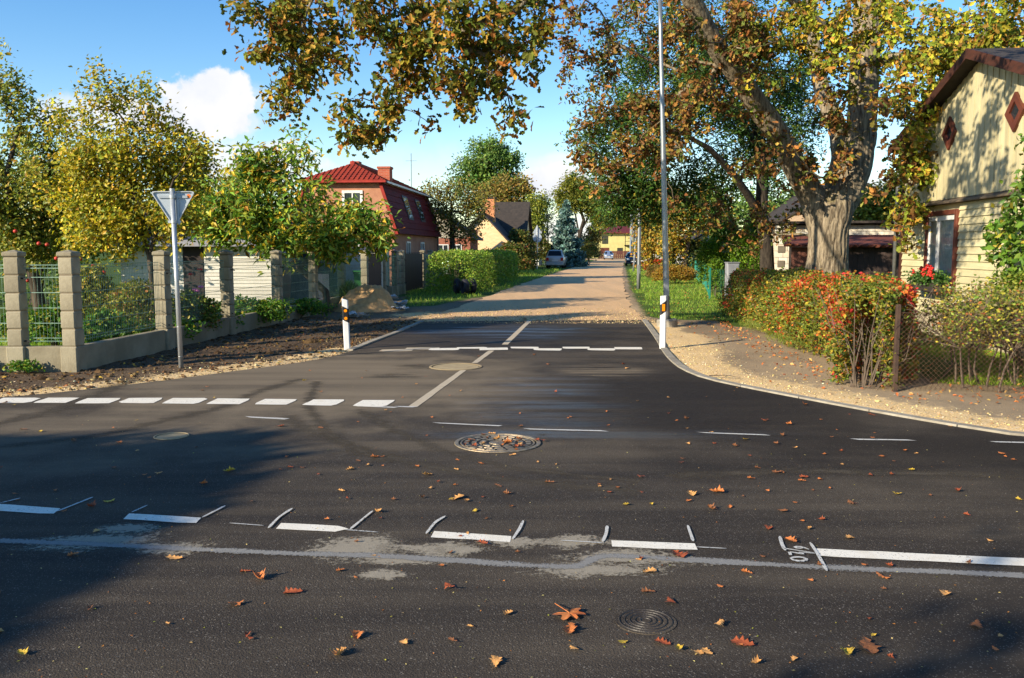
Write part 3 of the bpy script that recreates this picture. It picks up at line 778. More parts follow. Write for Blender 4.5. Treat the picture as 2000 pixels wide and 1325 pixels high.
def hedge(name, label, path, width, height, n, cols, size, r, leaf=LEAF_DIA, group=None, stems=120, mat=None, lump=.16, base_open=0.0, cat='hedge', topfrac=None, stem_mat=None):
    """leaves in the outer skin of a clipped hedge that follows a path; width, height may vary along it"""
    q = resample(path, .25); base = np.array([*q[0], 0.0]); root = thing(name, label, cat, tuple(base), 0, group)
    L = np.concatenate([[0], np.cumsum(np.linalg.norm(np.diff(q, axis=0), axis=1))])
    d = np.gradient(q, axis=0); d /= np.linalg.norm(d, axis=1)[:, None]; nn = np.stack([-d[:, 1], d[:, 0]], 1)
    s = r.uniform(-.06, L[-1] + .06, n)
    ic = lambda arr: np.stack([np.interp(s, L, arr[:, k]) for k in range(2)], 1)
    c, nv, dv = ic(q), ic(nn), ic(d)
    W = (width(s / L[-1]) if callable(width) else np.full(n, width)) * .5
    Hh = height(s / L[-1]) if callable(height) else np.full(n, height)
    # superellipse cross-section, biased to its skin
    a = r.uniform(-.25, math.pi + .25, n)
    e = .55
    cx = np.sign(np.cos(a)) * np.abs(np.cos(a)) ** e; cz = np.sign(np.sin(a)) * np.abs(np.sin(a)) ** e
    k = np.clip(1 - np.abs(r.normal(0, .17, n)), .2, 1.0)
    endk = np.clip(np.minimum(s + .06, L[-1] + .06 - s) / .35, 0, 1) ** .5
    lum = 1 + lump * fbm(np.stack([s * 1.2, cx * 1.4, cz * 1.4], 1), 1.1, 3, 4)
    off = cx * W * k * lum * (.55 + .45 * endk); zz = .12 + (Hh - .12) * np.clip(.42 + .58 * cz * k, 0.0, 1.3) * (1 + .5 * (lum - 1))
    low = r.random(n) < .30
    zz = np.where(low, r.uniform(.03, .62, n) * Hh, zz); off = np.where(low, np.sign(cx) * W * (np.clip(1 - np.abs(r.normal(0, .2, n)), .1, 1)) * lum, off)
    P = np.column_stack([c + nv * off[:, None] + dv * r.normal(0, .03, n)[:, None], np.maximum(zz, .02)]) + r.normal(0, .025, (n, 3))
    P[:, 2] = np.maximum(P[:, 2], .02)
    if base_open: P = P[(P[:, 2] > base_open * (1 + .5 * vnoise(P[:, :2], 2.0, 1))) | (r.random(n) < .25)]
    col = cols(P, r) if callable(cols) else pal(cols, len(P), r)
    col = col * (1 + .25 * fbm(P, 1.7, 3, 8))[:, None]
    leaves('foliage', P - base, size, np.clip(col, .004, .9), leaf, mat or M_LEAF, root, r, .35, .1)
    mb = MB()
    for _ in range(stems):
        i = r.integers(0, len(q)); w = (width(L[i] / L[-1]) if callable(width) else width) * .5; h = height(L[i] / L[-1]) if callable(height) else height
        o = r.uniform(-.8, .8) * w; b = np.array([*(q[i] + nn[i] * o * .6), 0]); t = np.array([*(q[i] + nn[i] * (o + r.normal(0, .25)) + d[i] * r.normal(0, .25)), h * r.uniform(.6, 1.02)])
        m_ = (b + t) / 2 + r.normal(0, .06, 3)
        mb.tube([tuple(b - base), tuple(m_ - base), tuple(t - base)], [.011, .007, .003], 3, cap=False)
        if r.random() < .7:
            t2 = m_ + np.array([*(nn[i] * np.sign(o) * r.uniform(.1, .35) + d[i] * r.normal(0, .2)), r.uniform(.1, .35)])
            mb.tube([tuple(m_ - base), tuple((m_ + t2) / 2 + r.normal(0, .03, 3) - base), tuple(t2 - base)], [.006, .004, .002], 3, cap=False)
    if stems: mb.build('stems', stem_mat or M_TWIG, root, kind='stuff')
    return root

# ------------------------------------------------------------------ the big oak
R = np.random.default_rng(11)
OAK_BASE = (8.62, 24.0, 0.0)
def bark_limb(name, path, radii, root, base, sides=84, ring=.045, depth=.034, seed=0, flare=None, step_noise=1.0):
    q = np.asarray(path, float); Lq = np.concatenate([[0], np.cumsum(np.linalg.norm(np.diff(q, axis=0), axis=1))])
    n = max(6, int(Lq[-1] / ring)); s = np.linspace(0, Lq[-1], n)
    C = np.stack([np.interp(s, Lq, q[:, k]) for k in range(3)], 1)
    for _ in range(max(3, int(.25 / ring))): C[1:-1] = (C[:-2] + 2 * C[1:-1] + C[2:]) / 4
    rd = np.interp(s, Lq, radii)
    for _ in range(6): rd[1:-1] = (rd[:-2] + 2 * rd[1:-1] + rd[2:]) / 4
    T = np.gradient(C, axis=0); T /= np.linalg.norm(T, axis=1)[:, None]
    u = np.array([1.0, 0, 0]); U = np.zeros_like(C)
    for i in range(n):
        u = u - T[i] * (u @ T[i]); u /= np.linalg.norm(u); U[i] = u
    W = np.cross(T, U)
    th = np.linspace(0, 2 * math.pi, sides, endpoint=False)
    TH, SS = np.meshgrid(th, s); RR = np.repeat(rd[:, None], sides, 1)
    Q = np.stack([np.cos(TH).ravel() * RR.ravel(), np.sin(TH).ravel() * RR.ravel(), SS.ravel()], 1)
    warp = Q.copy(); warp[:, 2] *= .16; warp[:, :2] += .05 * np.stack([vnoise(Q, 2.2, seed + 1), vnoise(Q, 2.2, seed + 2)], 1)
    f = np.abs(vnoise(warp, 13, seed + 3)); f2 = np.abs(vnoise(warp * np.array([1, 1, 2.2]), 22, seed + 4))
    ridge = np.clip(f * 2.6, 0, 1) * .75 + np.clip(f2 * 2.2, 0, 1) * .25
    lob = 1 + .05 * np.cos(TH.ravel() * 3 + seed + SS.ravel() * .6) + .05 * vnoise(Q, 1.1, seed + 5)
    if flare is not None: lob = lob * (1 + flare[0] * np.exp(-SS.ravel() / flare[1]) * (.75 + .5 * np.cos(TH.ravel() * 5 + 1)))
    rr = RR.ravel() * lob + depth * np.clip(RR.ravel() / .5, .35, 1) * (ridge - .6)
    V = np.repeat(C, sides, 0) + rr[:, None] * (np.cos(TH).ravel()[:, None] * np.repeat(U, sides, 0) + np.sin(TH).ravel()[:, None] * np.repeat(W, sides, 0))
    i = np.arange(n - 1)[:, None] * sides; j = np.arange(sides)[None, :]
    a = (i + j).ravel(); b = (i + (j + 1) % sides).ravel()
    return mesh_np(name, V - base, [np.stack([a, b, b + sides, a + sides], 1)], M_OAKBARK, root, smooth=True)
def pxpath(*pts): return [tuple(at(x, y, Y)) for x, y, Y in pts]
OAK_TRUNK = [(8.62, 24, -.1), (8.62, 24, .6), (8.64, 24, 1.5), (8.66, 24, 2.3), tuple(at(1626, 405, 24)), tuple(at(1632, 378, 24.05))]
OAK_L = pxpath((1606, 455, 24), (1590, 390, 23.95), (1556, 332, 23.8), (1518, 262, 23.5), (1475, 201, 23.1), (1447, 160, 22.8), (1412, 112, 22.4), (1375, 50, 21.9), (1342, -20, 21.3), (1300, -120, 20.4))
OAK_R = pxpath((1624, 450, 24), (1648, 385, 24), (1670, 330, 24), (1681, 270, 24), (1684, 200, 24), (1688, 130, 24), (1692, 60, 24.1), (1695, -30, 24.3), (1700, -160, 24.6))
OAK_C = pxpath((1628, 390, 24.2), (1644, 310, 24.8), (1636, 250, 25.4), (1606, 180, 26), (1590, 100, 26.6), (1580, -20, 27.2))
OAK_D = pxpath((1688, 112, 24), (1655, 92, 23.8), (1627, 64, 23.6), (1582, 32, 23.2), (1548, 0, 22.8), (1500, -60, 22.2))
OAK_E = pxpath((1690, 135, 24), (1740, 112, 23.4), (1800, 108, 22.6), (1870, 90, 21.6), (1950, 60, 20.6))
OAK_B = pxpath((1300, -120, 20.4), (1190, -160, 19.2), (1080, -150, 18.2), (960, -110, 17.4), (860, -70, 16.9), (720, -55, 16.6), (600, -60, 16.4), (500, -40, 16.2))
OAK_B2 = pxpath((960, -110, 17.4), (900, -60, 16.2), (885, 10, 15.5), (896, 52, 15.3), (944, 107, 15.2), (962, 150, 15.1), (968, 185, 15.1))
OAK_B3 = pxpath((640, -57, 16.4), (600, 20, 16.3), (580, 90, 16.2), (566, 150, 16.2), (556, 205, 16.2))
OAK_B4 = pxpath((790, -62, 16.8), (806, 30, 15.9), (806, 100, 15.7), (792, 160, 15.6), (765, 215, 15.6), (738, 250, 15.6))
OAK_B5 = pxpath((700, -54, 16.6), (712, 20, 16.6), (730, 60, 16.6))
oak_limbs = [(OAK_TRUNK, [.72, .60, .52, .52, .54, .46]), (OAK_L, [.32, .36, .33, .30, .275, .26, .245, .235, .22, .19]), (OAK_R, [.28, .42, .41, .40, .38, .36, .34, .31, .26]),
             (OAK_C, [.32, .28, .25, .22, .2, .16]), (OAK_D, [.16, .15, .14, .13, .12, .10]), (OAK_E, [.15, .12, .10, .08, .05]),
             (OAK_B, [.16, .13, .11, .09, .075, .06, .05, .03]), (OAK_B2, [.05, .045, .04, .036, .03, .022, .014]), (OAK_B3, [.035, .026, .02, .014, .009]), (OAK_B4, [.04, .03, .026, .02, .014, .01]), (OAK_B5, [.024, .018, .01])]
brown = [((132, 84, 46), 3), ((164, 108, 56), 2), ((100, 66, 38), 3), ((172, 134, 64), 1.3), ((122, 114, 50), 2.4), ((88, 96, 42), 2.2)]
gold = [((184, 162, 52), 2), ((150, 150, 48), 2.6), ((190, 142, 54), 1.2), ((112, 120, 42), 2.4), ((160, 110, 52), 1.2)]
bough = [((112, 112, 38), 2.4), ((140, 122, 42), 2), ((84, 92, 34), 2), ((178, 132, 56), 1.3), ((158, 98, 42), 1.5)]
oak_att, oak_pal = [], []
def clusters(lst, Y, kind, k=1.0, sg=.36):
    for c in lst:
        x, y = c[0], c[1]; w = c[2] if len(c) > 2 else 1
        p = np.array(at(x, y, Y + R.uniform(-.9, .9)))
        for _ in range(max(2, int(round(6 * w * k)))):
            oak_att.append(p + R.normal(0, sg, 3)); oak_pal.append(kind)
clusters([(1100, 20), (1130, 40), (1098, 75, .7), (1150, 90), (1190, 40), (1240, 20), (1150, 150), (1115, 195, .5), (1180, 150), (1230, 110), (1140, 250, .8), (1105, 293, .4), (1150, 300, .6), (1190, 250), (1230, 200), (1240, 300), (1190, 330, .8), (1225, 345, .6), (1260, 250), (1300, 180), (1330, 130), (1290, 290), (1340, 60), (1380, 30), (1420, 10), (1290, 60), (1210, 290), (1270, 110), (1170, 210), (1290, 20)], 23.6, 'brown', .72)
clusters([(1270, 200, .8), (1310, 210, .8), (1350, 205, .8), (1300, 262, .7), (1262, 282, .7), (1350, 250, .7), (1400, 222, .6), (1330, 330, .6), (1290, 350, .5)], 22.6, 'brown')
clusters([(1445, 135, .6), (1470, 95, .6), (1418, 172, .4), (1440, 60, .7), (1390, 190, .5)], 22.0, 'brown', sg=.26)
clusters([(1530, 290, .5), (1560, 310, .55), (1600, 300, .55), (1555, 345, .35), (1605, 250, .4), (1640, 260, .34), (1662, 315, .34), (1600, 200, .4), (1650, 335, .3), (1480, 300, .5), (1455, 330, .5), (1620, 350, .4)], 23.2, 'brown', sg=.28)
clusters([(1380, 440, .5), (1420, 400, .6), (1450, 440, .6), (1490, 450, .6), (1512, 425, .6), (1560, 420, .4), (1470, 380, .5), (1505, 395, .4), (1400, 465, .4)], 25.6, 'brown', .8, .3)
clusters([(1500, 20), (1560, 20), (1610, 50), (1650, 30), (1640, 95, .8), (1612, 150, .8), (1625, 180, .6), (1680, 60, .7), (1720, 40), (1760, 80), (1800, 50), (1850, 30), (1900, 60), (1950, 40), (1985, 20), (1460, 20), (1660, 0), (1590, 75), (1750, 20), (1830, 85)], 21.0, 'gold')
clusters([(1735, 120, .5), (1730, 200, .5), (1760, 240, .5), (1780, 300, .6), (1800, 350, .7), (1745, 335, .6), (1722, 372, .4), (1800, 130), (1850, 150), (1900, 130), (1870, 200), (1830, 250, .8), (1880, 250), (1920, 180, .8), (1815, 395, .8), (1790, 425, .5), (1850, 300, .6), (1770, 385, .7), (1850, 110, 1.2), (1900, 95, 1.2), (1950, 120, 1.2), (1970, 90, 1), (1740, 60, .8), (1880, 160, 1.2), (1780, 180, 1), (1830, 190, 1), (1810, 230, .8), (1920, 60, 1.4), (1860, 60, 1.4), (1960, 60, 1.2), (1930, 110, 1.2), (1800, 270, .7), (1840, 340, .6), (1765, 300, .6), (1850, 180, 1.2), (1890, 200, 1.1), (1930, 175, 1.1), (1970, 165, 1), (1835, 215, 1), (1810, 180, 1), (1790, 390, .8), (1985, 110, 1), (1870, 110, 1.3), (1905, 140, 1.2), (1945, 150, 1.2), (1835, 130, 1.2), (1985, 150, 1)], 18.6, 'gold', .85, .36)
clusters([(500, 14, .6), (530, 30), (570, 20), (612, 15), (640, 40, .6), (545, 70), (580, 80), (620, 66, .8), (530, 110, .7), (570, 118), (612, 105, .6), (560, 150, .8), (590, 150, .6), (640, 110, .35), (638, 132, .3), (560, 190, .7), (540, 214, .5), (577, 190, .5), (478, 14, .3), (550, 40)], 16.2, 'bough', .78, .24)
clusters([(690, 20, .7), (720, 34, .6), (760, 8, .8), (728, 60, .4), (686, 50, .3), (800, 20, .8), (770, 64, .7), (800, 78), (830, 52), (752, 72, .4), (800, 108), (838, 104, .8), (792, 150, .8), (822, 148, .6), (780, 186, .7), (822, 186, .5), (735, 180, .4), (742, 205, .7), (772, 215, .7), (694, 236, .6), (722, 232, .7), (752, 246, .5), (726, 272, .3), (715, 10, .5), (662, 10, .4), (840, 80, .6)], 15.6, 'bough', .72, .22)
clusters([(860, 18), (900, 22), (930, 8), (962, 30, .8), (1000, 10, .8), (1030, 22, .8), (890, 62, .7), (922, 80, .7), (960, 76, .6), (1000, 62, .7), (1042, 50, .6), (1056, 18, .5), (892, 128, .5), (905, 150, .5), (862, 150, .4), (884, 160, .4), (1002, 108, .5), (972, 62, .5), (1032, 108, .3), (994, 132, .3), (962, 190, .35), (1003, 205, .35), (902, 216, .25), (893, 188, .3), (958, 118, .4), (875, 100, .4), (1060, 60, .2), (1045, 135, .2)], 15.1, 'bough', .7, .2)
clusters([(1380, 85, .7), (1402, 140, .6), (1345, 50, .9), (1450, 25, 1.2), (1505, 55, 1.1), (1540, 95, .9), (1582, 130, .8), (1560, 55, 1.1), (1640, 150, .5), (1600, 100, .8), (1680, 105, .6), (1700, 185, .4), (1442, 205, .4), (1310, 55, 1), (1490, 120, .6), (1420, 60, .8), (1530, 20, 1), (1690, 20, 1), (1620, 20, 1), (1500, 245, .35), (1670, 230, .35)], 21.6, 'brown', .55, .34)
# the crown above the frame, plus unseen clumps added to dapple the house wall
for c, rr, n in (((5.0, 22.5, 11.0), (4.2, 3.0, 2.0), 50), ((9.5, 23.5, 12.0), (4.6, 4.4, 3.2), 130), ((3.2, 12.8, 6.9), (2.3, 2.0, .9), 40), ((1.3, 11.0, 6.15), (1.9, 1.4, .6), 26)):
    for p in ell(c, rr, n, R, .3):
        if at(0, -25, p[1]).z < p[2]: oak_att.append(p); oak_pal.append('brown' if p[0] < 7 else 'gold')
def oak_cols(P, r):
    n = len(P); out = pal(brown, n, r)
    g = pal(gold, n, r); b = pal(bough, n, r)
    px = P[:, 0] / P[:, 1] * FPX + CPX
    py = HOR - (P[:, 2] - CAM_H) / P[:, 1] * FPX
    k = np.clip(np.maximum((px - 1690) / 90, np.minimum((px - 1440) / 120, (225 - py) / 90)) + .4 * vnoise(P, .8, 2), 0, 1); out = np.where((r.random(n) < k)[:, None], g, out)
    out = np.where((px < 1075)[:, None], b, out)
    return out
def oak_trunk(root, base):
    bark_limb('trunk', OAK_TRUNK, oak_limbs[0][1], root, base, 120, .035, .042, 1, (.10, .5))
    for i, (p, q) in enumerate(oak_limbs[1:5]):
        bark_limb('limb', p, q, root, base, 84 if i < 2 else 48, .045 if i < 2 else .07, .034, 5 + i)
    for p, q in oak_limbs[5:]:
        MB().tube(np.array(p) - base, q, 10).build('limb', M_OAKBARK, root, smooth=True)
tree('oak_tree', 'huge old oak with a forked grooved trunk and brown autumn leaves behind the berry hedge', OAK_BASE, oak_limbs, oak_att, oak_cols, LEAF_OAK, .140, 38, R,
     bark=M_OAKBARK, mat=M_LEAF_DRY, spread=.12, seg=.4, tip=.0085, lift=.04, up=.2, droop=.75, along=.36, facing=(-.35, -.3, .1), extra_trunk=oak_trunk, power=.46)

# dark green ash behind the oak
b = np.array(at(1503, 500, 31)); b[2] = 0
ash_tr = [([b, at(1497, 480, 31), at(1487, 420, 31), at(1489, 350, 31.1), at(1480, 260, 31.2), at(1462, 160, 31.3), at(1450, 60, 31.4)], [.28, .235, .22, .21, .18, .14, .10]),
          ([at(1486, 425, 31), at(1460, 380, 30.6), at(1428, 335, 30), at(1385, 290, 29.4), at(1330, 260, 28.8)], [.17, .14, .12, .09, .06]),
          ([at(1485, 300, 31), at(1450, 240, 30.4), at(1412, 210, 30), at(1385, 190, 29.6)], [.14, .12, .10, .07])]
att = np.concatenate([ell(at(1300, 150, 30.5), (2.9, 2.4, 2.7), 110, R, .3), ell(at(1220, 300, 32.0), (2.0, 1.6, 1.7), 70, R, .3), ell(at(1330, 370, 33), (2.8, 1.3, 1.4), 75, R, .3), ell(at(1460, 200, 32), (2.6, 2.4, 3.6), 110, R, .3), ell(at(1540, 250, 33), (1.6, 1.5, 2.2), 40, R, .3), ell(at(1200, 395, 32), (1.1, 1.0, .6), 24, R, .3), ell(at(1420, 120, 31), (3, 2, 3), 60, R, .3)])
green = [((62, 92, 38), 3), ((84, 112, 44), 3), ((50, 76, 34), 2), ((120, 128, 48), 1), ((150, 120, 45), .5)]
tree('ash_tree', 'dark green feathery ash with a leaning dark trunk, behind the oak', b, ash_tr, att, green, LEAF_LONG, .16, 120, R, bark=M_DARKBARK, spread=.26, tip=.007, up=.3, droop=.5)
# ------------------------------------------------------------------ gardens on the fenced side
R = np.random.default_rng(23)
def pt(px, py, Y): return np.array(at(px, py, Y))
def ground_at(px, Y):
    p = np.array(at(px, HOR, Y)); p[2] = 0; return p
def shoots(lst, Y, n, sg=.10):
    out = []
    for x0, y0, x1, y1 in lst:
        a, b_ = pt(x0, y0, Y), pt(x1, y1, Y + R.uniform(-.6, .6))
        for t in np.linspace(.3, 1, n): out.append(a + (b_ - a) * t + R.normal(0, sg, 3))
    return out
yel = [((206, 178, 50), 3), ((182, 164, 50), 3), ((150, 152, 52), 2.8), ((210, 160, 58), .9), ((112, 124, 44), 1.8)]
olive = [((152, 154, 66), 3), ((122, 132, 54), 3), ((184, 170, 74), 2), ((196, 156, 62), 1.3), ((92, 108, 46), 1.3)]
wal = [((126, 156, 58), 3), ((98, 132, 50), 3), ((166, 170, 62), 2.4), ((214, 176, 58), 2.2), ((128, 138, 50), 2), ((176, 122, 44), .5)]
# apple tree at the corner
b = ground_at(78, 18.6)
tr = [([b, pt(70, 560, 18.6), pt(55, 500, 18.5), pt(30, 430, 18.3), pt(10, 350, 18.3), pt(40, 240, 18.3)], [.15, .125, .11, .085, .06, .03]),
      ([pt(55, 500, 18.5), pt(95, 420, 18.7), pt(130, 330, 18.9)], [.07, .05, .03]), ([pt(35, 440, 18.3), pt(-60, 380, 18.3), pt(-110, 300, 18.3)], [.07, .05, .03])]
att = np.concatenate([ell(pt(30, 370, 18.3), (1.5, 1.4, 1.35), 130, R, .2), ell(pt(-100, 320, 18.3), (1.5, 1.3, 1.7), 80, R, .3), ell(pt(60, 470, 18.1), (.8, .6, .45), 40, R, .2), ell(pt(110, 390, 18.6), (.7, .7, .9), 40, R, .2),
                      np.array(shoots([(20, 260, 15, 108), (40, 250, 38, 130), (60, 280, 60, 200), (0, 220, -30, 140), (85, 300, 110, 235), (-50, 250, -80, 120), (10, 230, 5, 165)], 18.4, 5))])
apple_tree = tree('apple_tree', 'apple tree with red fruit and a pale trunk at the fence corner', b, tr, att, olive, LEAF_DIA, .10, 64, R, bark=M_BARK, spread=.13, seg=.25, tip=.005, up=.4, facing=(-.45, -.4, .2))
M_APPLE = plain('apple_skin', S(190, 40, 40), S(200, 70, 55), 12, .35)
ap = MB().ball((0, 0, 0), .042, (1, 1, .9), 8, 6).mesh('apple', M_APPLE, True)
for x, y in ((195, 535), (203, 532), (190, 542), (165, 566), (168, 590), (157, 506), (140, 560), (150, 520), (205, 545), (176, 484), (92, 478), (76, 476), (54, 548), (160, 575), (132, 520), (30, 452), (110, 505), (182, 520)):
    p = pt(x, y, 17.0 + R.uniform(-.3, .3)); piece('apple', ap, apple_tree, tuple(Vector(p) - Vector(b)))
extra = ell(pt(165, 540, 17.9), (.55, .5, .42), 40, R, .2)
# golden plum tree
b = ground_at(296, 16.0)
tr = [([b, pt(298, 560, 16), pt(292, 500, 16), pt(270, 430, 16.2), pt(255, 340, 16.4), pt(245, 240, 16.5)], [.06, .055, .05, .042, .035, .02]),
      ([pt(292, 500, 16), pt(310, 430, 15.8), pt(340, 350, 15.8)], [.035, .03, .02]), ([pt(280, 455, 16.1), pt(210, 400, 16.4), pt(165, 330, 16.6)], [.035, .03, .02])]
att = np.concatenate([ell(pt(255, 340, 16.6), (1.25, 1.1, .95), 130, R, .2), ell(pt(160, 350, 16.8), (.8, .8, 1.1), 60, R, .2), ell(pt(220, 440, 16.1), (1.25, .9, .6), 80, R, .2), ell(pt(345, 320, 16.8), (.5, .7, .75), 40, R, .2), ell(pt(340, 430, 16), (.45, .6, .5), 30, R, .2),
                      np.array(shoots([(210, 280, 190, 140), (230, 270, 222, 165), (285, 260, 282, 158), (300, 270, 303, 190), (265, 280, 260, 200), (130, 290, 110, 215), (170, 290, 150, 200), (330, 290, 330, 225), (375, 330, 390, 290), (200, 280, 172, 165)], 16.5, 5))])
tree('plum_tree', 'golden yellow plum tree standing behind the concrete fence', b, tr, att, yel, LEAF_DIA, .092, 62, R, bark=M_BARK, spread=.13, seg=.25, tip=.0045, up=.4, facing=(-.45, -.4, .2))
# walnut with big leaves
b = ground_at(638, 24.6)
tr = [([b, pt(636, 570, 24.6), pt(612, 548, 24.5), pt(585, 525, 24.4), pt(570, 470, 24.4), pt(560, 400, 24.4), pt(545, 340, 24.4)], [.11, .10, .09, .085, .07, .055, .035]),
      ([pt(585, 525, 24.4), pt(630, 470, 24.2), pt(690, 420, 24)], [.06, .05, .03]), ([pt(575, 495, 24.4), pt(500, 450, 24.2), pt(440, 400, 24)], [.06, .045, .03])]
att = np.concatenate([ell(pt(575, 430, 24.2), (1.7, 1.4, 1.2), 120, R, .25), ell(pt(470, 400, 24.2), (1.1, 1.1, 1.15), 70, R, .25), ell(pt(700, 442, 23.6), (.85, .8, .6), 50, R, .25), ell(pt(500, 330, 24.6), (.7, .7, .55), 34, R, .25), ell(pt(640, 465, 23.6), (1.0, .8, .5), 40, R, .2), ell(pt(738, 465, 23.4), (.3, .5, .25), 10, R, .2), ell(pt(420, 440, 24), (.6, .7, .8), 36, R, .2),
                      np.array(shoots([(545, 340, 575, 265), (500, 320, 470, 292), (550, 330, 552, 300), (560, 340, 600, 300), (590, 350, 598, 268)], 24.4, 4))])
tree('walnut_tree', 'broad walnut with large green and yellow leaves in front of the red roofed house', b, tr, att, wal, LEAF_LONG, .225, 27, R, bark=M_BARK, spread=.20, seg=.3, tip=.006, up=.45, droop=.6, facing=(-.4, -.4, .1))
# trees further into the gardens
def simple_tree(name, label, px, Y, crowns, cols, leaf, n_att, n_per, trunk_r=.16, tpl=LEAF_DIA, group='trees along the street', bark=None, fork=.45, spread=.3, tip=.009, up=.5, droop=.35, cat='tree', lean=0.0, limbs=0):
    """crowns: (px, py, rx, ry in pixels) at the tree's distance"""
    b = ground_at(px, Y); k = Y / FPX
    top = min(c[1] - c[3] for c in crowns); ax = np.mean([c[0] for c in crowns])
    zt = pt(ax, top, Y)[2]
    tp = [b, b * (1 - .25) + np.array([*(pt(ax, HOR, Y)[:2]), zt * .3]) * .25 + np.array([0, 0, 0]), np.array([*(b[:2] * .4 + pt(ax, HOR, Y)[:2] * .6), zt * fork]), np.array([*pt(ax, HOR, Y)[:2], zt * .8])]
    tp[1][2] = zt * .2
    trunks = [(tp, [trunk_r, trunk_r * .85, trunk_r * .65, trunk_r * .22])]
    area = sum(c[2] * c[3] for c in crowns)
    att = np.concatenate([ell(pt(c[0], c[1], Y), (c[2] * k, (c[2] + c[3]) / 2 * k, c[3] * k), max(6, int(n_att * c[2] * c[3] / area)), R, .3) for c in crowns])
    att[:, 2] = np.maximum(att[:, 2], .5)
    return tree(name, label, b, trunks, att, cols, tpl, leaf, n_per, R, group, cat, bark=bark or M_BARK, spread=spread, seg=.6, tip=tip, up=up, droop=droop, trunk_sides=8, facing=(-.4, -.35, .1))
G1 = 'trees in the gardens beyond the fence'
simple_tree('garden_tree', 'yellowing bushy tree above the dark shed roof, between plum and walnut', 440, 33, [(430, 400, 75, 60), (400, 450, 60, 45), (480, 370, 40, 35)], yel, .17, 90, 46, group=G1)
simple_tree('garden_tree', 'dark green tree peeping over the golden plum tree', 375, 30, [(375, 335, 40, 45), (350, 400, 50, 50)], green, .15, 60, 46, group=G1)
simple_tree('garden_tree', 'olive green tree filling the gap behind the apple tree', 60, 28, [(70, 420, 130, 90), (180, 440, 90, 60)], olive, .17, 120, 50, group=G1)
simple_tree('garden_tree', 'twiggy brownish apple tree with thin foliage beside the red mansard roof', 885, 50, [(880, 395, 62, 42), (930, 400, 40, 36), (845, 400, 36, 40), (890, 430, 60, 30), (912, 455, 30, 22), (835, 430, 18, 26)], [((128, 118, 52), 3), ((150, 132, 60), 2), ((96, 98, 44), 2), ((150, 108, 50), 1)], .16, 150, 44, .22, tip=.010, group=G1)
# far trees
G2 = 'trees at the far end of the street'
far_green = [((108, 134, 62), 3), ((88, 116, 54), 3), ((136, 152, 72), 2)]
simple_tree('poplar_tree', 'tall broad green tree rising above all the roofs', 950, 120, [(955, 318, 56, 52), (915, 335, 32, 34), (990, 330, 30, 46), (940, 375, 58, 40), (968, 290, 34, 24)], far_green, .42, 220, 60, .45, group=G2, spread=.55, tip=.02)
rust = [((150, 122, 58), 3), ((168, 128, 62), 2), ((128, 116, 52), 2), ((120, 128, 56), 1)]
simple_tree('ash_tree', 'rusty brown leaved tree below the tall green one', 985, 112, [(1000, 370, 40, 32), (955, 385, 34, 26), (1015, 385, 24, 26), (985, 405, 50, 24)], rust, .38, 110, 60, .3, group=G2, spread=.5, tip=.018)
simple_tree('birch_tree', 'slim yellow green birch to the side of the blue spruce', 1046, 100, [(1046, 420, 17, 46), (1040, 450, 22, 36), (1058, 400, 12, 26)], [((130, 132, 46), 3), ((150, 144, 50), 2), ((100, 112, 42), 2)], .30, 90, 56, .14, group=G2, spread=.4, tip=.014)
simple_tree('birch_tree', 'thin bluish tree with open twigs behind the spruce', 1072, 125, [(1072, 410, 16, 32), (1064, 440, 20, 30)], [((92, 108, 92), 2), ((80, 96, 74), 2)], .30, 50, 26, .14, group=G2, spread=.5, tip=.016)
will = [((140, 134, 46), 3), ((118, 120, 42), 3), ((158, 146, 58), 1.5), ((98, 108, 42), 1.5)]
b = ground_at(1128, 112)
tr = [([b, pt(1132, 460, 112), pt(1140, 430, 112), pt(1128, 390, 112), pt(1118, 365, 112)], [.30, .26, .2, .14, .07]), ([pt(1136, 448, 112), pt(1155, 415, 112), pt(1172, 395, 112)], [.14, .10, .05]), ([pt(1132, 465, 112), pt(1124, 420, 112), pt(1108, 385, 112)], [.14, .10, .05])]
att = np.concatenate([ell(pt(1118, 378, 112), (2.4, 2.2, 2.2), 80, R, .3), ell(pt(1160, 405, 112), (1.6, 1.6, 1.3), 40, R, .3), ell(pt(1135, 365, 112), (1.6, 1.6, 1.3), 36, R, .3), ell(pt(1170, 425, 112), (.9, 1, 1.4), 20, R, .3), ell(pt(1100, 400, 112), (.8, 1, 1.6), 22, R, .3)])
tree('willow_tree', 'airy yellow green willow with spreading bare limbs behind the blue spruce', b, tr, att, will, LEAF_LONG, .42, 58, R, G2, bark=M_DARKBARK, spread=.42, tip=.018, droop=.9)
simple_tree('orange_tree', 'small orange brown tree between the spruce and the far yellow house', 1150, 130, [(1148, 475, 22, 22), (1160, 460, 14, 20), (1140, 490, 22, 14)], rust, .36, 60, 50, .16, group=G2, spread=.4)
simple_tree('maple_tree', 'yellow green crown over the roof of the far house', 1215, 200, [(1215, 425, 38, 28), (1195, 440, 24, 22), (1245, 415, 28, 40)], [((138, 138, 50), 3), ((160, 146, 50), 2), ((104, 118, 48), 2)], .6, 120, 56, .4, group=G2, spread=.8, tip=.03)
birch = [((186, 142, 44), 3), ((160, 136, 46), 3), ((120, 122, 46), 2), ((196, 128, 46), 1)]
G3 = 'birches and maples beside the lawn'
simple_tree('birch_tree', 'orange yellow birch just behind the second lamp post', 1272, 62, [(1272, 440, 26, 60), (1285, 400, 34, 50), (1262, 480, 18, 40)], birch, .21, 120, 60, .16, group=G3, spread=.34)
simple_tree('birch_tree', 'golden birch above the dark round shrub and the white house', 1335, 55, [(1330, 420, 42, 44), (1375, 400, 46, 44), (1310, 470, 22, 40), (1400, 440, 40, 26)], birch, .19, 170, 54, .18, group=G3, spread=.32)
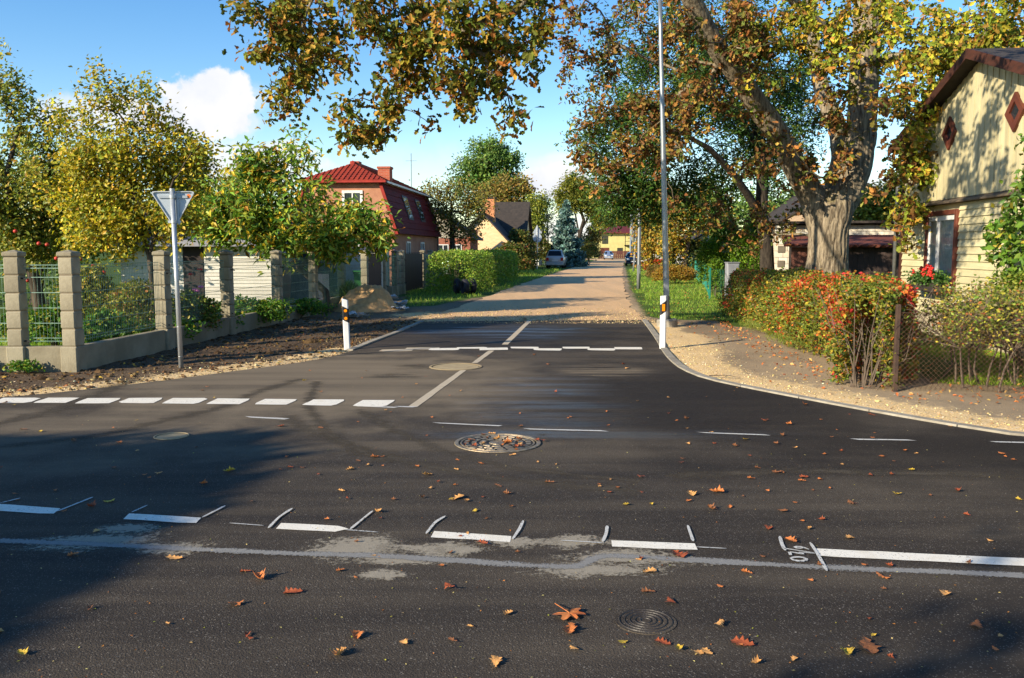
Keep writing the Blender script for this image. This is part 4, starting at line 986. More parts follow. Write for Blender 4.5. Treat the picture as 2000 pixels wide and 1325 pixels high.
simple_tree('maple_tree', 'yellow leaved maple over the pale brick garage', 1725, 38, [(1710, 400, 50, 34), (1760, 390, 40, 44), (1690, 420, 30, 22), (1735, 425, 46, 16)], [((168, 158, 48), 3), ((140, 140, 46), 3), ((186, 150, 52), 1), ((106, 118, 42), 1.5)], .16, 150, 52, .18, group=G3, spread=.26)
simple_tree('garden_tree', 'green tree beyond the garage seen past the ash trunk', 1590, 60, [(1570, 400, 50, 40), (1480, 420, 60, 50)], far_green, .25, 110, 50, .2, group=G3, spread=.4)
# blue spruce
def spruce(name, label, px, Y, h, w, cols, r, group=None):
    b = ground_at(px, Y); root = thing(name, label, 'tree', tuple(b), 0, group)
    mb = MB().tube([(0, 0, 0), (0, 0, h)], [h * .022, .01], 8); P, C = [], []
    lv = 30
    for i in range(lv):
        z = h * (.05 + .93 * i / lv); L = w * (1 - i / lv) ** .85 * r.uniform(.8, 1.12)
        for k in range(max(4, int(13 * (1 - i / lv)) + 3)):
            a = r.uniform(0, 6.28); l = L * r.uniform(.75, 1.1)
            m = max(6, int(44 * l)); t = r.random(m) ** .6
            q = np.stack([np.cos(a) * l * t, np.sin(a) * l * t, z - .22 * l * np.sin(t * 2.2) + .10 * l * t ** 3], 1)
            P.append(q + r.normal(0, .05, (m, 3)) * (1 + l * .3) + np.array([0, 0, -.06])); C.append(np.full(m, r.normal(0, .15)))
            if k % 2 == 0: mb.tube([(0, 0, z), tuple(q[int(m / 2)]), (math.cos(a) * l * .9, math.sin(a) * l * .9, z - .1 * l)], [.02, .012, .004], 3, cap=False)
    mb.build('trunk', M_DARKBARK, root)
    P = np.concatenate(P); c = np.clip(pal(cols, len(P), r) * (1 + np.concatenate(C))[:, None], .004, .9)
    leaves('crown', P, .36, c, LEAF_DIA, M_NEEDLE, root, r, .5, .3)
    return root
spruce('spruce_tree', 'blue grey spruce, pointed and dense, above the parked silver van', 1106, 92, 7.3, 2.3, [((104, 128, 124), 3), ((84, 108, 104), 3), ((132, 150, 142), 1)], R, 'trees at the far end of the street')

# thujas and shrubs beside the lawn
thuja = [((112, 142, 34), 3), ((92, 124, 32), 3), ((136, 152, 44), 1.5), ((74, 102, 30), 1.5)]
G4 = 'thuja shrubs behind the green fence'
for i, (x, Y, w, h, lab) in enumerate(((1388, 34.5, .55, 2.2, 'yellow green thuja at the end of the long green fence panel'), (1415, 35.5, .7, 3.1, 'tall bright thuja behind the grey cabinet'), (1452, 34.0, .7, 2.6, 'bright green thuja next to the cabinet, on its oak side'), (1478, 36, .8, 3.0, 'dense thuja beside the dark ash trunk'), (1526, 35.5, .34, 2.6, 'narrow columnar thuja between ash trunk and brick pier'), (1400, 32.4, .3, 1.4, 'small thuja poking through the green fence'))):
    b = ground_at(x, Y)
    bush('thuja_shrub', lab, b, (w, w, h * .52), int(5200 * h * w / 1.8), thuja, .12, R, LEAF_LONG, G4, 'shrub', 6, M_LEAF, .2, -.1, .55, upright=.9, lumps=.22)
b = ground_at(1325, 52)
bush('viburnum_shrub', 'large dark green rounded shrub in front of the white house', ground_at(1348, 56), (1.9, 1.4, 1.25), 6500, [((70, 88, 46), 3), ((92, 104, 54), 2), ((130, 118, 56), 1)], .16, R, group='shrubs beside the lawn', cat='shrub', stems=8)
bush('spirea_shrub', 'low rounded orange yellow shrub on the lawn in front of the green fence', ground_at(1318, 45), (1.15, 1.0, .50), 9000, [((186, 140, 48), 3), ((160, 124, 48), 3), ((140, 128, 50), 1.5), ((176, 108, 44), 1)], .09, R, group='shrubs beside the lawn', cat='shrub', stems=20, shell=.4)
bush('spirea_shrub', 'brown tinged low shrub next to the orange yellow one, farther from the fence', ground_at(1290, 50), (.9, .9, .48), 5200, [((150, 112, 60), 3), ((128, 108, 56), 2), ((110, 108, 48), 2)], .09, R, group='shrubs beside the lawn', cat='shrub', stems=16, shell=.4)
bush('barberry_shrub', 'vivid red shrub behind the near lamp post, by the white gate', ground_at(1288, 66), (1.3, .8, .55), 3000, [((206, 70, 46), 3), ((214, 98, 54), 2), ((160, 52, 40), 1)], .14, R, group='shrubs beside the lawn', cat='shrub', stems=8)

# clipped hedge along the far side of the street
hedge_g = [((124, 150, 50), 3), ((148, 166, 58), 3), ((100, 128, 44), 2), ((166, 160, 74), 1)]
H = [(-2.55, 34.6), (-1.9, 40), (-1.35, 46), (-.75, 52), (-.5, 56.5)]
hedge('clipped_hedge', 'clipped green hedge, sunlit at its end, behind the old tyres', H, 1.9, 1.72, 26000, hedge_g, .105, R, stems=60, lump=.10)
hedge('clipped_hedge', 'lower dark green hedge beyond the silver van', [(4.4, 95), (6.2, 112)], 1.8, 1.5, 5000, far_green, .2, R, stems=10)
hedge('garden_hedge', 'tall dark garden hedge closing the lawn behind the apple tree', [(-30, 27), (-13.2, 27.5)], 1.6, 2.3, 9000, far_green, .14, R, stems=20)
wild = [((92, 100, 44), 3), ((116, 116, 50), 2), ((140, 122, 52), 1.5), ((150, 90, 52), .7), ((70, 86, 38), 2)]
G5 = 'shrubs along the far verge'
for x, Y, rr, n, lab in ((1005, 62, (1.7, 1.5, 1.15), 6000, 'reddish tipped shrub where the clipped hedge ends'), (1012, 77, (1.3, 1.4, 1.8), 6500, 'tall loose green shrub behind the pair of road signs'), (1050, 92, (1.5, 1.6, 1.8), 6000, 'olive shrub between the road signs and the silver van'), (1092, 104, (2.0, 2, 1.2), 6000, 'green shrub under the blue spruce'), (1148, 125, (2.2, 2.2, 1.5), 4000, 'yellow green shrub by the distant lawn'), (985, 66, (1.9, 1.6, 1.0), 5000, 'dark shrub below the light brick gable')):
    bush('verge_shrub', lab, ground_at(x, Y), rr, n, wild, .2, R, LEAF_DIA, G5, 'shrub', 8)
# flower beds and bushes behind the concrete fence
lush = [((92, 130, 40), 3), ((70, 110, 34), 3), ((130, 148, 48), 1.5), ((168, 152, 52), .8)]
G6 = 'plants behind the concrete fence'
for x, Y, rr, n, cols, sz, lab in ((95, 15.2, (.45, .4, .42), 2600, lush, .085, 'leafy green plant between the two nearest fence posts'), (195, 15.0, (.5, .4, .36), 2800, lush, .085, 'low lush plant just past the corner post'), (262, 16.2, (.75, .6, .62), 5600, [((150, 142, 50), 3), ((128, 128, 46), 2), ((100, 118, 42), 2), ((160, 110, 56), .8)], .07, 'yellow green currant bush beneath the plum tree'),
    (372, 17.0, (.5, .45, .50), 3600, [((100, 122, 46), 3), ((132, 128, 50), 1.5), ((150, 96, 56), .8), ((76, 102, 38), 2)], .07, 'rose bush behind the yield sign pole'), (420, 18.4, (.5, .45, .26), 2000, lush, .08, 'green perennials before the dark shed door'), (490, 19.8, (.95, .5, .34), 3600, lush, .08, 'low green flower bed in front of the white siding'), (575, 22.4, (.9, .5, .26), 2600, lush, .08, 'trailing green plants at the walnut trunk'),
    (165, 16.6, (.6, .5, .78), 4600, olive, .08, 'apple laden bush behind the corner post'), (318, 16.0, (.5, .35, .3), 2000, lush, .08, 'small green plants at the third post'), (20, 16.6, (.8, .4, .3), 2400, lush, .08, 'green bed under the apple tree')):
    bush('garden_bush', lab, ground_at(x, Y), rr, n, cols, sz, R, LEAF_DIA, G6, 'bush', 10, shell=.35, lumps=.35)
M_PETAL_R, M_PETAL_P = plain('red_petal', S(200, 36, 34), S(220, 60, 50), 20, .6), plain('pink_petal', S(214, 130, 190), S(200, 110, 170), 20, .6)
def flower(name, label, p, mat, s=.05, group=None):
    root = thing(name, label, 'flower', tuple(p), R.uniform(0, 3), group)
    mb = MB()
    for ring, (n, rr, zz) in enumerate(((6, .5, .0), (5, .3, .2))):
        for i in range(n):
            a = i * 6.283 / n + ring; mb.ball((math.cos(a) * s * rr, math.sin(a) * s * rr, zz * s), s * .55, (1, 1, .6), 6, 4)
    mb.build('petals', mat, root, True)
    MB().tube([(0, 0, 0), (.01, 0, -.18), (.0, .01, -.42)], .005, 4).build('stem', M_TWIG, root)
for x, y, m_, l in ((372, 536, M_PETAL_R, 'red rose bloom seen against the dark shed door'), (390, 527, M_PETAL_R, 'topmost red rose bloom above the rose bush'), (380, 566, M_PETAL_P, 'pink aster bloom, first of three on the rose bush'), (392, 561, M_PETAL_P, 'pink aster bloom, highest of the three'), (386, 569, M_PETAL_P, 'pink aster bloom, lowest of the three')):
    flower('garden_flower', l, pt(x, y, 16.8), m_, .055, 'blooms on the rose bush')

# ------------------------------------------------------------------ autumn hedge at the corner
R = np.random.default_rng(31)
aut = [((196, 84, 42), 1.6), ((212, 118, 50), 2), ((186, 58, 50), 1.1), ((150, 138, 48), 2.6), ((112, 124, 46), 3), ((196, 154, 58), 1.6), ((132, 112, 52), 1.6), ((86, 100, 42), 1.4)]
def aut_cols(P, r):
    n = len(P); red = pal([((204, 78, 44), 2), ((216, 112, 52), 2.4), ((190, 52, 54), 1.4), ((176, 128, 52), 1.2)], n, r); grn = pal([((140, 136, 46), 3), ((110, 122, 44), 3), ((86, 100, 40), 1.4), ((188, 154, 56), 1.4), ((120, 104, 60), 1)], n, r)
    k = np.clip(.5 + 2.6 * fbm(P, 1.5, 2, 3) + .55 * (P[:, 2] - .75) + .16 * (14.5 - P[:, 1]) * .3 - .46, .05, .75)
    return np.where((r.random(n) < k)[:, None], red, grn)
HP = [(4.98, 11.25), (5.25, 12.5), (5.62, 14.5), (5.95, 17), (6.25, 20), (6.5, 23.3)]
hedge('autumn_hedge', 'thick waist high hedge turning red, orange and yellow along the verge', HP, lambda s: np.interp(s, [0, .12, .3, 1], [.5, .8, 1.5, 1.8]), lambda s: np.asarray(1.24 + .06 * np.sin(np.asarray(s) * 9) - .06 * np.asarray(s)), 62000, aut_cols, .066, R, stems=330, lump=.46, base_open=.08)
hedge('berry_shrub', 'ragged red and yellow corner bush leaning over the rusty wire fence', [(4.45, 10.95), (5.0, 11.9)], .75, 1.25, 8000, aut_cols, .058, R, stems=36, lump=.35)
# the open, twiggy part that runs along the wire fence
def twig_cols(P, r):
    return pal([((136, 138, 60), 3), ((166, 148, 62), 2), ((124, 104, 70), 1.6), ((190, 164, 64), 1.2), ((104, 122, 50), 2.4), ((180, 104, 64), .7)], len(P), r)
def twiggy(name, label, x0, x1, y, n_stems, r, top=1.28):
    base = np.array([x0, y, 0]); root = thing(name, label, 'hedge', tuple(base))
    mb, ml = MB(), MB(); P = []
    for i in range(n_stems):
        x = r.uniform(x0, x1); b0 = np.array([x, y + r.normal(0, .22), 0]); lean = r.normal(0, .3, 2)
        m1 = b0 + np.array([lean[0] * .3, lean[1] * .3, r.uniform(.4, .6)])
        mb.tube([tuple(b0 - base), tuple((b0 + m1) / 2 + r.normal(0, .03, 3) - base), tuple(m1 - base)], [.017, .014, .011], 5, cap=False)
        for k in range(11):
            e = m1 + np.array([r.normal(0, .42), r.normal(0, .3), r.uniform(.12, .75)]); e[2] = min(e[2], top * r.uniform(.85, 1.04))
            c = (m1 + e) / 2 + r.normal(0, .08, 3)
            (ml if r.random() < .10 else mb).tube([tuple(m1 - base), tuple(c - base), tuple(e - base)], [.008, .006, .003], 3, cap=False)
            for j in range(5):
                q = c + (e - c) * r.random(); f = q + r.normal(0, .15, 3); f[2] = min(f[2], top * 1.04)
                (ml if r.random() < .10 else mb).tube([tuple(q - base), tuple((q + f) / 2 + r.normal(0, .03, 3) - base), tuple(f - base)], [.004, .003, .002], 3, cap=False)
                P.append(f + r.normal(0, .05, (13, 3)))
    mb.build('twigs', M_TWIG, root, kind='stuff'); ml.build('lichen_twigs', M_LICHEN, root, kind='stuff')
    P = np.concatenate(P); P = P[P[:, 2] > .55]
    leaves('foliage', P - base, .05, twig_cols(P, r), LEAF_DIA, M_LEAF_DRY, root, r, .2, .2)
    return root
twiggy('bare_hedge', 'twiggy half bare hedge with yellow lichen above the wire fence', 5.7, 9.2, 11.35, 46, R)
for x0, rr_ in ((7.35, .055), (8.2, .05)):
    p0 = (x0, 11.4, 0)
    t_ = thing('hawthorn_stump', 'gnarled dark stem holding up the bare hedge, ' + ('nearer the corner post' if x0 < 8 else 'farther from the corner post'), 'shrub', p0, 0, 'hedge stems behind the wire fence')
    MB().tube([(0, 0, -.05), (-.05, .02, .3), (.04, 0, .62), (.14, .05, 1.0)], [rr_ * 1.5, rr_ * 1.1, rr_ * .8, .02], 8).tube([(-.03, .0, .35), (-.22, .02, .62), (-.3, 0, .95)], [rr_ * .8, rr_ * .5, .012], 6).build('stem', M_DARKBARK, t_, True)
# climber on the yellow house and the green bush at its foot
vine_c = [((96, 128, 44), 3), ((120, 146, 52), 2), ((76, 106, 40), 2), ((168, 150, 54), .7)]
b = np.array([8.05, 13.95, 0])
att = np.concatenate([ell((7.95, 13.6, 2.4), (.22, .5, .7), 26, R, .2), ell((7.9, 13.2, 3.2), (.2, .4, .5), 14, R, .2), ell((8.0, 14.2, 1.9), (.2, .35, .5), 20, R, .2), ell((8.0, 13.6, 1.6), (.25, .5, .5), 20, R, .2)])
tree('climbing_vine', 'green climbing vine with big leaves on the yellow boards', b, [([b, b + (0, .1, 1.0), b + (-.02, .2, 2.0), b + (0, -.1, 3.0)], [.03, .025, .02, .012])], att, vine_c, LEAF_DIA, .13, 16, R, cat='climbing plant', bark=M_BARK, spread=.1, seg=.25, tip=.004, up=.1, droop=.7)
bush('elder_bush', 'round yellow green bush between the bare hedge and the yellow house', (7.75, 13.0, 0), (.75, .6, .72), 7200, [((132, 140, 46), 3), ((112, 130, 44), 3), ((160, 146, 52), 1), ((88, 108, 40), 1)], .065, R, stems=24, shell=.5)
bush('weedy_plant', 'green weeds growing along the hedge foot by the corner', (5.05, 12.4, 0), (.3, .5, .16), 1600, lush, .06, R, stems=0, shell=.2)
bush('weedy_plant', 'tall grass and weeds at the middle of the hedge foot', (4.98, 15.4, 0), (.25, 1.3, .11), 1500, [((120, 132, 54), 3), ((150, 146, 66), 2)], .07, R, LEAF_BLADE, stems=0, shell=.2, upright=1.5)
bush('weedy_plant', 'green weeds under the far half of the hedge', (5.2, 18.4, 0), (.25, 1.2, .12), 1500, [((120, 132, 54), 3), ((150, 146, 66), 2)], .07, R, LEAF_BLADE, stems=0, shell=.2, upright=1.5)
bush('weedy_plant', 'small weeds at the foot of the second fence post', (-6.95, 12.25, 0), (.28, .14, .10), 500, lush, .05, R, stems=0, shell=.2)
bush('weedy_plant', 'weeds beside the foot of the nearest fence post', (-7.6, 12.25, 0), (.3, .14, .12), 600, lush, .05, R, stems=0, shell=.2)
bush('netting_grass', 'pale tall grass behind the green netting by the sand heap', (-4.95, 26.6, 0), (.4, .8, .38), 2200, [((150, 158, 110), 3), ((110, 138, 74), 2)], .22, R, LEAF_BLADE, stems=0, shell=.1, upright=1.8, cat='grass clump')

# grass -----------------------------------------------------------------
def grass(name, poly, n, h, cols, r, ymax=60, dens=1.4, seedp=1):
    q = np.asarray(poly); lo, hi = q.min(0), q.max(0); hi[1] = min(hi[1], ymax)
    out = []; tot = 0
    while tot < n:
        P = r.uniform(lo, hi, (n * 3, 2)); w = (lo[1] + 3) / (P[:, 1] - lo[1] + lo[1] + 3) if dens else 1
        w = np.clip((max(lo[1], 6) / np.maximum(P[:, 1], 1)) ** dens, 0, 1)
        P = P[(r.random(len(P)) < w) & in_poly(P, poly)]
        dgr = dist_poly(P, poly, True); P = P[dgr > .25 + .3 * vnoise(P, 1.1, seedp)]
        out.append(P); tot += len(P)
    P = np.concatenate(out)[:n]
    hh = h * (1 + .35 * vnoise(P, .9, 2)) * (1 + P[:, 1] / 60)
    c = pal(cols, n, r, .18) * (1 + .28 * fbm(P, .5, 3, 5))[:, None]
    return leaves(name, np.column_stack([P, np.full(n, .0)]), hh, np.clip(c, .004, .9), LEAF_BLADE, M_LEAF, None, r, .05, -.2, upright=2.2)
gcol = [((158, 184, 60), 3), ((132, 166, 52), 3), ((192, 192, 92), 1.5), ((102, 136, 44), 1)]
tag(grass('lawn_grass', TURF_R, 60000, .06, gcol, R, 80, 1.2), 'short mown grass on the verge beside the lamp posts', 'grass')
tag(grass('verge_grass', TURF_L, 26000, .08, gcol, R, 80, 1.2), 'rough shaded grass at the foot of the clipped hedge', 'grass')
tag(grass('garden_grass', [(FENCE(12.8) - .2, 12.8), (FENCE(28) - .2, 28), (-12, 28), (-13, 13)], 30000, .10, gcol, R, 28, 1.0), 'garden grass behind the concrete fence', 'grass')
tag(grass('hedge_grass', [(5.0, 11.2), (9.4, 10.6), (9.4, 16), (6.6, 16), (6.4, 12.4)], 16000, .055, [((150, 178, 50), 3), ((176, 186, 64), 2), ((120, 154, 44), 2)], R, 20, .6), 'bright lawn seen through the wire fence', 'grass')
# ------------------------------------------------------------------ buildings
def glass(name, c=(.02, .025, .03)):
    t = Nt(name); return t.done(t.bsdf(c, .06, 0.0, None, .6))
M_GLASS = glass('window_glass')
M_WHITE = plain('white_joinery', (.74, .74, .72), (.66, .66, .64), 5, .45)
M_REDBROWN = plain('red_brown_paint', S(112, 58, 40), S(92, 46, 34), 5, .6, .2, 60)
def wood(name, a, b, along=(1, 12, 12), rough=.7):
    t = Nt(name); v = t.map(along); n = t.noise(1.6, 6, .65, v)
    c = t.mix(t.step(n, .3, .7), a, b); c = t.mix(t.math('MULTIPLY', t.step(t.noise(.9, 6, .65), .45, .75), .5), c, tuple(x * .66 for x in b))
    oi = t.n('ShaderNodeObjectInfo'); c = t.mix(1.0, c, t.mix(oi.outputs['Random'], (.86, .85, .82), (1.05, 1.05, 1.04)), 'MULTIPLY')
    return t.done(t.bsdf(c, rough, 0.0, t.bump(n, .25, .006), .3))
M_YELLOW = wood('yellow_board_paint', S(208, 198, 158), S(188, 178, 140), (.8, 9, 9), .65)
M_YELLOW_V = wood('yellow_upright_board_paint', S(202, 192, 154), S(182, 172, 136), (9, 9, .8), .65)
M_ROOF_DK = plain('dark_roofing', S(70, 62, 56), S(52, 47, 44), 4, .85, .4, 30)
M_BARGE = wood('dark_brown_bargeboard', S(78, 44, 32), S(58, 34, 26), (2, 9, 9))
M_PIPE = plain('grey_downpipe', S(122, 124, 122), S(96, 98, 98), 6, .5, metal=.3)
M_PLINTH = plain('pale_plinth', S(190, 180, 150), S(150, 140, 118), 2, .9, .5, 30)
M_CURTAIN = plain('lace_curtain', (.74, .76, .75), (.50, .54, .55), 9, .9, stretch=(6, 6, 1))
# yellow timber house: x along the street wall (far corner to near corner), -y to the street
HW, HE, HA = 7.7, 4.0, 5.26
house = thing('yellow_house', 'pale yellow timber house with diamond gable windows beyond the oak', 'house', (8.9, 20.0, 0), rad(-95.3))
def gable_top(x): return HE + (HA - HE) * (1 - abs(x - HW / 2) / (HW / 2))
mb = MB(); mb.add([(0, .05, 0), (HW, .05, 0), (HW, .05, HE), (HW / 2, .05, HA), (0, .05, HE), (0, 9, 0), (HW, 9, 0), (HW, 9, HE), (HW / 2, 9, HA), (0, 9, HE)],
                  [(0, 1, 2, 3, 4), (9, 8, 7, 6, 5), (0, 4, 9, 5), (1, 6, 7, 2), (0, 5, 6, 1)]).build('wall_core', M_YELLOW, house)
MB().cbox(-.03, HW + .03, -.05, .04, -.05, .42, .01).build('plinth', M_PLINTH, house)
WX0, WX1, WZ0, WZ1 = 1.62, 2.98, .98, 2.44
def lap(x0, x1, z, h):
    return MB().prism([(-.006, z), (.03, z), (.03, z + h + .012), (.018, z + h + .012)][::-1], 0, x0, x1) if False else MB().add(
        [(x0, .045, z), (x0, -.012, z), (x0, .016, z + h), (x0, .045, z + h), (x1, .045, z), (x1, -.012, z), (x1, .016, z + h), (x1, .045, z + h)],
        [(0, 1, 2, 3), (7, 6, 5, 4), (0, 4, 5, 1), (1, 5, 6, 2), (2, 6, 7, 3)])
z, hb = .42, .1395
while z < 2.64:
    hh = min(hb, 2.655 - z)
    if z + hh > WZ0 - .08 and z < WZ1 + .1:
        lap(.0, WX0 - .11, z, hh).build('weatherboard', M_YELLOW, house); lap(WX1 + .11, HW, z, hh).build('weatherboard', M_YELLOW, house)
    else: lap(0, HW, z, hh).build('weatherboard', M_YELLOW, house)
    z += hb
MB().add([(-.04, .04, 2.66), (-.04, -.13, 2.66), (-.04, -.13, 2.685), (-.04, .04, 2.77), (HW + .04, .04, 2.66), (HW + .04, -.13, 2.66), (HW + .04, -.13, 2.685), (HW + .04, .04, 2.77)], [(0, 1, 2, 3), (7, 6, 5, 4), (0, 4, 5, 1), (1, 5, 6, 2), (2, 6, 7, 3)]).build('belt_ledge', plain('weathered_ledge', S(120, 104, 84), S(96, 84, 70), 5, .9, .4), house)
x = 0.0
while x < HW - .01:
    x1 = min(x + .118, HW)
    pr = .012 if int(round(x / .118)) % 2 else .0
    MB().add([(x + .003, -pr, 2.76), (x1 - .003, -pr, 2.76), (x1 - .003, -pr, gable_top(x1)), (x + .003, -pr, gable_top(x)), (x + .003, .05, 2.76), (x1 - .003, .05, 2.76), (x1 - .003, .05, gable_top(x1)), (x + .003, .05, gable_top(x))],
             [(0, 1, 2, 3), (0, 4, 5, 1), (1, 5, 6, 2), (4, 0, 3, 7)]).build('upright_board', M_YELLOW_V, house)
    x += .118
# window
w = bpy.data.objects.new('window', None); link(w, house)
MB().cbox(WX0 - .11, WX0, -.05, .05, WZ0 - .1, WZ1 + .1, .006).cbox(WX1, WX1 + .11, -.05, .05, WZ0 - .1, WZ1 + .1, .006).cbox(WX0 + .001, WX1 - .001, -.052, .05, WZ1, WZ1 + .1, .006).cbox(WX0 + .001, WX1 - .001, -.08, .05, WZ0 - .1, WZ0 - .02, .006).build('frame', M_REDBROWN, w)
fr = MB()
for a in ((WX0, WX0 + .07, WZ0 - .02, WZ1), (WX1 - .07, WX1, WZ0 - .02, WZ1)): fr.cbox(a[0], a[1], -.02, .05, a[2], a[3], .004)
xm = WX0 + .50
fr.cbox(xm - .06, xm + .06, -.022, .05, WZ0 - .018, WZ1 - .002, .004).cbox(WX0 + .072, WX1 - .072, -.021, .05, WZ1 - .1, WZ1 - .001, .004).cbox(WX0 + .072, WX1 - .072, -.021, .05, WZ0 - .02, WZ0 + .06, .004).build('sash', M_WHITE, w)
mb = MB(); cx0, cx1 = WX0 + .07, WX1 - .07; m = 46
for i in range(m + 1):
    xx = cx0 + (cx1 - cx0) * i / m; yy = .028 + .008 * math.sin(i * 1.9) + .004 * math.sin(i * 4.1)
    mb.v += [(xx, yy, WZ0), (xx, yy, WZ1 - .05)]
mb.f = [(2 * i, 2 * i + 2, 2 * i + 3, 2 * i + 1) for i in range(m) if not 15 < i < 19]
mb.build('curtain', M_CURTAIN, w)
def clear_glass():
    t = Nt('clear_pane'); g = t.n('ShaderNodeBsdfGlossy'); g.inputs['Roughness'].default_value = .03; tr = t.n('ShaderNodeBsdfTransparent')
    tr.inputs[0].default_value = (.82, .88, .88, 1)
    mx = t.n('ShaderNodeMixShader'); fz = t.n('ShaderNodeFresnel'); fz.inputs[0].default_value = 1.4
    t.l(fz.outputs[0], mx.inputs[0]); t.l(tr.outputs[0], mx.inputs[1]); t.l(g.outputs[0], mx.inputs[2]); return t.done(mx.outputs[0])
M_CLEAR = clear_glass()
for a, b_ in ((WX0 + .07, xm - .06), (xm + .06, WX1 - .07)):
    MB().add([(a, .004, WZ0 + .06), (b_, .004, WZ0 + .06), (b_, .004, WZ1 - .1), (a, .004, WZ1 - .1)], [(0, 1, 2, 3)]).build('pane', M_CLEAR, w)
for cx in (2.5, 5.2):
    dw = bpy.data.objects.new('diamond_window', None); link(dw, house); cz = 4.04
    o, i_ = .33, .18
    mb = MB(); O = [(0, -o), (o, 0), (0, o), (-o, 0)]; I = [(0, -i_), (i_, 0), (0, i_), (-i_, 0)]
    mb.v = [(cx + a, y, cz + b_) for y in (-.055, .04) for ring in (O, I) for a, b_ in ring]
    for k in range(4):
        j = (k + 1) % 4; mb.f += [(k, j, 4 + j, 4 + k), (8 + k, 8 + j, j, k)[::1], (4 + k, 4 + j, 12 + j, 12 + k)]
    mb.build('frame', M_REDBROWN, dw)
    MB().add([(cx + a, -.015, cz + b_) for a, b_ in I], [(0, 1, 2, 3)]).build('pane', M_GLASS, dw)
# roof with overhanging verge, bargeboards
sl = (HA - HE) / (HW / 2); ov = .30
for sgn in (-1, 1):
    xe = HW / 2 + sgn * (HW / 2 + .22); ze = HA - sl * (HW / 2 + .22)
    MB().add([(HW / 2, -ov, HA + .02), (xe, -ov, ze + .02), (xe, 9.4, ze + .02), (HW / 2, 9.4, HA + .02), (HW / 2, -ov, HA + .11), (xe, -ov, ze + .11), (xe, 9.4, ze + .11), (HW / 2, 9.4, HA + .11)],
             [(0, 1, 2, 3), (7, 6, 5, 4), (0, 4, 5, 1), (1, 5, 6, 2), (2, 6, 7, 3)]).build('roof', M_ROOF_DK, house)
    MB().add([(HW / 2, -ov - .03, HA - .06), (xe, -ov - .03, ze - .06), (xe, -ov - .03, ze + .12), (HW / 2, -ov - .03, HA + .12), (HW / 2, -ov - .002, HA - .06), (xe, -ov - .002, ze - .06), (xe, -ov - .002, ze + .12), (HW / 2, -ov - .002, HA + .12)],
             [(0, 1, 2, 3), (7, 6, 5, 4), (0, 4, 5, 1), (3, 2, 6, 7), (1, 5, 6, 2)]).build('bargeboard', M_BARGE, house)
MB().cbox(-.03, .06, -.035, .05, .43, 3.98, .004).build('corner_board', M_BARGE, house)
MB().tube([(-.12, -.1, .25), (-.12, -.1, 3.6), (-.16, -.16, 3.75), (-.3, -.3, 3.85)], .045, 10).build('downpipe', M_PIPE, house, True)
# flower boxes on the sill
M_BOX = plain('brown_planter', S(70, 60, 52), S(52, 46, 42), 6, .8)
wv = house.rotation_euler.to_matrix()
def house_pt(x, y, z): return Vector((8.9, 20, 0)) + wv @ Vector((x, y, z))
rg = np.random.default_rng(5)
fb = thing('flower_box', 'window box of red geraniums on the yellow house sill', 'planter', tuple(house_pt(2.25, -.22, .92)), rad(-95.3))
MB().box(-.62, .62, -.11, .11, 0, .17, (-.02, -.02)).build('box', M_BOX, fb)
P = rg.normal(0, 1, (1700, 3)) * np.array([.36, .10, .07]) + np.array([0, 0, .25])
leaves('foliage', P, .07, pal([((60, 92, 40), 3), ((84, 112, 46), 2)], 1700, rg), LEAF_DIA, M_LEAF, fb, rg, .5, .2)
for x, z in ((-.42, .36), (-.05, .40), (.12, .46), (.22, .48), (.3, .37), (.42, .40), (-.3, .44), (.5, .34), (.02, .34)):
    mb = MB(); c = (x, rg.uniform(-.12, .0), z)
    for k in range(9):
        d = rg.normal(0, .028, 3); mb.ball((c[0] + d[0], c[1] + d[1], c[2] + d[2]), .026, (1, 1, .7), 6, 4)
    mb.build('bloom', M_PETAL_R, fb, True)

# brown shed and pale brick garage behind the oak
M_SHED = wood('brown_shed_boards', S(118, 74, 60), S(96, 60, 50), (8, 8, .7))
M_SHED_SHADE = wood('shaded_shed_boards', S(72, 58, 54), S(54, 44, 42), (8, 8, .7))  # same boards, with the oak's shade painted into their colour
M_SHEDROOF = plain('red_brown_roof_felt', S(140, 84, 68), S(116, 68, 56), 3, .9, .3, spec=.1)
def pale(root, name, x0, x1, z0, z1, y, step, mat, t=.02, gap=.004):
    n = max(1, int(round((x1 - x0) / step))); me = MB().box(0, (x1 - x0) / n - gap, -t, 0, z0, z1).mesh(name, mat)
    for i in range(n): piece(name, me, root, (x0 + i * (x1 - x0) / n, y - .004 * (i % 2), 0))
sh = thing('garden_shed', 'low brown boarded shed with a red brown roof behind the oak', 'shed', (9.36, 29.3, 0), rad(-16))
MB().box(.02, 6.0, .0, 3.6, 0, 1.84).build('wall', M_SHED_SHADE, sh)
pale(sh, 'wall_board', 0, .9, 0, 1.84, 0, .10, M_SHED); pale(sh, 'wall_board', .9, 6.0, 0, 1.80, 0, .17, M_SHED_SHADE)
MB().add([(-.25, -.35, 1.86), (6.3, -.35, 1.80), (6.3, 3.8, 2.2), (-.25, 3.8, 2.22), (-.25, -.35, 1.95), (6.3, -.35, 1.89), (6.3, 3.8, 2.29), (-.25, 3.8, 2.31)], [(3, 2, 1, 0), (4, 5, 6, 7), (0, 1, 5, 4), (1, 2, 6, 5), (2, 3, 7, 6), (3, 0, 4, 7)]).build('roof', M_SHEDROOF, sh)
mb = MB(); rows = 60
for i in range(rows + 1):
    xx = -.2 + 6.4 * i / rows; zz = 1.90 - .06 * (xx + .2) / 6.4 + .03 * math.cos(i * math.pi)
    mb.v += [(xx, -.42, zz), (xx, .6, zz + .10), ]
mb.f = [(2 * i, 2 * i + 2, 2 * i + 3, 2 * i + 1) for i in range(rows)]
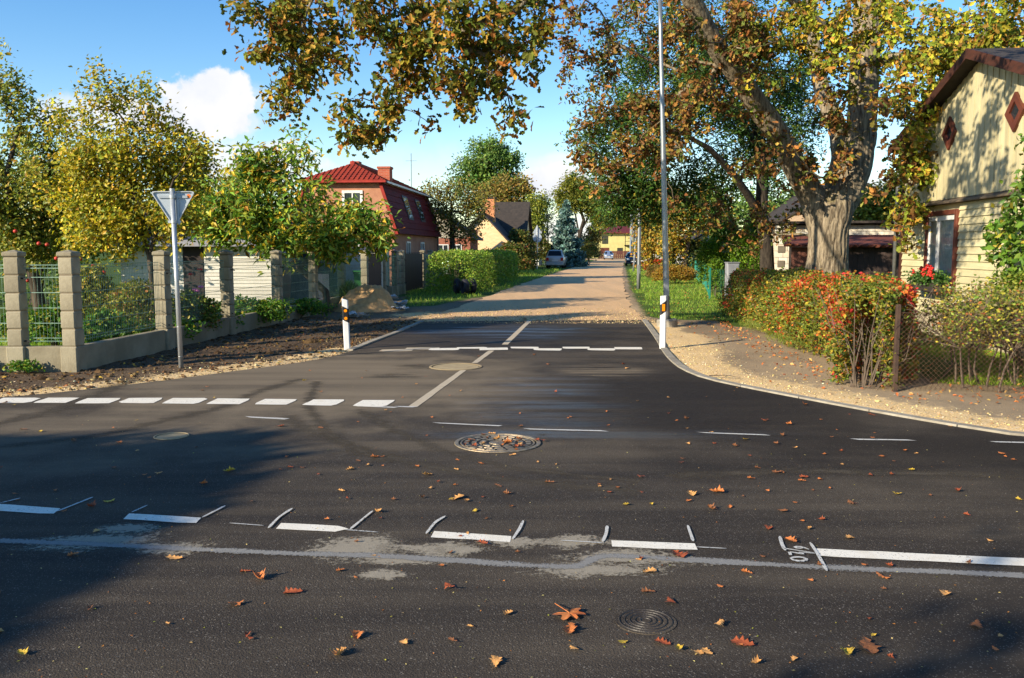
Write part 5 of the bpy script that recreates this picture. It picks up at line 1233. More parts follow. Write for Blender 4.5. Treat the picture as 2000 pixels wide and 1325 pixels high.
mb.build('corrugated_eave', plain('corrugated_sheet', S(84, 66, 62), S(66, 54, 52), 3, .8), sh)
def brick_mat(name, a, b, m_, w=.25, h=.09):
    t = Nt(name)
    br = t.n('ShaderNodeTexBrick'); mp = t.n('ShaderNodeMapping'); t.l(t.co, mp.inputs[0]); mp.inputs['Rotation'].default_value = (rad(90), 0, 0)
    t.l(mp.outputs[0], br.inputs[0]); br.inputs['Scale'].default_value = 1
    for k, v in (('Color1', a), ('Color2', b), ('Mortar', m_)): br.inputs[k].default_value = (*v, 1)
    br.inputs['Mortar Size'].default_value = .006; br.inputs['Brick Width'].default_value = w; br.inputs['Row Height'].default_value = h
    c = t.mix(t.math('MULTIPLY', t.noise(1.2, 5, .6), .4), br.outputs[0], tuple(x * .7 for x in b))
    return t.done(t.bsdf(c, .9, 0.0, t.bump(br.outputs['Fac'], -.4, .006), .2))
M_BLOCKMORTAR = plain('pale_mortar', S(190, 182, 168), S(170, 162, 148), 4, .95, .3)
M_BLOCKS = [plain('pale_block_%s' % n, S(*c), S(*[x - 18 for x in c]), 5, .9, .3) for n, c in (('warm', (226, 216, 198)), ('cool', (218, 212, 200)), ('worn', (206, 196, 180)))]
gar = thing('brick_garage', 'flat roofed pale block garage behind the brown shed', 'garage', (9.95, 33.6, 0), rad(-16))
MB().box(.04, 9, .03, 6, 0, 2.68).build('wall', M_BLOCKMORTAR, gar)
rr = random.Random(3)
def blocks(root, x0, x1, z0, z1, bw, bh, y, mats, gap=.012, t=.05, skip=None):
    mes = {}
    z = z0; row = 0
    while z < z1 - .02:
        h = min(bh, z1 - z); x = x0 - (bw / 2 if row % 2 else 0)
        while x < x1 - .02:
            a, b_ = max(x, x0), min(x + bw, x1); key = (round(b_ - a, 3), round(h, 3), rr.randrange(len(mats)))
            if not (skip and skip(a, b_, z, z + h)) and b_ - a > .02:
                if key not in mes: mes[key] = MB().box(0, key[0] - gap, -t, 0, 0, key[1] - gap).mesh('block', mats[key[2]])
                piece('block', mes[key], root, (a, y - rr.uniform(0, .008), z))
            x += bw
        z += h; row += 1
blocks(gar, .9, 8.9, 1.7, 2.68, .62, .245, .03, M_BLOCKS)
blocks(gar, .12, .66, 0, 2.72, .32, .245, -.25, M_BLOCKS)
MB().box(.13, .65, -.25, .06, 0, 2.72).build('pier', M_BLOCKMORTAR, gar)
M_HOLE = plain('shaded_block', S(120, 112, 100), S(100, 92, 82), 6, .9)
for i in range(4):
    MB().box(.24, .50, -.335, -.29, .55 + .55 * i, .80 + .55 * i).build('ornament_block', M_HOLE, gar)
MB().cbox(-.1, 9.2, -.45, 6.2, 2.73, 2.82, .01).build('parapet', M_ROOF_DK, gar)

def gable_house(name, label, loc, rz, w, d, eave, ridge, wall_m, roof_m, group=None, ov=.3, along='x', cat='house', th=.14):
    """ridge along y (gable to the front) or along x"""
    h = thing(name, label, cat, loc, rz, group)
    if along == 'y':
        MB().add([(0, 0, 0), (w, 0, 0), (w, 0, eave), (w / 2, 0, ridge), (0, 0, eave), (0, d, 0), (w, d, 0), (w, d, eave), (w / 2, d, ridge), (0, d, eave)], [(0, 1, 2, 3, 4), (9, 8, 7, 6, 5), (0, 4, 9, 5), (1, 6, 7, 2)]).build('wall', wall_m, h)
        s = (ridge - eave) / (w / 2)
        for sg in (-1, 1):
            xe, ze = w / 2 + sg * (w / 2 + ov), ridge - s * (w / 2 + ov)
            MB().add([(w / 2, -ov, ridge + .01), (xe, -ov, ze + .01), (xe, d + ov, ze + .01), (w / 2, d + ov, ridge + .01), (w / 2, -ov, ridge + th), (xe, -ov, ze + th), (xe, d + ov, ze + th), (w / 2, d + ov, ridge + th)], [(0, 1, 2, 3), (7, 6, 5, 4), (0, 4, 5, 1), (1, 5, 6, 2), (2, 6, 7, 3)]).build('roof', roof_m, h)
    else:
        MB().add([(0, 0, 0), (0, d, 0), (0, d, eave), (0, d / 2, ridge), (0, 0, eave), (w, 0, 0), (w, d, 0), (w, d, eave), (w, d / 2, ridge), (w, 0, eave)], [(4, 3, 2, 1, 0), (5, 6, 7, 8, 9), (0, 5, 9, 4), (1, 2, 7, 6)]).build('wall', wall_m, h)
        s = (ridge - eave) / (d / 2)
        for sg in (-1, 1):
            ye, ze = d / 2 + sg * (d / 2 + ov), ridge - s * (d / 2 + ov)
            MB().add([(-ov, d / 2, ridge + .01), (-ov, ye, ze + .01), (w + ov, ye, ze + .01), (w + ov, d / 2, ridge + .01), (-ov, d / 2, ridge + th), (-ov, ye, ze + th), (w + ov, ye, ze + th), (w + ov, d / 2, ridge + th)], [(0, 1, 2, 3), (7, 6, 5, 4), (0, 4, 5, 1), (1, 5, 6, 2), (2, 6, 7, 3)]).build('roof', roof_m, h)
    return h
def window(root, x0, x1, z0, z1, y, frame_m, t=.06, mull=True, glass_m=None):
    f = MB().cbox(x0 - t, x0, y - .05, y + .02, z0 - t, z1 + t, .005).cbox(x1, x1 + t, y - .05, y + .02, z0 - t, z1 + t, .005).cbox(x0, x1, y - .049, y + .02, z1, z1 + t, .005).cbox(x0, x1, y - .06, y + .02, z0 - t, z0, .005)
    if mull: f.cbox((x0 + x1) / 2 - .03, (x0 + x1) / 2 + .03, y - .04, y + .02, z0, z1, .004)
    o = f.build('window', frame_m, root)
    MB().add([(x0, y - .012, z0), (x1, y - .012, z0), (x1, y - .012, z1), (x0, y - .012, z1)], [(0, 1, 2, 3)]).build('pane', glass_m or M_GLASS, o)
    return o
M_TANWALL = plain('tan_plaster', S(206, 176, 134), S(184, 156, 118), 3, .9)
gable_house('tan_house', 'tan gabled house whose roof edge peeps past the oak trunk', (16.2, 52, 0), 0, 8.0, 9, 3.6, 5.9, M_TANWALL, M_ROOF_DK, 'houses beyond the oak', along='y')
gable_house('tan_house', 'tan house with a sloping roof just above the garage pier', (14.8, 48, 0), 0, 3.6, 6, 2.6, 3.6, M_TANWALL, plain('tan_roofing', S(190, 160, 120), S(170, 140, 104), 3, .9), 'houses beyond the oak', along='y')
M_WHITEWALL = plain('white_render', (.72, .70, .66), (.60, .58, .54), 2, .9)
wh = gable_house('white_house', 'bright white house half hidden behind the golden birch', (13.2, 66, 0), 0, 5.2, 7, 2.2, 3.6, M_WHITEWALL, M_ROOF_DK, 'houses beyond the oak', along='y')
window(wh, 1.2, 2.0, .9, 1.9, 0, M_REDBROWN)
# white sided outbuilding behind the fence
M_SIDING = plain('white_siding', (.72, .69, .62), (.62, .60, .54), 2, .6)
M_BLUEROOF = plain('slate_blue_roof', S(76, 82, 104), S(58, 64, 84), 3, .7, .2)
M_DOOR = plain('dark_brown_door', S(48, 32, 30), S(36, 26, 26), 4, .7)
ob = thing('siding_outbuilding', 'low white sided outbuilding with a dark door and slate blue roof', 'outbuilding', (-12.9, 28.8, 0))
MB().box(0, 5.0, .02, 5, 0, 2.0).build('wall', M_SIDING, ob)
me1 = MB().add([(0, .03, 0), (0, -.018, 0), (0, .012, .118), (0, .03, .118), (1, .03, 0), (1, -.018, 0), (1, .012, .118), (1, .03, .118)], [(0, 1, 2, 3), (7, 6, 5, 4), (0, 4, 5, 1), (1, 5, 6, 2), (2, 6, 7, 3)]).mesh('siding_board', M_SIDING)
for i in range(16):
    piece('siding_board', me1, ob, (0, 0, .06 + .118 * i), scale=(2.05, 1, 1)); piece('siding_board', me1, ob, (2.75, 0, .06 + .118 * i), scale=(2.25, 1, 1))
MB().cbox(2.07, 2.73, -.02, .03, .05, 1.92, .005).build('door', M_DOOR, ob)
MB().cbox(4.96, 5.06, -.03, .05, 0, 2.0, .005).build('corner_board', M_SHED, ob)
MB().add([(-.4, -.45, 1.95), (5.4, -.45, 1.95), (5.4, 2.6, 3.1), (-.4, 2.6, 3.1), (5.4, 5.4, 1.95), (-.4, 5.4, 1.95), (-.4, -.45, 2.05), (5.4, -.45, 2.05), (5.4, 2.6, 3.2), (-.4, 2.6, 3.2), (5.4, 5.4, 2.05), (-.4, 5.4, 2.05)],
         [(3, 2, 1, 0), (5, 4, 2, 3), (6, 7, 8, 9), (9, 8, 10, 11), (0, 1, 7, 6), (1, 2, 8, 7), (2, 4, 10, 8), (4, 5, 11, 10), (5, 3, 9, 11), (3, 0, 6, 9)]).build('roof', M_BLUEROOF, ob)
MB().cbox(-.42, 5.42, -.5, -.452, 1.86, 2.07, .005).build('gutter', plain('pale_gutter', S(150, 150, 160), S(130, 130, 140), 4, .5), ob)
M_TARP = plain('dark_blue_tarp', S(30, 46, 70), S(22, 34, 54), 2, .6, .4, 8)
tp = thing('tarpaulin_shed', 'dark blue covered lean-to beside the white outbuilding', 'lean-to', (-7.55, 29.6, 0))
MB().box(0, 1.35, 0, 2.2, 0, 1.7, (.06, .2)).build('cover', M_TARP, tp)
MB().box(-.03, 1.38, -.03, .02, 1.6, 1.68).build('rail', M_DOOR, tp)
wb = thing('siding_hut', 'small white sided hut behind the green netting', 'hut', (-6.2, 31.5, 0))
MB().box(0, 1.5, .02, 2, 0, 1.75).build('wall', M_SIDING, wb)
for i in range(14): piece('siding_board', me1, wb, (0, 0, .05 + .118 * i), scale=(1.5, 1, 1))
MB().box(-.2, 1.7, -.2, 2.2, 1.76, 1.86).build('roof', M_BLUEROOF, wb)

# salmon house with the red mansard roof
M_SALMON = plain('salmon_plaster', S(194, 142, 112), S(168, 116, 92), 1.6, .95, .4, 40)
M_REDROOF = plain('red_tile', S(164, 66, 48), S(138, 54, 42), 3, .75, .2, spec=.15)
M_SHEETRED = plain('shaded_red_sheet', S(116, 34, 34), S(92, 28, 30), 3, .75, .1, spec=.1)  # sheet red, darkened further to deepen the slope's shade
M_REDTRIM = plain('red_trim', S(166, 56, 46), S(140, 46, 40), 3, .7, spec=.2)
M_REDBRICK = brick_mat('red_brick', S(182, 96, 70), S(160, 78, 58), S(170, 140, 120), .25, .075)
sal = thing('salmon_house', 'salmon plastered house with a dark red mansard roof and red chimney', 'house', (-9.75, 39.2, 0), rad(-4.8))
W_, D_, E_, K_, I_ = 4.55, 11.2, 2.82, 4.78, .60      # width, depth, eave, upper eave, inset of the upper eave
MB().add([(0, 0, 0), (W_, 0, 0), (W_, 0, E_), (W_ - I_, 0, K_), (I_, 0, K_), (0, 0, E_), (0, D_, 0), (W_, D_, 0), (W_, D_, E_), (W_ - I_, D_, K_), (I_, D_, K_), (0, D_, E_)],
         [(0, 1, 2, 3, 4, 5), (11, 10, 9, 8, 7, 6), (1, 7, 8, 2), (0, 5, 11, 6), (2, 8, 9, 3), (5, 4, 10, 11), (4, 3, 9, 10)]).build('wall', M_SALMON, sal)
# steep lower slope to the street: courses of tiles, each proud of the one above
def courses(p0, p1, q0, q1, n, name, mat, root, t=.028):
    """strips from the lower edge p0-p1 to the upper edge q0-q1"""
    p0, p1, q0, q1 = map(Vector, (p0, p1, q0, q1)); nn = (p1 - p0).cross(q0 - p0).normalized(); mb = MB()
    for i in range(n):
        a, b_ = i / n, (i + 1) / n
        A, B, C_, D = p0.lerp(q0, a) + nn * t, p1.lerp(q1, a) + nn * t, p1.lerp(q1, b_) + nn * .004, p0.lerp(q0, b_) + nn * .004
        mb.add([A, B, C_, D, p0.lerp(q0, a), p1.lerp(q1, a)], [(0, 1, 2, 3), (4, 5, 1, 0)])
    o = mb.build(name, mat, root); return o
o_ = .22
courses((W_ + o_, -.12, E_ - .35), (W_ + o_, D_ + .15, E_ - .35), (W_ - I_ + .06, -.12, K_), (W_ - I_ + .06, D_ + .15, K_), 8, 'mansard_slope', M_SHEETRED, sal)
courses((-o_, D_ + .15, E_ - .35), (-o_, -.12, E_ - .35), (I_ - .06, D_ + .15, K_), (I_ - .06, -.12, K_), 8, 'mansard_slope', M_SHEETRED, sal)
for sg in (0, 1):
    xa, xb = (W_ + o_, W_ - I_ + .06) if sg else (-o_, I_ - .06)
    MB().add([(xa, -.16, E_ - .38), (xb, -.16, K_ + .02), (xb - (.14 if sg else -.14), -.16, K_ + .02), (xa - (.14 if sg else -.14), -.16, E_ - .38), (xa, -.10, E_ - .38), (xb, -.10, K_ + .02), (xb - (.14 if sg else -.14), -.10, K_ + .02), (xa - (.14 if sg else -.14), -.10, E_ - .38)],
             [(0, 1, 2, 3), (7, 6, 5, 4), (0, 4, 5, 1), (2, 6, 7, 3), (3, 7, 4, 0)]).build('verge_trim', M_REDTRIM, sal)
ux0, ux1, uy0, uy1, rz_ = I_ - .35, W_ - I_ + .3, -.35, D_ + .3, 5.72
xm_ = (ux0 + ux1) / 2
courses((ux0, uy0, K_), (ux1, uy0, K_), (xm_ - .05, uy0 + 2.2, rz_), (xm_ + .05, uy0 + 2.2, rz_), 9, 'hip_slope', M_REDROOF, sal, .03)
courses((ux1, uy0, K_), (ux1, uy1, K_), (xm_, uy0 + 2.2, rz_), (xm_, uy1 - 2.2, rz_), 9, 'hip_slope', M_REDROOF, sal, .03)
courses((ux0, uy1, K_), (ux0, uy0, K_), (xm_, uy1 - 2.2, rz_), (xm_, uy0 + 2.2, rz_), 9, 'hip_slope', M_REDROOF, sal, .03)
mb = MB()
for i in range(18):                     # raised ribs of the front tiles
    f = (i + .5) / 18; xx = ux0 + (ux1 - ux0) * f; k_ = min(1, 1 - abs(xx - xm_) / ((ux1 - ux0) / 2))
    mb.tube([(xx, uy0 - .01, K_ + .035), (xx, uy0 + 2.2 * k_ * .98, K_ + .035 + (rz_ - K_) * k_ * .98)], .022, 4)
mb.build('tile_ribs', M_REDROOF, sal, kind='stuff')
MB().box(ux0 - .03, ux1 + .03, uy0 - .04, uy0 + .25, K_ - .09, K_ - .005).build('eave_board', M_REDTRIM, sal)
MB().box(ux1 - .2, ux1 + .05, uy0 + .3, uy1, K_ - .09, K_ - .005).build('eave_board', M_WHITE, sal)
MB().tube([(xm_, uy0 + 2.15, rz_ + .05), (xm_, uy1 - 2.2, rz_ + .05)], .09, 8).build('ridge_cap', M_REDTRIM, sal)
MB().cbox(xm_ - .22, xm_ + .22, 2.1, 2.6, 5.3, 5.86, .01).build('vent_stack', M_REDBRICK, sal)
ch = MB().cbox(W_ - I_ - .48, W_ - I_ + .08, 1.6, 2.15, 4.6, 5.52, .01).build('chimney', M_REDBRICK, sal)
MB().cbox(W_ - I_ - .52, W_ - I_ + .12, 1.56, 2.19, 5.46, 5.56, .01).build('cap', M_REDBRICK, ch)
window(sal, 2.35, 3.05, 3.25, 4.25, 0, M_WHITE, .12)
window(sal, .9, 1.7, .9, 1.95, 0, M_WHITE, .08); window(sal, 2.6, 3.3, .9, 1.95, 0, M_WHITE, .08)
for yy in (2.6, 6.2):                    # windows of the street side
    f = MB().box(W_ - .02, W_ + .05, yy - .08, yy, 1.0, 2.15).box(W_ - .02, W_ + .05, yy + .75, yy + .83, 1.0, 2.15).box(W_ - .02, W_ + .052, yy, yy + .75, 2.07, 2.15).box(W_ - .02, W_ + .07, yy, yy + .75, .95, 1.03).box(W_ - .02, W_ + .045, yy + .34, yy + .41, 1.03, 2.07).build('window', M_WHITE, sal)
    MB().add([(W_ + .012, yy, 1.03), (W_ + .012, yy + .75, 1.03), (W_ + .012, yy + .75, 2.07), (W_ + .012, yy, 2.07)], [(0, 1, 2, 3)]).build('pane', M_GLASS, f)
for yy in (3.4, 6.6):                    # roof windows in the mansard slope
    sx = lambda z: W_ + o_ + (W_ - I_ + .06 - W_ - o_) * (z - E_ + .35) / (K_ - E_ + .35) + .06
    f = MB().add([(sx(3.25), yy - .1, 3.2), (sx(3.25), yy + 1.1, 3.2), (sx(4.35), yy + 1.1, 4.35), (sx(4.35), yy - .1, 4.35), (sx(3.25) - .12, yy - .1, 3.2), (sx(3.25) - .12, yy + 1.1, 3.2), (sx(4.35) - .12, yy + 1.1, 4.35), (sx(4.35) - .12, yy - .1, 4.35)], [(0, 1, 2, 3), (0, 4, 5, 1), (2, 6, 7, 3), (3, 7, 4, 0), (1, 5, 6, 2)]).build('roof_window', plain('roof_window_frame', S(60, 50, 48), S(48, 42, 40), 4, .6), sal)
    MB().add([(sx(3.33) + .012, yy, 3.3), (sx(3.33) + .012, yy + 1.0, 3.3), (sx(4.27) + .012, yy + 1.0, 4.27), (sx(4.27) + .012, yy, 4.27)], [(0, 1, 2, 3)]).build('pane', M_GLASS, f)
MB().tube([(W_ + .1, 10.9, E_ - .35), (W_ + .1, 10.95, .1)], .05, 8).build('downpipe', M_PIPE, sal)
MB().tube([(W_ - .9, 8.5, 4.9), (W_ - .9, 8.5, 6.9)], .018, 5).tube([(W_ - 1.2, 8.5, 6.5), (W_ - .6, 8.5, 6.5)], .012, 4).build('antenna', M_PIPE, sal)

# timber gabled house and light brick house further on
M_GREYBOARD = wood('grey_upright_boards', S(196, 186, 168), S(150, 142, 128), (7, 7, .5))
th = gable_house('timber_house', 'brick house with a grey boarded gable half hidden by the twiggy apple tree', (-8.7, 66, 0), rad(-5), 5.6, 4.5, 2.75, 4.75, brick_mat('dark_red_brick', S(158, 92, 72), S(132, 74, 58), S(150, 130, 112)), M_ROOF_DK, 'houses behind the clipped hedge', along='y', ov=.4)
mb = MB().box(0, .18, -.03, -.002, 0, 1).mesh('gable_board', M_GREYBOARD)
for i in range(26):
    xx = .1 + i * .208
    tz = 2.75 + (4.75 - 2.75) * (1 - abs(xx + .09 - 2.8) / 2.8) - .12
    if tz > 2.8: piece('gable_board', mb, th, (xx, 0, 2.62), scale=(1, 1, tz - 2.62))
window(th, 3.2, 3.9, 1.1, 2.1, 0, M_WHITE); window(th, 4.3, 4.9, 1.1, 2.1, 0, M_WHITE)
M_TANBRICK = brick_mat('light_tan_brick', S(240, 206, 160), S(224, 186, 140), S(228, 206, 172), .26, .08)
M_ORBRICK = brick_mat('orange_brick', S(206, 138, 92), S(188, 118, 78), S(200, 168, 136), .26, .08)
bh = gable_house('brick_house', 'light brick house with a steep dark roof and an orange brick chimney', (-3.0, 79, 0), rad(-6), 4.0, 8, 2.6, 6.1, M_TANBRICK, M_ROOF_DK, 'houses behind the clipped hedge', along='x', ov=.3)
wing = MB().add([(-.6, -4.5, 0), (3.1, -4.5, 0), (3.1, -4.5, 2.5), (1.0, -4.5, 4.75), (-.6, -4.5, 3.2), (-.6, 1, 0), (3.1, 1, 0), (3.1, 1, 2.5), (1.0, 1, 4.75), (-.6, 1, 3.2)], [(0, 1, 2, 3, 4), (1, 6, 7, 2), (0, 4, 9, 5)]).build('wing_wall', M_TANBRICK, bh)
for a, b_ in (((1.0, 4.77), (3.35, 2.25)), ((1.0, 4.77), (-.9, 2.9))):
    MB().add([(a[0], -4.85, a[1]), (b_[0], -4.85, b_[1]), (b_[0], 2, b_[1]), (a[0], 2, a[1]), (a[0], -4.85, a[1] + .16), (b_[0], -4.85, b_[1] + .16), (b_[0], 2, b_[1] + .16), (a[0], 2, a[1] + .16)], [(0, 1, 2, 3), (7, 6, 5, 4), (0, 4, 5, 1), (1, 5, 6, 2)]).build('wing_roof', M_ROOF_DK, bh)
c_ = MB().cbox(.75, 1.72, -2.2, -1.4, 3.4, 6.2, .02).build('chimney', M_ORBRICK, bh)
MB().cbox(.65, 1.82, -2.3, -1.3, 6.2, 6.32, .02).build('cap', M_ROOF_DK, c_)
window(bh, -.15, .45, 2.6, 3.4, -4.5, M_REDBROWN, .07)
wh2 = gable_house('white_house', 'small white house with a grey hipped roof past the light brick one', (.4, 98, 0), rad(-6), 2.6, 6, 3.3, 4.6, M_WHITEWALL, plain('grey_roofing', S(150, 146, 142), S(126, 122, 120), 3, .8), 'houses behind the clipped hedge', along='x', ov=.3)
MB().cbox(1.2, 1.7, 2.5, 3.1, 4.2, 5.7, .02).build('chimney', M_TANBRICK, wh2)
# yellow house that closes the street
M_LEMON = plain('lemon_plaster', S(222, 210, 140), S(204, 192, 128), 1.2, .9)
M_MAROON = plain('maroon_roof', S(124, 46, 46), S(92, 38, 42), 3, .7)
yh = thing('yellow_villa', 'two storey lemon yellow house with a maroon roof closing the street', 'house', (17.6, 184, 0))
MB().box(0, 11.5, 0, 9, 0, 5.3).build('wall', M_LEMON, yh)
MB().add([(-.9, -.9, 5.2), (12.4, -.9, 5.2), (12.4, 9.9, 5.2), (-.9, 9.9, 5.2), (4.5, 4.5, 6.9), (7.2, 4.5, 6.9), (-.9, -.9, 5.45), (12.4, -.9, 5.45), (12.4, 9.9, 5.45), (-.9, 9.9, 5.45)], [(3, 2, 1, 0), (0, 1, 7, 6), (1, 2, 8, 7), (3, 0, 6, 9), (6, 7, 5, 4), (7, 8, 5), (8, 9, 4, 5), (9, 6, 4)]).build('roof', M_MAROON, yh)
for x0, x1, z0, z1 in ((1.4, 2.5, 3.1, 4.6), (8.0, 9.0, 3.1, 4.6), (4.6, 5.6, .9, 2.1), (7.6, 8.4, .6, 2.2), (9.8, 10.8, 3.1, 4.6)): window(yh, x0, x1, z0, z1, 0, M_DOOR, .08)
MB().box(1.0, 2.8, -.06, 0, 1.0, 2.2).build('garage_door', M_REDBROWN, yh)
MB().box(6.0, 9.2, -1.2, 0, 2.6, 2.8).box(6.0, 6.12, -1.2, -1.08, 0, 5.3).box(6.0, 9.2, -1.22, -1.16, 3.5, 3.58).build('balcony', M_DOOR, yh)
M_DKFENCE = wood('red_brown_pales', S(104, 62, 52), S(84, 50, 44), (8, 8, .5))
ff = thing('picket_fence', 'red brown board fence in front of the lemon yellow house', 'fence', (17.5, 176, 0))
me = MB().box(0, .34, -.03, 0, .05, 1.55).mesh('fence_board', M_DKFENCE)
for i in range(34): piece('fence_board', me, ff, (i * .38, 0, 0))
MB().box(0, 12.9, 0, .05, .4, .5).box(0, 12.9, 0, .05, 1.2, 1.3).build('rail', M_DKFENCE, ff)
gm = plain('pale_gate_paint', (.62, .60, .55), (.5, .48, .44), 5, .7)
gt = thing('white_gate', 'white boarded gate behind the near lamp post, beyond the dark car', 'gate', (13.2, 88, 0), rad(-6))
me = MB().box(0, .2, -.03, 0, .08, 1.35).mesh('gate_board', gm)
for i in range(17): piece('gate_board', me, gt, (i * .24, 0, 0))
MB().box(0, 4.1, 0, .05, .3, .4).box(0, 4.1, 0, .05, 1.05, 1.15).build('rail', gm, gt)
# unseen hedge and lime tree set on the near side to shade the road
R = np.random.default_rng(91)
hedge('shadow_hedge', 'unseen tall hedge added on the near side to shade the main road', [(-15.2, -5.6), (-14.95, -.9)], 4.6, 6.0, 36000, far_green, .30, R, stems=30, lump=.04)  # stand-in shape, added to cast the shadow on the near left road
b = np.array([-7.5, -6.1, 0])
tree('lime_tree', 'round lime tree on the near side of the main road', b, [([b, b + (0, 0, 3), b + (.1, 0, 5), b + (0, .1, 7)], [.16, .13, .10, .04])], ell(b + (0, 0, 6.0), (2.6, 2.6, 2.2), 110, R, .2), far_green, LEAF_DIA, .2, 46, R, bark=M_BARK, spread=.3, seg=.5)
# ------------------------------------------------------------------ concrete fence, gates
R = np.random.default_rng(41)
M_POST = plain('post_concrete', S(162, 154, 132), S(136, 128, 108), 3, .9, .5, 50)
M_WIRE = plain('green_wire', S(150, 178, 166), S(110, 142, 130), 6, .5, metal=.4)
M_BRACKET = plain('dark_bracket', S(40, 42, 42), S(28, 30, 30), 6, .6)
fence = thing('concrete_fence', 'concrete fence of grooved block posts, low wall and green wire panels', 'fence', (-6.34, 12.5, 0))
FO = Vector((-6.34, 12.5, 0))
PW = .215
capm = MB().cbox(-PW / 2 - .012, PW / 2 + .012, -PW / 2 - .012, PW / 2 + .012, 0, .07, .016).add([(-PW / 2, -PW / 2, .068), (PW / 2, -PW / 2, .068), (PW / 2, PW / 2, .068), (-PW / 2, PW / 2, .068), (0, 0, .10)], [(0, 1, 4), (1, 2, 4), (2, 3, 4), (3, 0, 4)]).mesh('post_cap', M_POST)
blk = MB().cbox(-PW / 2, PW / 2, -PW / 2, PW / 2, 0, .245, .014).mesh('post_block', M_POST)
foot = MB().cbox(-PW / 2 - .02, PW / 2 + .02, -PW / 2 - .02, PW / 2 + .02, -.12, .37, .016).mesh('post_foot', M_POST)
corem = MB().box(-PW / 2 + .012, PW / 2 - .012, -PW / 2 + .012, PW / 2 - .012, 0, 1.66).mesh('fence_post', M_CONC)
brk = MB().tube([(0, -PW / 2 + .01, 0), (.02, -PW / 2 - .11, -.015)], .012, 6).mesh('bracket', M_BRACKET)
def fence_post(x, y, rz, brackets=True, lean=0.0):
    p = link(bpy.data.objects.new('fence_post', corem), fence); p.location = Vector((x, y, 0)) - FO; p.rotation_euler = (0, lean, rz)
    piece('post_foot', foot, p)
    for i in range(5): piece('post_block', blk, p, (R.normal(0, .003), R.normal(0, .003), .372 + .257 * i), (0, 0, R.normal(0, .012)))
    piece('post_cap', capm, p, (0, 0, .372 + .257 * 5 - .004))
    if brackets:
        for z in (.45, 1.35): piece('bracket', brk, p, (0, 0, z), (0, 0, rad(65)))
    return p
fy = [12.5, 15.24, 17.98, 20.9, 23.7, 26.5, 29.25, 31.9, 33.9, 35.2, 39.7, 41.6, 44.4]
pos = [(FENCE(y), y) for y in fy]
rz = math.atan2(.0837, 1) * -1
fence_post(-7.12, 12.5, rad(2)); 
for i, (x, y) in enumerate(pos): fence_post(x, y, rz, i > 0)
fence_post(-9.85, 12.42, 0); fence_post(-12.6, 12.34, 0); fence_post(-15.35, 12.26, 0)
M_WALLC = plain('wall_concrete', S(158, 150, 128), S(126, 118, 98), 1.4, .92, .5, 30)
def low_wall(a, b_, name='low_wall'):
    a, b_ = Vector((*a, 0)), Vector((*b_, 0)); d = (b_ - a); L = d.length - PW - .03; an = math.atan2(d.y, d.x)
    o = MB().cbox(PW / 2 + .015, PW / 2 + .015 + L, -.075, .075, -.12, .365 + R.uniform(-.006, .006), .012).build(name, M_WALLC, fence); o.location = a - FO; o.rotation_euler = (0, 0, an)
def wire_panel(a, b_, tilt=0):
    a, b_ = Vector((*a, 0)), Vector((*b_, 0)); d = (b_ - a); L = d.length - PW - .02; an = math.atan2(d.y, d.x); x0 = PW / 2 + .01
    f = 1.0 if a.y < 21 else 1.5
    h = MB()
    for z in (.44, .485, .70, .92, 1.14, 1.36, 1.49, 1.535): h.tube([(x0, 0, z), (x0 + L, 0, z)], .0058, 4)
    n = int(L / (.052 * f)); v = MB()
    for i in range(n): xx = x0 + L * (i + .5) / n; v.tube([(xx, .005, .41), (xx, .005, 1.55)], 0.0030 * f, 3, cap=False)
    o = h.build('wire_panel', M_WIRE, fence, kind='stuff'); o.location = a - FO; o.rotation_euler = (0, 0, an)
    v.build('upright_wires', M_WIRE, o, kind='stuff')
seq = [(-15.35, 12.26), (-12.6, 12.34), (-9.85, 12.42), (-7.12, 12.5)] + pos
for i, (a, b_) in enumerate(zip(seq, seq[1:])):
    if b_[1] > 29.0 and not (a[1] > 31.8 and b_[1] < 35.3) and a[1] < 39: continue
    low_wall(a, b_)
    if i != 1 or True: wire_panel(a, b_)
# board gates
M_PALE = wood('dark_gate_boards', S(88, 62, 52), S(58, 42, 38), (10, 10, .7))
def gate(name, label, a, b_, h, n):
    a, b_ = Vector((*a, 0)), Vector((*b_, 0)); d = b_ - a; L = d.length - .3; an = math.atan2(d.y, d.x)
    g = thing(name, label, 'gate', tuple(a), an, 'brown board gates in the concrete fence')
    me = MB().cbox(0, L / n - .012, -.028, 0, .06, h, .004).mesh('gate_board', M_PALE)
    for i in range(n): piece('gate_board', me, g, (.15 + i * L / n, 0, R.uniform(-.012, .012)))
    MB().box(.15, .15 + L, 0, .045, .3, .38).box(.15, .15 + L, 0, .045, h - .35, h - .27).build('rail', M_PALE, g)
    MB().box(.14, .15 + L, -.032, .05, h + .015, h + .04).build('top_rail', M_PALE, g)
    MB().tube([(.15 + L - .12, -.03, .95), (.15 + L - .12, -.08, .95), (.15 + L - .25, -.08, .95)], .012, 6).build('handle', M_BRACKET, g)
gate('board_gate', 'narrow dark brown board gate by the sand heap', pos[6], pos[7], 1.62, 18)
gate('board_gate', 'wide dark brown board gate near the clipped hedge', pos[9], pos[10], 1.60, 26)
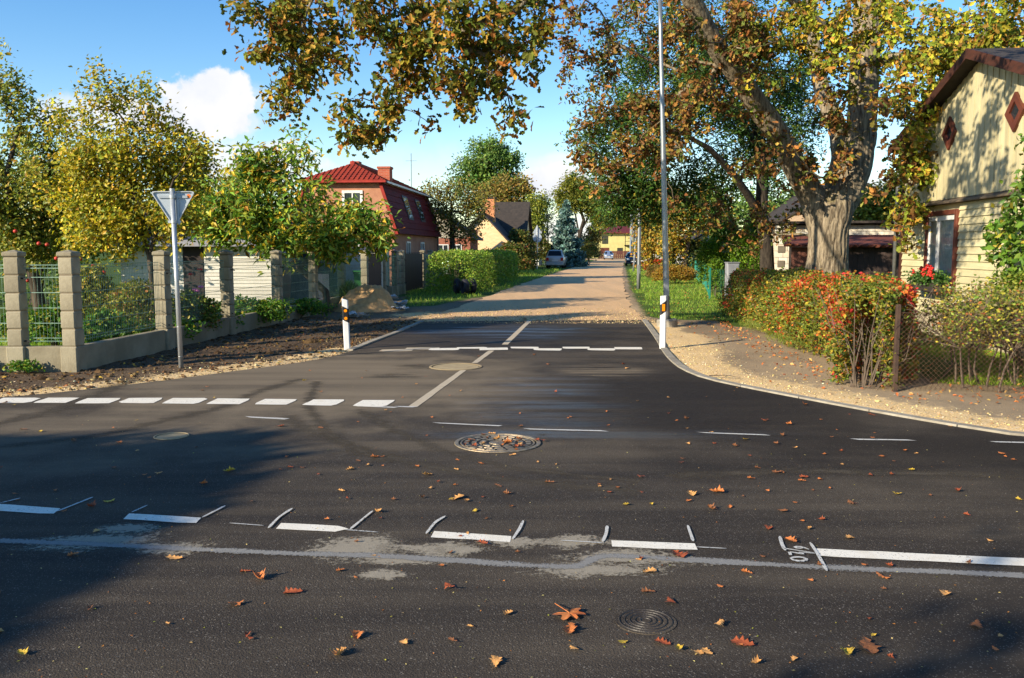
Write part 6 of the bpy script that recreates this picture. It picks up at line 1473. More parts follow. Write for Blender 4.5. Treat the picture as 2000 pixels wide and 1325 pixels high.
# green netting hung on the fence by the heap
def netting(name, label, a, b_, z0, z1, n=26):
    t = thing(name, label, 'netting', tuple(a)); a, b_ = Vector(a), Vector(b_); mb = MB(); m = 12
    for i in range(n + 1):
        for j in range(m + 1):
            p = a.lerp(b_, i / n); z = z0 + (z1 - z0) * j / m
            mb.v.append((p.x - a.x + .06 * math.sin(i * .9 + j * .3), p.y - a.y + .05 * math.sin(i * .5 + j * .7), z + .02 * math.sin(i * .7)))
    for i in range(n):
        for j in range(m): mb.f.append((i * (m + 1) + j, (i + 1) * (m + 1) + j, (i + 1) * (m + 1) + j + 1, i * (m + 1) + j + 1))
    tt = Nt('green_netting'); v = tt.map((140, 140, 140)); w = tt.n('ShaderNodeTexVoronoi'); tt.l(v, w.inputs[0]); w.inputs['Scale'].default_value = .25
    d = tt.bsdf(S(78, 140, 118), .7); tr = tt.n('ShaderNodeBsdfTransparent'); mx = tt.n('ShaderNodeMixShader')
    tt.l(tt.step(tt.noise(60, 2, .5), .40, .72, .18, .5), mx.inputs[0]); tt.l(tr.outputs[0], mx.inputs[1]); tt.l(d, mx.inputs[2])
    mb.build('net', tt.done(mx.outputs[0]), t, True); MB().tube([(0, 0, z1), (b_.x - a.x, b_.y - a.y, z1)], .008, 4).build('top_cord', M_WIRE, t)
netting('shade_netting', 'green shade netting behind the sand heap', (FENCE(24) + .12, 24.0, 0), (FENCE(29) + .1, 29, 0), .05, 1.45)
netting('shade_netting', 'strip of green netting between fence posts beside the wide gate', (FENCE(32.1) + .1, 32.1, 0), (FENCE(33.7) + .1, 33.7, 0), .4, 1.5, 10)
netting('shade_netting', 'green netting between the wide gate and the clipped hedge', (FENCE(40) + .1, 40, 0), (FENCE(44) + .1, 44, 0), .2, 1.5, 16)

# ------------------------------------------------------------------ signs, posts, lamps
M_GALV = plain('galvanised_steel', S(196, 200, 204), S(166, 172, 178), 9, .42, .1, 60, metal=.55, stretch=(3, 3, .5))
M_SIGNBACK = plain('grey_sign_back', S(176, 186, 196), S(164, 174, 184), 3, .5, metal=.25)
M_ORANGE = plain('orange_sticker', S(240, 130, 50), S(230, 116, 44), 9, .5)
b = G(354, 720)
sg = thing('yield_sign', 'upside down triangle yield sign seen from behind on a galvanised pole', 'traffic sign', (b.x, b.y, 0), rad(8))
sg.rotation_euler = (rad(.3), rad(-.6), rad(8))
MB().tube([(0, 0, -.05), (0, 0, 2.62)], .034, 14).build('pole', M_GALV, sg, True)
MB().lathe([(.034, 2.60), (.036, 2.605), (.036, 2.635), (.0, 2.64)], 14).build('cap', M_GALV, sg)
for z in (.18, .62, 1.3): MB().lathe([(.0345, z), (.0352, z + .003), (.0345, z + .006)], 14).build('seam', M_GALV, sg)
s_ = .315
tri = [(-s_, 2.60), (0, 2.60 - 1.70 * s_), (s_, 2.60)]
def rtri(k, r):
    c = Vector((0, 2.60 - .57 * s_)); out = []
    P = [Vector(p) for p in tri]; P = [c + (p - c) * k for p in P]
    for i, p in enumerate(P):
        q0, q1 = P[i - 1], P[(i + 1) % 3]; d0, d1 = (q0 - p).normalized(), (q1 - p).normalized()
        for t in np.linspace(0, 1, 5): out.append(tuple((p + d0 * r * (1 - t) ** 2 + d1 * r * t ** 2)))
    return out
O, I = rtri(1.0, .06), rtri(.93, .055)
n = len(O)
mb = MB(); mb.v = [(x, .055, z) for x, z in O] + [(x, .058, z) for x, z in O]; mb.f = [tuple(range(n))[::-1], tuple(range(n, 2 * n))]
mb.build('plate', M_SIGNBACK, sg)
mb = MB(); mb.v = [(x, .052, z) for x, z in O] + [(x, .030, z) for x, z in O] + [(x, .030, z) for x, z in I] + [(x, .052, z) for x, z in I]
for i in range(n):
    j = (i + 1) % n
    for a in range(3): mb.f.append((a * n + i, a * n + j, a * n + n + j, a * n + n + i))
mb.build('rim', plain('rim_steel', S(196, 202, 208), S(182, 188, 194), 6, .45, metal=.3), sg)
mb = MB(); mb.v = [(x, .0605, z) for x, z in I]; mb.f = [tuple(range(n))]
mb.build('face', M_WHITE, sg)
for z in (2.52, 2.16):
    w = .20 if z > 2.4 else .09
    MB().box(-w, w, .036, .050, z - .018, z + .018).build('rail', M_SIGNBACK, sg)
    MB().lathe([(.0345, z - .02), (.042, z - .02), (.042, z + .02), (.0345, z + .02)], 14).build('clamp', M_GALV, sg)
MB().box(.055, .075, .034, .052, 2.12, 2.50).build('bracket', M_SIGNBACK, sg)
mb = MB(); mb.v = [(.215 + .03 * math.cos(a), .0515, 2.53 + .03 * math.sin(a)) for a in np.linspace(0, 6.283, 20, endpoint=False)]; mb.f = [tuple(range(20))]
mb.build('sticker', M_ORANGE, sg)

# pair of signs further along
b = G(1049, 527)
s2 = thing('road_sign', 'triangle sign over a round sign seen from behind on one pole', 'traffic sign', (b.x, b.y, 0), 0)
MB().tube([(0, 0, 0), (0, 0, 3.9)], .05, 8).build('pole', M_GALV, s2)
mb = MB(); mb.prism([(-.42, 3.22), (.42, 3.22), (0, 3.95)], 1, .06, .075).build('triangle_plate', M_SIGNBACK, s2)
MB().prism([(.41 * math.cos(a), 2.82 + .41 * math.sin(a)) for a in np.linspace(0, 6.283, 24, endpoint=False)], 1, .06, .075).build('round_plate', M_SIGNBACK, s2)

M_PLASTIC = plain('white_plastic', (.74, .75, .76), (.66, .67, .68), 5, .5)
M_BLACKP = plain('black_band', S(24, 24, 26), S(18, 18, 20), 6, .5)
M_AMBER = plain('amber_reflector', S(250, 160, 10), S(244, 140, 8), 60, .25)
def delineator(label, p, h, lean, kind, rz):
    d = thing('delineator_post', label, 'marker post', tuple(p), rz, 'marker posts at the street mouth'); d.rotation_euler = (lean[1], lean[0], rz)
    prof = [(-.055, -.022), (-.035, -.038), (.035, -.038), (.055, -.022), (.05, .03), (.0, .055), (-.05, .03)]
    zt = h - .03
    def seg(z0, z1, s0, s1, k, name, m_, parent):
        """a length of the post whose lower and upper cuts slope across it"""
        n = len(prof); vs = [(x * k, y * k, z0 + s0 * x) for x, y in prof] + [(x * k, y * k, z1 + s1 * x) for x, y in prof]
        return MB().add(vs, [tuple(range(n))[::-1], tuple(range(n, 2 * n))] + [(i, (i + 1) % n, n + (i + 1) % n, n + i) for i in range(n)]).build(name, m_, parent)
    body = seg(-.1, h * .985, 0, -.35 if kind == 'round' else .12, 1, 'body', M_PLASTIC, d)
    z0, z1 = (h - .40, h - .155) if kind == 'round' else (h - .32, h - .13)
    sl = -.62 if kind == 'round' else .75
    if kind == 'round': sl = -.55
    band = seg(z0, z1, sl, sl, 1.025, 'band', M_BLACKP, d)
    if kind == 'round':
        for z in (z0 + .055, z1 - .055):
            MB().add([(.028 * math.cos(a) + .0, -.0435, z + .028 * math.sin(a)) for a in np.linspace(0, 6.283, 16, endpoint=False)], [tuple(range(16))]).build('reflector', M_AMBER, band)
    else:
        MB().cbox(-.026, .026, -.048, -.039, z0 + .035, z1 - .03, .003).build('reflector', M_AMBER, band)
delineator('leaning white marker post with two round amber reflectors, by the dark soil', G(678.5, 683), .90, (rad(-1.6), 0), 'round', rad(8))
delineator('upright white marker post with one oblong amber reflector, in front of the lamp', G(1294, 681), .955, (0, 0), 'box', 0)

M_LAMP = plain('lamp_steel', S(176, 182, 186), S(140, 146, 152), 5, .38, .1, 50, metal=.6, stretch=(6, 6, .3))
def lamp(label, x, y, h, r0, r1, lean, head=True, base=None, rz=0.0):
    o = thing('street_lamp', label, 'street lamp', (x, y, 0), rz, 'street lamps along the lawn'); o.rotation_euler = (0, lean, rz)
    zs = np.linspace(-.05, h, 12); MB().tube([(0, 0, z) for z in zs], list(np.interp(zs, [0, h], [r0, r1])), 18).build('pole', M_LAMP, o, True)
    if r0 > .07: MB().cbox(-.05, .05, -r0 - .004, -r0 + .02, .7, 1.1, .006).build('service_door', M_LAMP, o)
    if head:
        MB().tube([(0, 0, h - .02), (-.1, 0, h + .25), (-.5, 0, h + .38), (-1.0, 0, h + .40)], .035, 8).build('arm', M_LAMP, o, True)
        hd = MB().ball((-1.3, 0, h + .40), .36, (1, .42, .2), 12, 6).build('lamp_head', M_LAMP, o, True)
        MB().ball((-1.32, 0, h + .385), .28, (1, .42, .22), 12, 6).build('lens', M_CLEAR, hd, True)
    if base: MB().lathe([(.0, -.1), (.235, -.1), (.24, .14), (.215, .17), (.12, .175)], 20).build('concrete_ring', M_KERB, o)
    return o
b1 = G(1303, 638)
lamp('nearest galvanised lamp pole behind the marker post, on a concrete ring', b1.x, b1.y, 7.25, .072, .042, rad(-2.3), False, True)
b2 = G(1247, 566); lamp('second galvanised lamp pole standing in the lawn', b2.x, b2.y, 9.0, .085, .05, rad(0.0))
b3 = G(1237, 531); lamp('thin lamp pole tilting away from the street, third from the marker post', b3.x, b3.y, 9.0, .075, .05, rad(3.2), False)
b4 = G(1233.5, 519); lamp('thin upright lamp pole in front of the dark car', b4.x, b4.y, 8.8, .095, .06, 0.0)
b5 = (20.3, 150); lamp('farthest thick lamp pole in front of the yellow house', b5[0], b5[1], 8.5, .16, .12, 0.0)
b6 = (20.05, 140); lamp('slim far lamp pole beside the thick one', b6[0] - .6, b6[1], 9.5, .1, .07, 0.0)

# ------------------------------------------------------------------ green fence, cabinet
M_GREEN = plain('green_coated_steel', S(40, 140, 120), S(28, 112, 96), 5, .5)
def green_fence(label, pts, h, step=2.4):
    q = resample([p for p in pts], step); f = thing('green_fence', label, 'fence', (*q[0], 0), 0, 'green wire fences beside the lawn'); O_ = Vector((*q[0], 0))
    pm = MB().cbox(-.03, .03, -.03, .03, -.1, h + .06, .006).mesh('post', M_GREEN)
    for p in q: piece('post', pm, f, tuple(Vector((*p, 0)) - O_))
    w = MB(); u = MB()
    for a, b_ in zip(q, q[1:]):
        a, b_ = Vector((*a, 0)) - O_, Vector((*b_, 0)) - O_
        for z in np.linspace(.06, h, 6): w.tube([a + Vector((0, 0, z)), b_ + Vector((0, 0, z))], .006, 3, cap=False)
        n = int((b_ - a).length / .08)
        for i in range(n):
            p = a.lerp(b_, (i + .5) / n); u.tube([p + Vector((0, 0, .05)), p + Vector((0, 0, h))], .0045, 3, cap=False)
    w.build('wires', M_GREEN, f, kind='stuff'); u.build('upright_wires', M_GREEN, f, kind='stuff')
green_fence('long green wire fence beyond the thujas', [tuple(G(1384, 577))[:2], (9.3, 42), (11.5, 55), (13.6, 68)], 1.06)
green_fence('short green wire fence between thuja and autumn hedge', [tuple(G(1386, 585))[:2], tuple(G(1432, 583))[:2]], 1.06, 1.1)
M_CAB = plain('grey_cabinet', S(158, 160, 166), S(138, 140, 148), 3, .5, metal=.2)
cb = G(1431, 588)
cab = thing('electric_cabinet', 'grey metal electric cabinet behind the far end of the autumn hedge', 'cabinet', (cb.x, cb.y, 0), rad(6))
MB().cbox(-.21, .21, 0, .26, 0, 1.30, .012).build('box', M_CAB, cab)
MB().cbox(-.18, .18, -.012, .004, .25, 1.24, .004).build('door', M_CAB, cab)
MB().cbox(-.23, .23, -.03, .29, 1.30, 1.335, .008).build('lid', M_CAB, cab)

# ------------------------------------------------------------------ rusty chain link fence
M_RUST = plain('rusty_wire', S(112, 86, 66), S(84, 62, 48), 20, .8, metal=.2)
M_RUSTPOST = plain('rusty_post', S(92, 70, 56), S(62, 48, 42), 7, .85, .4)
cl = thing('chain_link_fence', 'rusty chain link fence turning the corner by the berry bush', 'fence', (4.78, 10.72, 0))
def chainlink(a, b_, h, root, O_, pitch=.062):
    a, b_ = Vector(a), Vector(b_); L = (b_ - a).length; d = (b_ - a) / L; mb = MB()
    n = int((L + h) / pitch)
    for i in range(n):
        for sgn in (1, -1):
            s0 = i * pitch - h
            z0, z1 = (0.03, h) if sgn > 0 else (h, 0.03)
            t0, t1 = s0, s0 + h
            if t1 < 0 or t0 > L: continue
            f0, f1 = (max(t0, 0) - t0) / h, (min(t1, L) - t0) / h
            P0 = a + d * max(t0, 0) + Vector((0, 0, z0 + (z1 - z0) * f0)); P1 = a + d * min(t1, L) + Vector((0, 0, z0 + (z1 - z0) * f1))
            mb.tube([P0 - O_, P1 - O_], .0024, 3, cap=False)
    return mb.build('wire_mesh', M_RUST, root, kind='stuff')
O_ = Vector((4.78, 10.72, 0))
chainlink((4.78, 10.72, 0), (9.5, 10.2, 0), .98, cl, O_); chainlink((4.76, 10.76, 0), (4.84, 12.1, 0), .80, cl, O_)
for p, h in (((4.77, 10.73), 1.08), ((6.95, 10.5), 1.05), ((9.3, 10.24), 1.05), ):
    MB().cbox(-.026, .026, -.026, .026, -.1, h, .004).build('post', M_RUSTPOST, cl, loc=Vector((*p, 0)) - O_)
MB().tube([(.0, 0, .98), (4.7, -.52, .98)], .004, 4).build('tension_wire', M_RUST, cl)

# ------------------------------------------------------------------ sand heap, bags, bin, tyres, planter
M_SAND = plain('heap_sand', S(224, 184, 132), S(196, 154, 106), 5, .95, .8, 26)
hc = G(718, 606)
hp = thing('sand_heap', 'heap of yellow sand against the fence beside the narrow gate', 'heap', (hc.x, hc.y, 0))
xs = np.linspace(-1.3, 1.3, 70); X, Y = np.meshgrid(xs, xs); Pg = np.stack([X.ravel(), Y.ravel()], 1)
rr_ = np.hypot(Pg[:, 0] / .92 + .08, Pg[:, 1] / 1.15)
zz = .86 * np.clip(1 - rr_, 0, 1) ** .85 + .30 * np.clip(1 - np.hypot((Pg[:, 0] - .62) / .6, (Pg[:, 1] + .25) / .7), 0, 1)
zz = zz * (1 + .40 * fbm(Pg, 1.8, 4, 1)) + .12 * np.abs(fbm(Pg, 5, 4, 5)) * (rr_ < 1.05) - .035
i = (np.arange(69)[:, None] * 70 + np.arange(69)[None]).ravel()
mesh_np('mound', np.column_stack([Pg, zz]), [np.stack([i, i + 1, i + 71, i + 70], 1)], M_SAND, hp, smooth=True)
M_BAG = plain('white_bag_plastic', S(206, 208, 210), S(160, 164, 168), 9, .45, .5, 12)
def crumple(name, label, p, L, W, rz, seed):
    t = thing(name, label, 'bag', tuple(p), rz, 'empty plastic bags by the sand heap'); mb = MB(); n, m = 22, 10; rg = np.random.default_rng(seed)
    for layer in (0, 1):
        k = len(mb.v)
        for i in range(n + 1):
            for j in range(m + 1):
                x = (i / n - .5) * L; y = (j / m - .5) * W * (1 + .35 * math.sin(i * .9 + seed)); q = np.array([[x * 6, y * 6, seed + layer * 3.0]])
                mb.v.append((x, y + .05 * math.sin(i * .6), .03 + layer * .03 + .10 * abs(float(vnoise(q, 1.0)[0])) + .05 * abs(float(vnoise(q, 2.3, 3)[0]))))
        for i in range(n):
            for j in range(m): mb.f.append((k + i * (m + 1) + j, k + (i + 1) * (m + 1) + j, k + (i + 1) * (m + 1) + j + 1, k + i * (m + 1) + j + 1))
    mb.build('sheet', M_BAG, t)
crumple('plastic_bag', 'crumpled white sack at the foot of the heap, nearest the marker post', G(694, 622), .62, .30, rad(-35), 1)
crumple('plastic_bag', 'long white sack trailing off the heap towards the grass', G(760, 600) + Vector((0, 0, .04)), 1.1, .35, rad(-12), 2)
crumple('plastic_bag', 'flat white sack at the end of the trail, farthest from the heap', G(778, 608), .6, .32, rad(20), 3)
crumple('plastic_bag', 'white sack draped on the slope of the heap', (hc.x + .55, hc.y + .3, .28), .7, .3, rad(-40), 4)
M_BINGREEN = plain('bin_green_plastic', S(54, 118, 62), S(42, 96, 52), 5, .5)
bb = np.array(at(707, 560, 30.4)); 
bn = thing('wheelie_bin', 'green wheelie bin behind the fence next to the narrow gate', 'bin', (bb[0], bb[1], 0), rad(10))
MB().add([(-.22, -.25, .08), (.22, -.25, .08), (.22, .25, .08), (-.22, .25, .08), (-.28, -.33, .95), (.28, -.33, .95), (.28, .33, .95), (-.28, .33, .95)], [(0, 3, 2, 1), (4, 5, 6, 7), (0, 1, 5, 4), (1, 2, 6, 5), (2, 3, 7, 6), (3, 0, 4, 7)]).cbox(-.30, .30, -.35, .35, .93, .97, .01).build('body', M_BINGREEN, bn)
MB().cbox(-.31, .31, -.38, .34, .98, 1.04, .02).build('lid', M_BINGREEN, bn)
for s in (-.26, .26): MB().tube([(s - .03, .25, .1), (s + .03, .25, .1)], .1, 12).build('wheel', M_BLACKP, bn)
M_TYRE = plain('old_tyre', S(44, 44, 52), S(30, 30, 36), 6, .7, .4, 20)
for k, (x, y, rz_, l) in enumerate(((893, 571, .25, 'old tyre at the fence end of the row'), (908, 573, .35, 'old tyre in the middle of the row'), (921, 571, .5, 'old tyre at the street end of the row'))):
    p = G(x, y + 3); t = thing('old_tyre', l + ' under the clipped hedge', 'tyre', (p.x, p.y, .30), rz_, 'old tyres under the clipped hedge')
    me = []
    mb = MB(); prof = [(.19, -.09), (.27, -.11), (.31, -.08), (.315, 0), (.31, .08), (.27, .11), (.19, .09), (.20, 0), (.19, -.09)]
    mb.lathe(prof, 24); mb.v = [(z, x_, y_) for x_, y_, z in mb.v]; mb.build('tread', M_TYRE, t, True)
    r2 = MB().lathe([(.0, .02), (.17, .02), (.19, .06), (.19, -.06), (.17, -.02), (.0, -.02)], 18); r2.v = [(z, x_, y_) for x_, y_, z in r2.v]; r2.build('rim', M_TYRE, t, True)
ps = np.array(at(752, 566, 32.4)); pl = thing('stone_trough', 'small pale stone block in the gap beside the narrow gate', 'stone', (ps[0], ps[1], 0))
MB().cbox(-.28, .28, -.15, .15, 0, .42, .02).build('stone', M_POST, pl)
bo = thing('boulder', 'pale boulder on the lawn behind the wire fence', 'stone', (8.3, 12.9, 0)); MB().ball((0, 0, .10), .16, (1.2, 1, .8), 10, 7).build('stone', M_POST, bo, True)

M_CARGLASS = (lambda t: t.done(t.bsdf((.012, .015, .02), .2, 0.0, None, .15)))(Nt('car_glass'))
# ------------------------------------------------------------------ cars
def paint(name, c, rough=.25, metal=.5):
    t = Nt(name); return t.done(t.bsdf(c, rough, metal, None, .5, **{'Coat Weight': .6, 'Coat Roughness': .08}))
M_TIRE = plain('car_tyre', S(30, 30, 32), S(22, 22, 24), 8, .85)
M_RIM = plain('alloy_rim', S(150, 154, 158), S(130, 134, 138), 8, .4, metal=.7)
M_TAIL = plain('red_lens', S(190, 30, 30), S(150, 20, 24), 30, .25)
M_HEAD = plain('clear_lens', S(220, 226, 232), S(190, 196, 204), 30, .15)
M_PLATE = plain('number_plate', (.72, .72, .70), (.66, .66, .64), 30, .5)
M_TRIM = plain('dark_trim', S(34, 34, 38), S(26, 26, 30), 8, .6)
def car(label, loc, rz, body, st, L, group='parked cars along the street'):
    """st: stations from tail to nose: (y, half width, sill z, waist z, shoulder z, roof z, roof half width)"""
    c = thing('parked_car', label, 'car', loc, rz, group); mb = MB(); n = len(st)
    rings = []
    for y, w, zs, zw, zb, zr, wr in st:
        rings.append([(-w * .94, y, zs), (-w, y, zw), (-w * .985, y, zb), (-wr, y, zr - .04), (-wr * .86, y, zr), (0, y, zr + .025), (wr * .86, y, zr), (wr, y, zr - .04), (w * .985, y, zb), (w, y, zw), (w * .94, y, zs)])
    m = 11
    for r_ in rings: mb.v += r_
    for i in range(n - 1):
        for j in range(m - 1): mb.f.append((i * m + j, i * m + j + 1, (i + 1) * m + j + 1, (i + 1) * m + j))
        mb.f.append((i * m + m - 1, i * m, (i + 1) * m, (i + 1) * m + m - 1))
    mb.f.append(tuple(range(m))[::-1]); mb.f.append(tuple(range((n - 1) * m, n * m)))
    mb.build('body', body, c, True)
    def quad(name, A, B, C_, D, mat, off, ins=.08, parent=None):
        A, B, C_, D = map(Vector, (A, B, C_, D)); ce = (A + B + C_ + D) / 4; nn = (B - A).cross(D - A).normalized()
        if nn.dot(ce - Vector((0, L / 2, .9))) < 0: nn = -nn
        q = [p + (ce - p) * ins + nn * off for p in (A, B, C_, D)]
        return MB().add(q, [(0, 1, 2, 3)]).build(name, mat, parent or c)
    iroof = [i for i in range(n) if st[i][5] > st[i][4] + .3]; a, z = iroof[0], iroof[-1]
    for name, i0, i1 in (('rear_window', a - 1, a), ('windscreen', z + 1, z)):
        quad(name, rings[i0][3], rings[i0][7], rings[i1][7], rings[i1][3], M_CARGLASS, .045, .06)
    for j0, j1 in ((2, 3), (8, 7)):
        for i in range(a, z): quad('side_window', rings[i][j0], rings[i + 1][j0], rings[i + 1][j1], rings[i][j1], M_CARGLASS, .012, .08)
    w0, y0 = st[1][1], st[0][0]; w1, y1 = st[-2][1], st[-1][0]
    for s in (-1, 1):
        MB().cbox(s * w0 * .80 - .13, s * w0 * .80 + .13, y0 - .03, y0 + .25, .72, 1.02, .02).build('tail_light', M_TAIL, c)
        MB().cbox(s * w1 * .72 - .17, s * w1 * .72 + .17, y1 - .22, y1 + .025, .62, .80, .02).build('headlight', M_HEAD, c)
        MB().cbox(s * (w1 + .06) - .08, s * (w1 + .06) + .08, st[z + 1][0] - .35, st[z + 1][0] - .2, .98, 1.12, .03).build('mirror', body, c)
    MB().cbox(-.27, .27, y0 - .035, y0 + .02, .66, .78, .004).build('number_plate', M_PLATE, c); MB().cbox(-.27, .27, y1 - .02, y1 + .035, .42, .54, .004).build('number_plate', M_PLATE, c)
    MB().cbox(-w0 * .97, w0 * .97, y0 - .07, y0 + .12, .30, .56, .04).build('rear_bumper', body, c)
    MB().cbox(-w1 * .95, w1 * .95, y1 - .12, y1 + .06, .24, .46, .04).build('front_bumper', body, c)
    MB().cbox(-w1 * .5, w1 * .5, y1 - .02, y1 + .02, .58, .70, .01).build('grille', M_TRIM, c)
    wh_ = MB().lathe([(.2, -.10), (.29, -.10), (.31, -.07), (.31, .07), (.29, .10), (.2, .10)], 20); wh_.v = [(z_, x_, y_) for x_, y_, z_ in wh_.v]; wm = wh_.mesh('wheel', M_TIRE, True)
    rm = MB().lathe([(0, .085), (.12, .09), (.2, .07), (.2, -.07), (.12, -.09), (0, -.085)], 14); rm.v = [(z_, x_, y_) for x_, y_, z_ in rm.v]; rmm = rm.mesh('rim', M_RIM, True)
    for s in (-1, 1):
        for yy in (y0 + .85, y1 - .85):
            o = piece('wheel', wm, c, (s * (w0 - .10), yy, .31)); piece('rim', rmm, o)
    return c
van = [(0, .80, .34, .75, 1.02, 1.06, .76), (.08, .86, .30, .78, 1.05, 1.20, .70), (.42, .89, .28, .80, 1.06, 1.68, .60), (1.2, .90, .26, .80, 1.05, 1.74, .62), (2.2, .90, .26, .80, 1.03, 1.74, .62), (3.0, .90, .26, .78, 1.01, 1.64, .60), (3.75, .88, .28, .74, .98, 1.04, .72), (4.4, .84, .30, .66, .84, .90, .66), (4.6, .74, .34, .60, .74, .78, .58)]
hat = [(0, .76, .34, .75, .96, 1.0, .70), (.06, .82, .30, .78, 1.0, 1.12, .66), (.55, .86, .28, .78, 1.0, 1.46, .56), (1.3, .87, .26, .78, .98, 1.50, .58), (2.1, .87, .26, .78, .96, 1.47, .58), (2.6, .87, .26, .76, .95, 1.36, .56), (3.25, .85, .28, .72, .93, .98, .70), (3.95, .80, .30, .64, .78, .84, .62), (4.15, .70, .34, .58, .70, .74, .54)]
P_SIL, P_BLUE, P_GREY = paint('silver_paint', S(160, 160, 160), .4, .15), paint('dark_blue_paint', S(22, 32, 56)), paint('pale_blue_paint', S(150, 164, 184))
car('silver people carrier parked on the verge, its tail to the viewer', (4.05, 83.0, 0), rad(-7), P_SIL, van, 4.6)
car('dark blue hatchback facing the viewer beside the lamp poles', (13.75, 100, 0), rad(180 - 6), P_BLUE, hat, 4.15)
car('dark grey car half hidden behind the dark blue one', (15.4, 106, 0), rad(180 - 6), paint('dark_grey_paint', S(44, 48, 54)), hat, 4.15)
car('pale blue car far down the street, facing the viewer', (17.9, 163, 0), rad(180 - 4), P_GREY, [(y, w, a, b_, c_, d * 1.05, e) for y, w, a, b_, c_, d, e in hat], 4.15)
car('pale green car behind the clipped hedge, only its roof showing', (-3.2, 58, 0), rad(62), paint('pale_green_paint', S(150, 176, 160)), hat, 4.15)

# ------------------------------------------------------------------ manholes
M_IRON = plain('cast_iron', S(176, 158, 128), S(118, 106, 92), 14, .5, .3, 60, metal=.5)
M_IRONDK = plain('dark_iron', S(58, 54, 50), S(44, 42, 40), 12, .6, .3, 60, metal=.4)
M_CONCRING = plain('manhole_concrete', S(176, 158, 122), S(150, 132, 100), 7, .9, .4)
def ring_mesh(mb, r0, r1, z, a0=0, a1=2 * math.pi, n=36, h=.006):
    k = len(mb.v)
    for i in range(n + 1):
        a = a0 + (a1 - a0) * i / n
        for r_, zz_ in ((r0, z - h), (r0 + .003, z), (r1 - .003, z), (r1, z - h)): mb.v.append((r_ * math.cos(a), r_ * math.sin(a), zz_))
    for i in range(n):
        for j in range(3): mb.f.append((k + i * 4 + j, k + i * 4 + j + 1, k + (i + 1) * 4 + j + 1, k + (i + 1) * 4 + j))
def manhole(label, p, Rr, ornate=True, top=None, rot=0.0):
    t = thing('manhole_cover', label, 'manhole cover', (p.x, p.y, .0035), rot, 'manhole covers in the asphalt')
    mb = MB(); mb.lathe([(0, .0), (Rr * .86, .0), (Rr * .86, -.01)], 40); mb.f.append(tuple(range(40)));  mb.build('cover', top or M_IRONDK, t)
    f = MB(); ring_mesh(f, Rr * .90, Rr, .007); f.build('frame', M_IRON if ornate else (top or M_IRON), t)
    if ornate:
        f = MB(); ring_mesh(f, Rr * .82, Rr * .865, .007); f.build('rim', M_IRON, t)
        for r0, r1, k in ((.66, .78, 20), (.48, .60, 15), (.28, .42, 10)):
            s = MB(); ring_mesh(s, Rr * r0, Rr * r1, .006, 0, 2 * math.pi / k * .80, 4); me = s.mesh('lug', M_IRON)
            for i in range(k): piece('lug', me, t, (0, 0, 0), (0, 0, 2 * math.pi / k * i))
        s = MB(); ring_mesh(s, 0.0, Rr * .2, .006, n=18); s.build('boss', M_IRON, t)
    return t
manhole('ornate iron manhole cover littered with leaves at the street mouth', G(972, 866), .395, True)
manhole('sand coated round manhole cover interrupting the centre line', G(890, 717), .40, False, M_CONCRING)
m3 = thing('manhole_cover', 'small ridged dark cover sunk in the asphalt by the large maple leaf', 'manhole cover', tuple(G(1261, 1214) + Vector((0, 0, .0035))), rad(20), 'manhole covers in the asphalt')
M_BLACKIRON = plain('tarred_iron', S(60, 54, 50), S(44, 40, 38), 20, .45, .3, 80)
MB().lathe([(0, 0), (.145, 0), (.145, -.01)], 36).build('cover', M_ASPH, m3)
for r_ in (.025, .05, .075, .10, .125):
    f = MB(); ring_mesh(f, r_ - .004, r_ + .004, .004, n=36, h=.005); f.build('ridge', M_BLACKIRON, m3)
manhole('pale round cover beside a dust stain near the kerb shadow', G(335, 853), .16, False, M_CONCRING)

# ------------------------------------------------------------------ fallen leaves, litter, pebbles
R = np.random.default_rng(77)
def lf_mat(name, a, b_):
    t = Nt(name); c = t.mix(t.step(t.noise(26, 5, .6), .35, .7), a, b_)
    x = t.sep(); vein = t.step(t.math('ABSOLUTE', x[0]), .0, .004, .35, 0)
    return t.done(t.bsdf(t.mix(vein, c, tuple(v * 1.4 for v in b_)), .6, 0.0, t.bump(t.noise(60, 3, .6), .4, .004), .3))
LM = {'orange': lf_mat('leaf_orange', S(200, 124, 66), S(164, 88, 44)), 'tan': lf_mat('leaf_tan', S(222, 168, 100), S(188, 128, 70)), 'rust': lf_mat('leaf_rust', S(160, 82, 46), S(118, 58, 36)), 'yellow': lf_mat('leaf_yellow', S(206, 176, 60), S(176, 138, 48)), 'brown': lf_mat('leaf_brown', S(142, 92, 56), S(104, 66, 42))}
def oak_leaf_mesh(seed, mat, L, curl):
    rg = np.random.default_rng(seed); half = [(0, 0), (.05, .05), (.16, .14), (.10, .24), (.27, .36), (.17, .46), (.36, .60), (.22, .68), (.27, .84), (.12, .90), (0, 1.0)]
    half = [(x * rg.uniform(.8, 1.2), y) for x, y in half]
    mid = [(0, y) for _, y in half]
    P = []
    for x, y in half: P += [(-x, y), (-x * .5, y), (0, y), (x * .5, y), (x, y)]
    cz = lambda x, y: curl[0] * (x * 2) ** 2 + curl[1] * (y - .5) ** 2 * 1.6 + .03 * math.sin(9 * x + 7 * y + seed) + .07 * abs(x)
    pts = [(x * L, (y - .5) * L, (cz(x, y)) * L) for x, y in P]; zmin = min(p[2] for p in pts)
    pts = [(a, b_, c - zmin) for a, b_, c in pts]
    mb = MB(); mb.v = pts; n = len(half)
    for i in range(n - 1):
        for j in range(4): mb.f.append((i * 5 + j, i * 5 + j + 1, (i + 1) * 5 + j + 1, (i + 1) * 5 + j))
    k = len(mb.v); mb.tube([(0, -.5 * L, pts[2][2] + .001), (.02 * L, -.64 * L, .004), (.04 * L, -.74 * L, .002)], .0012, 4)
    return mb.mesh('fallen_leaf', mat)
shapes = {}
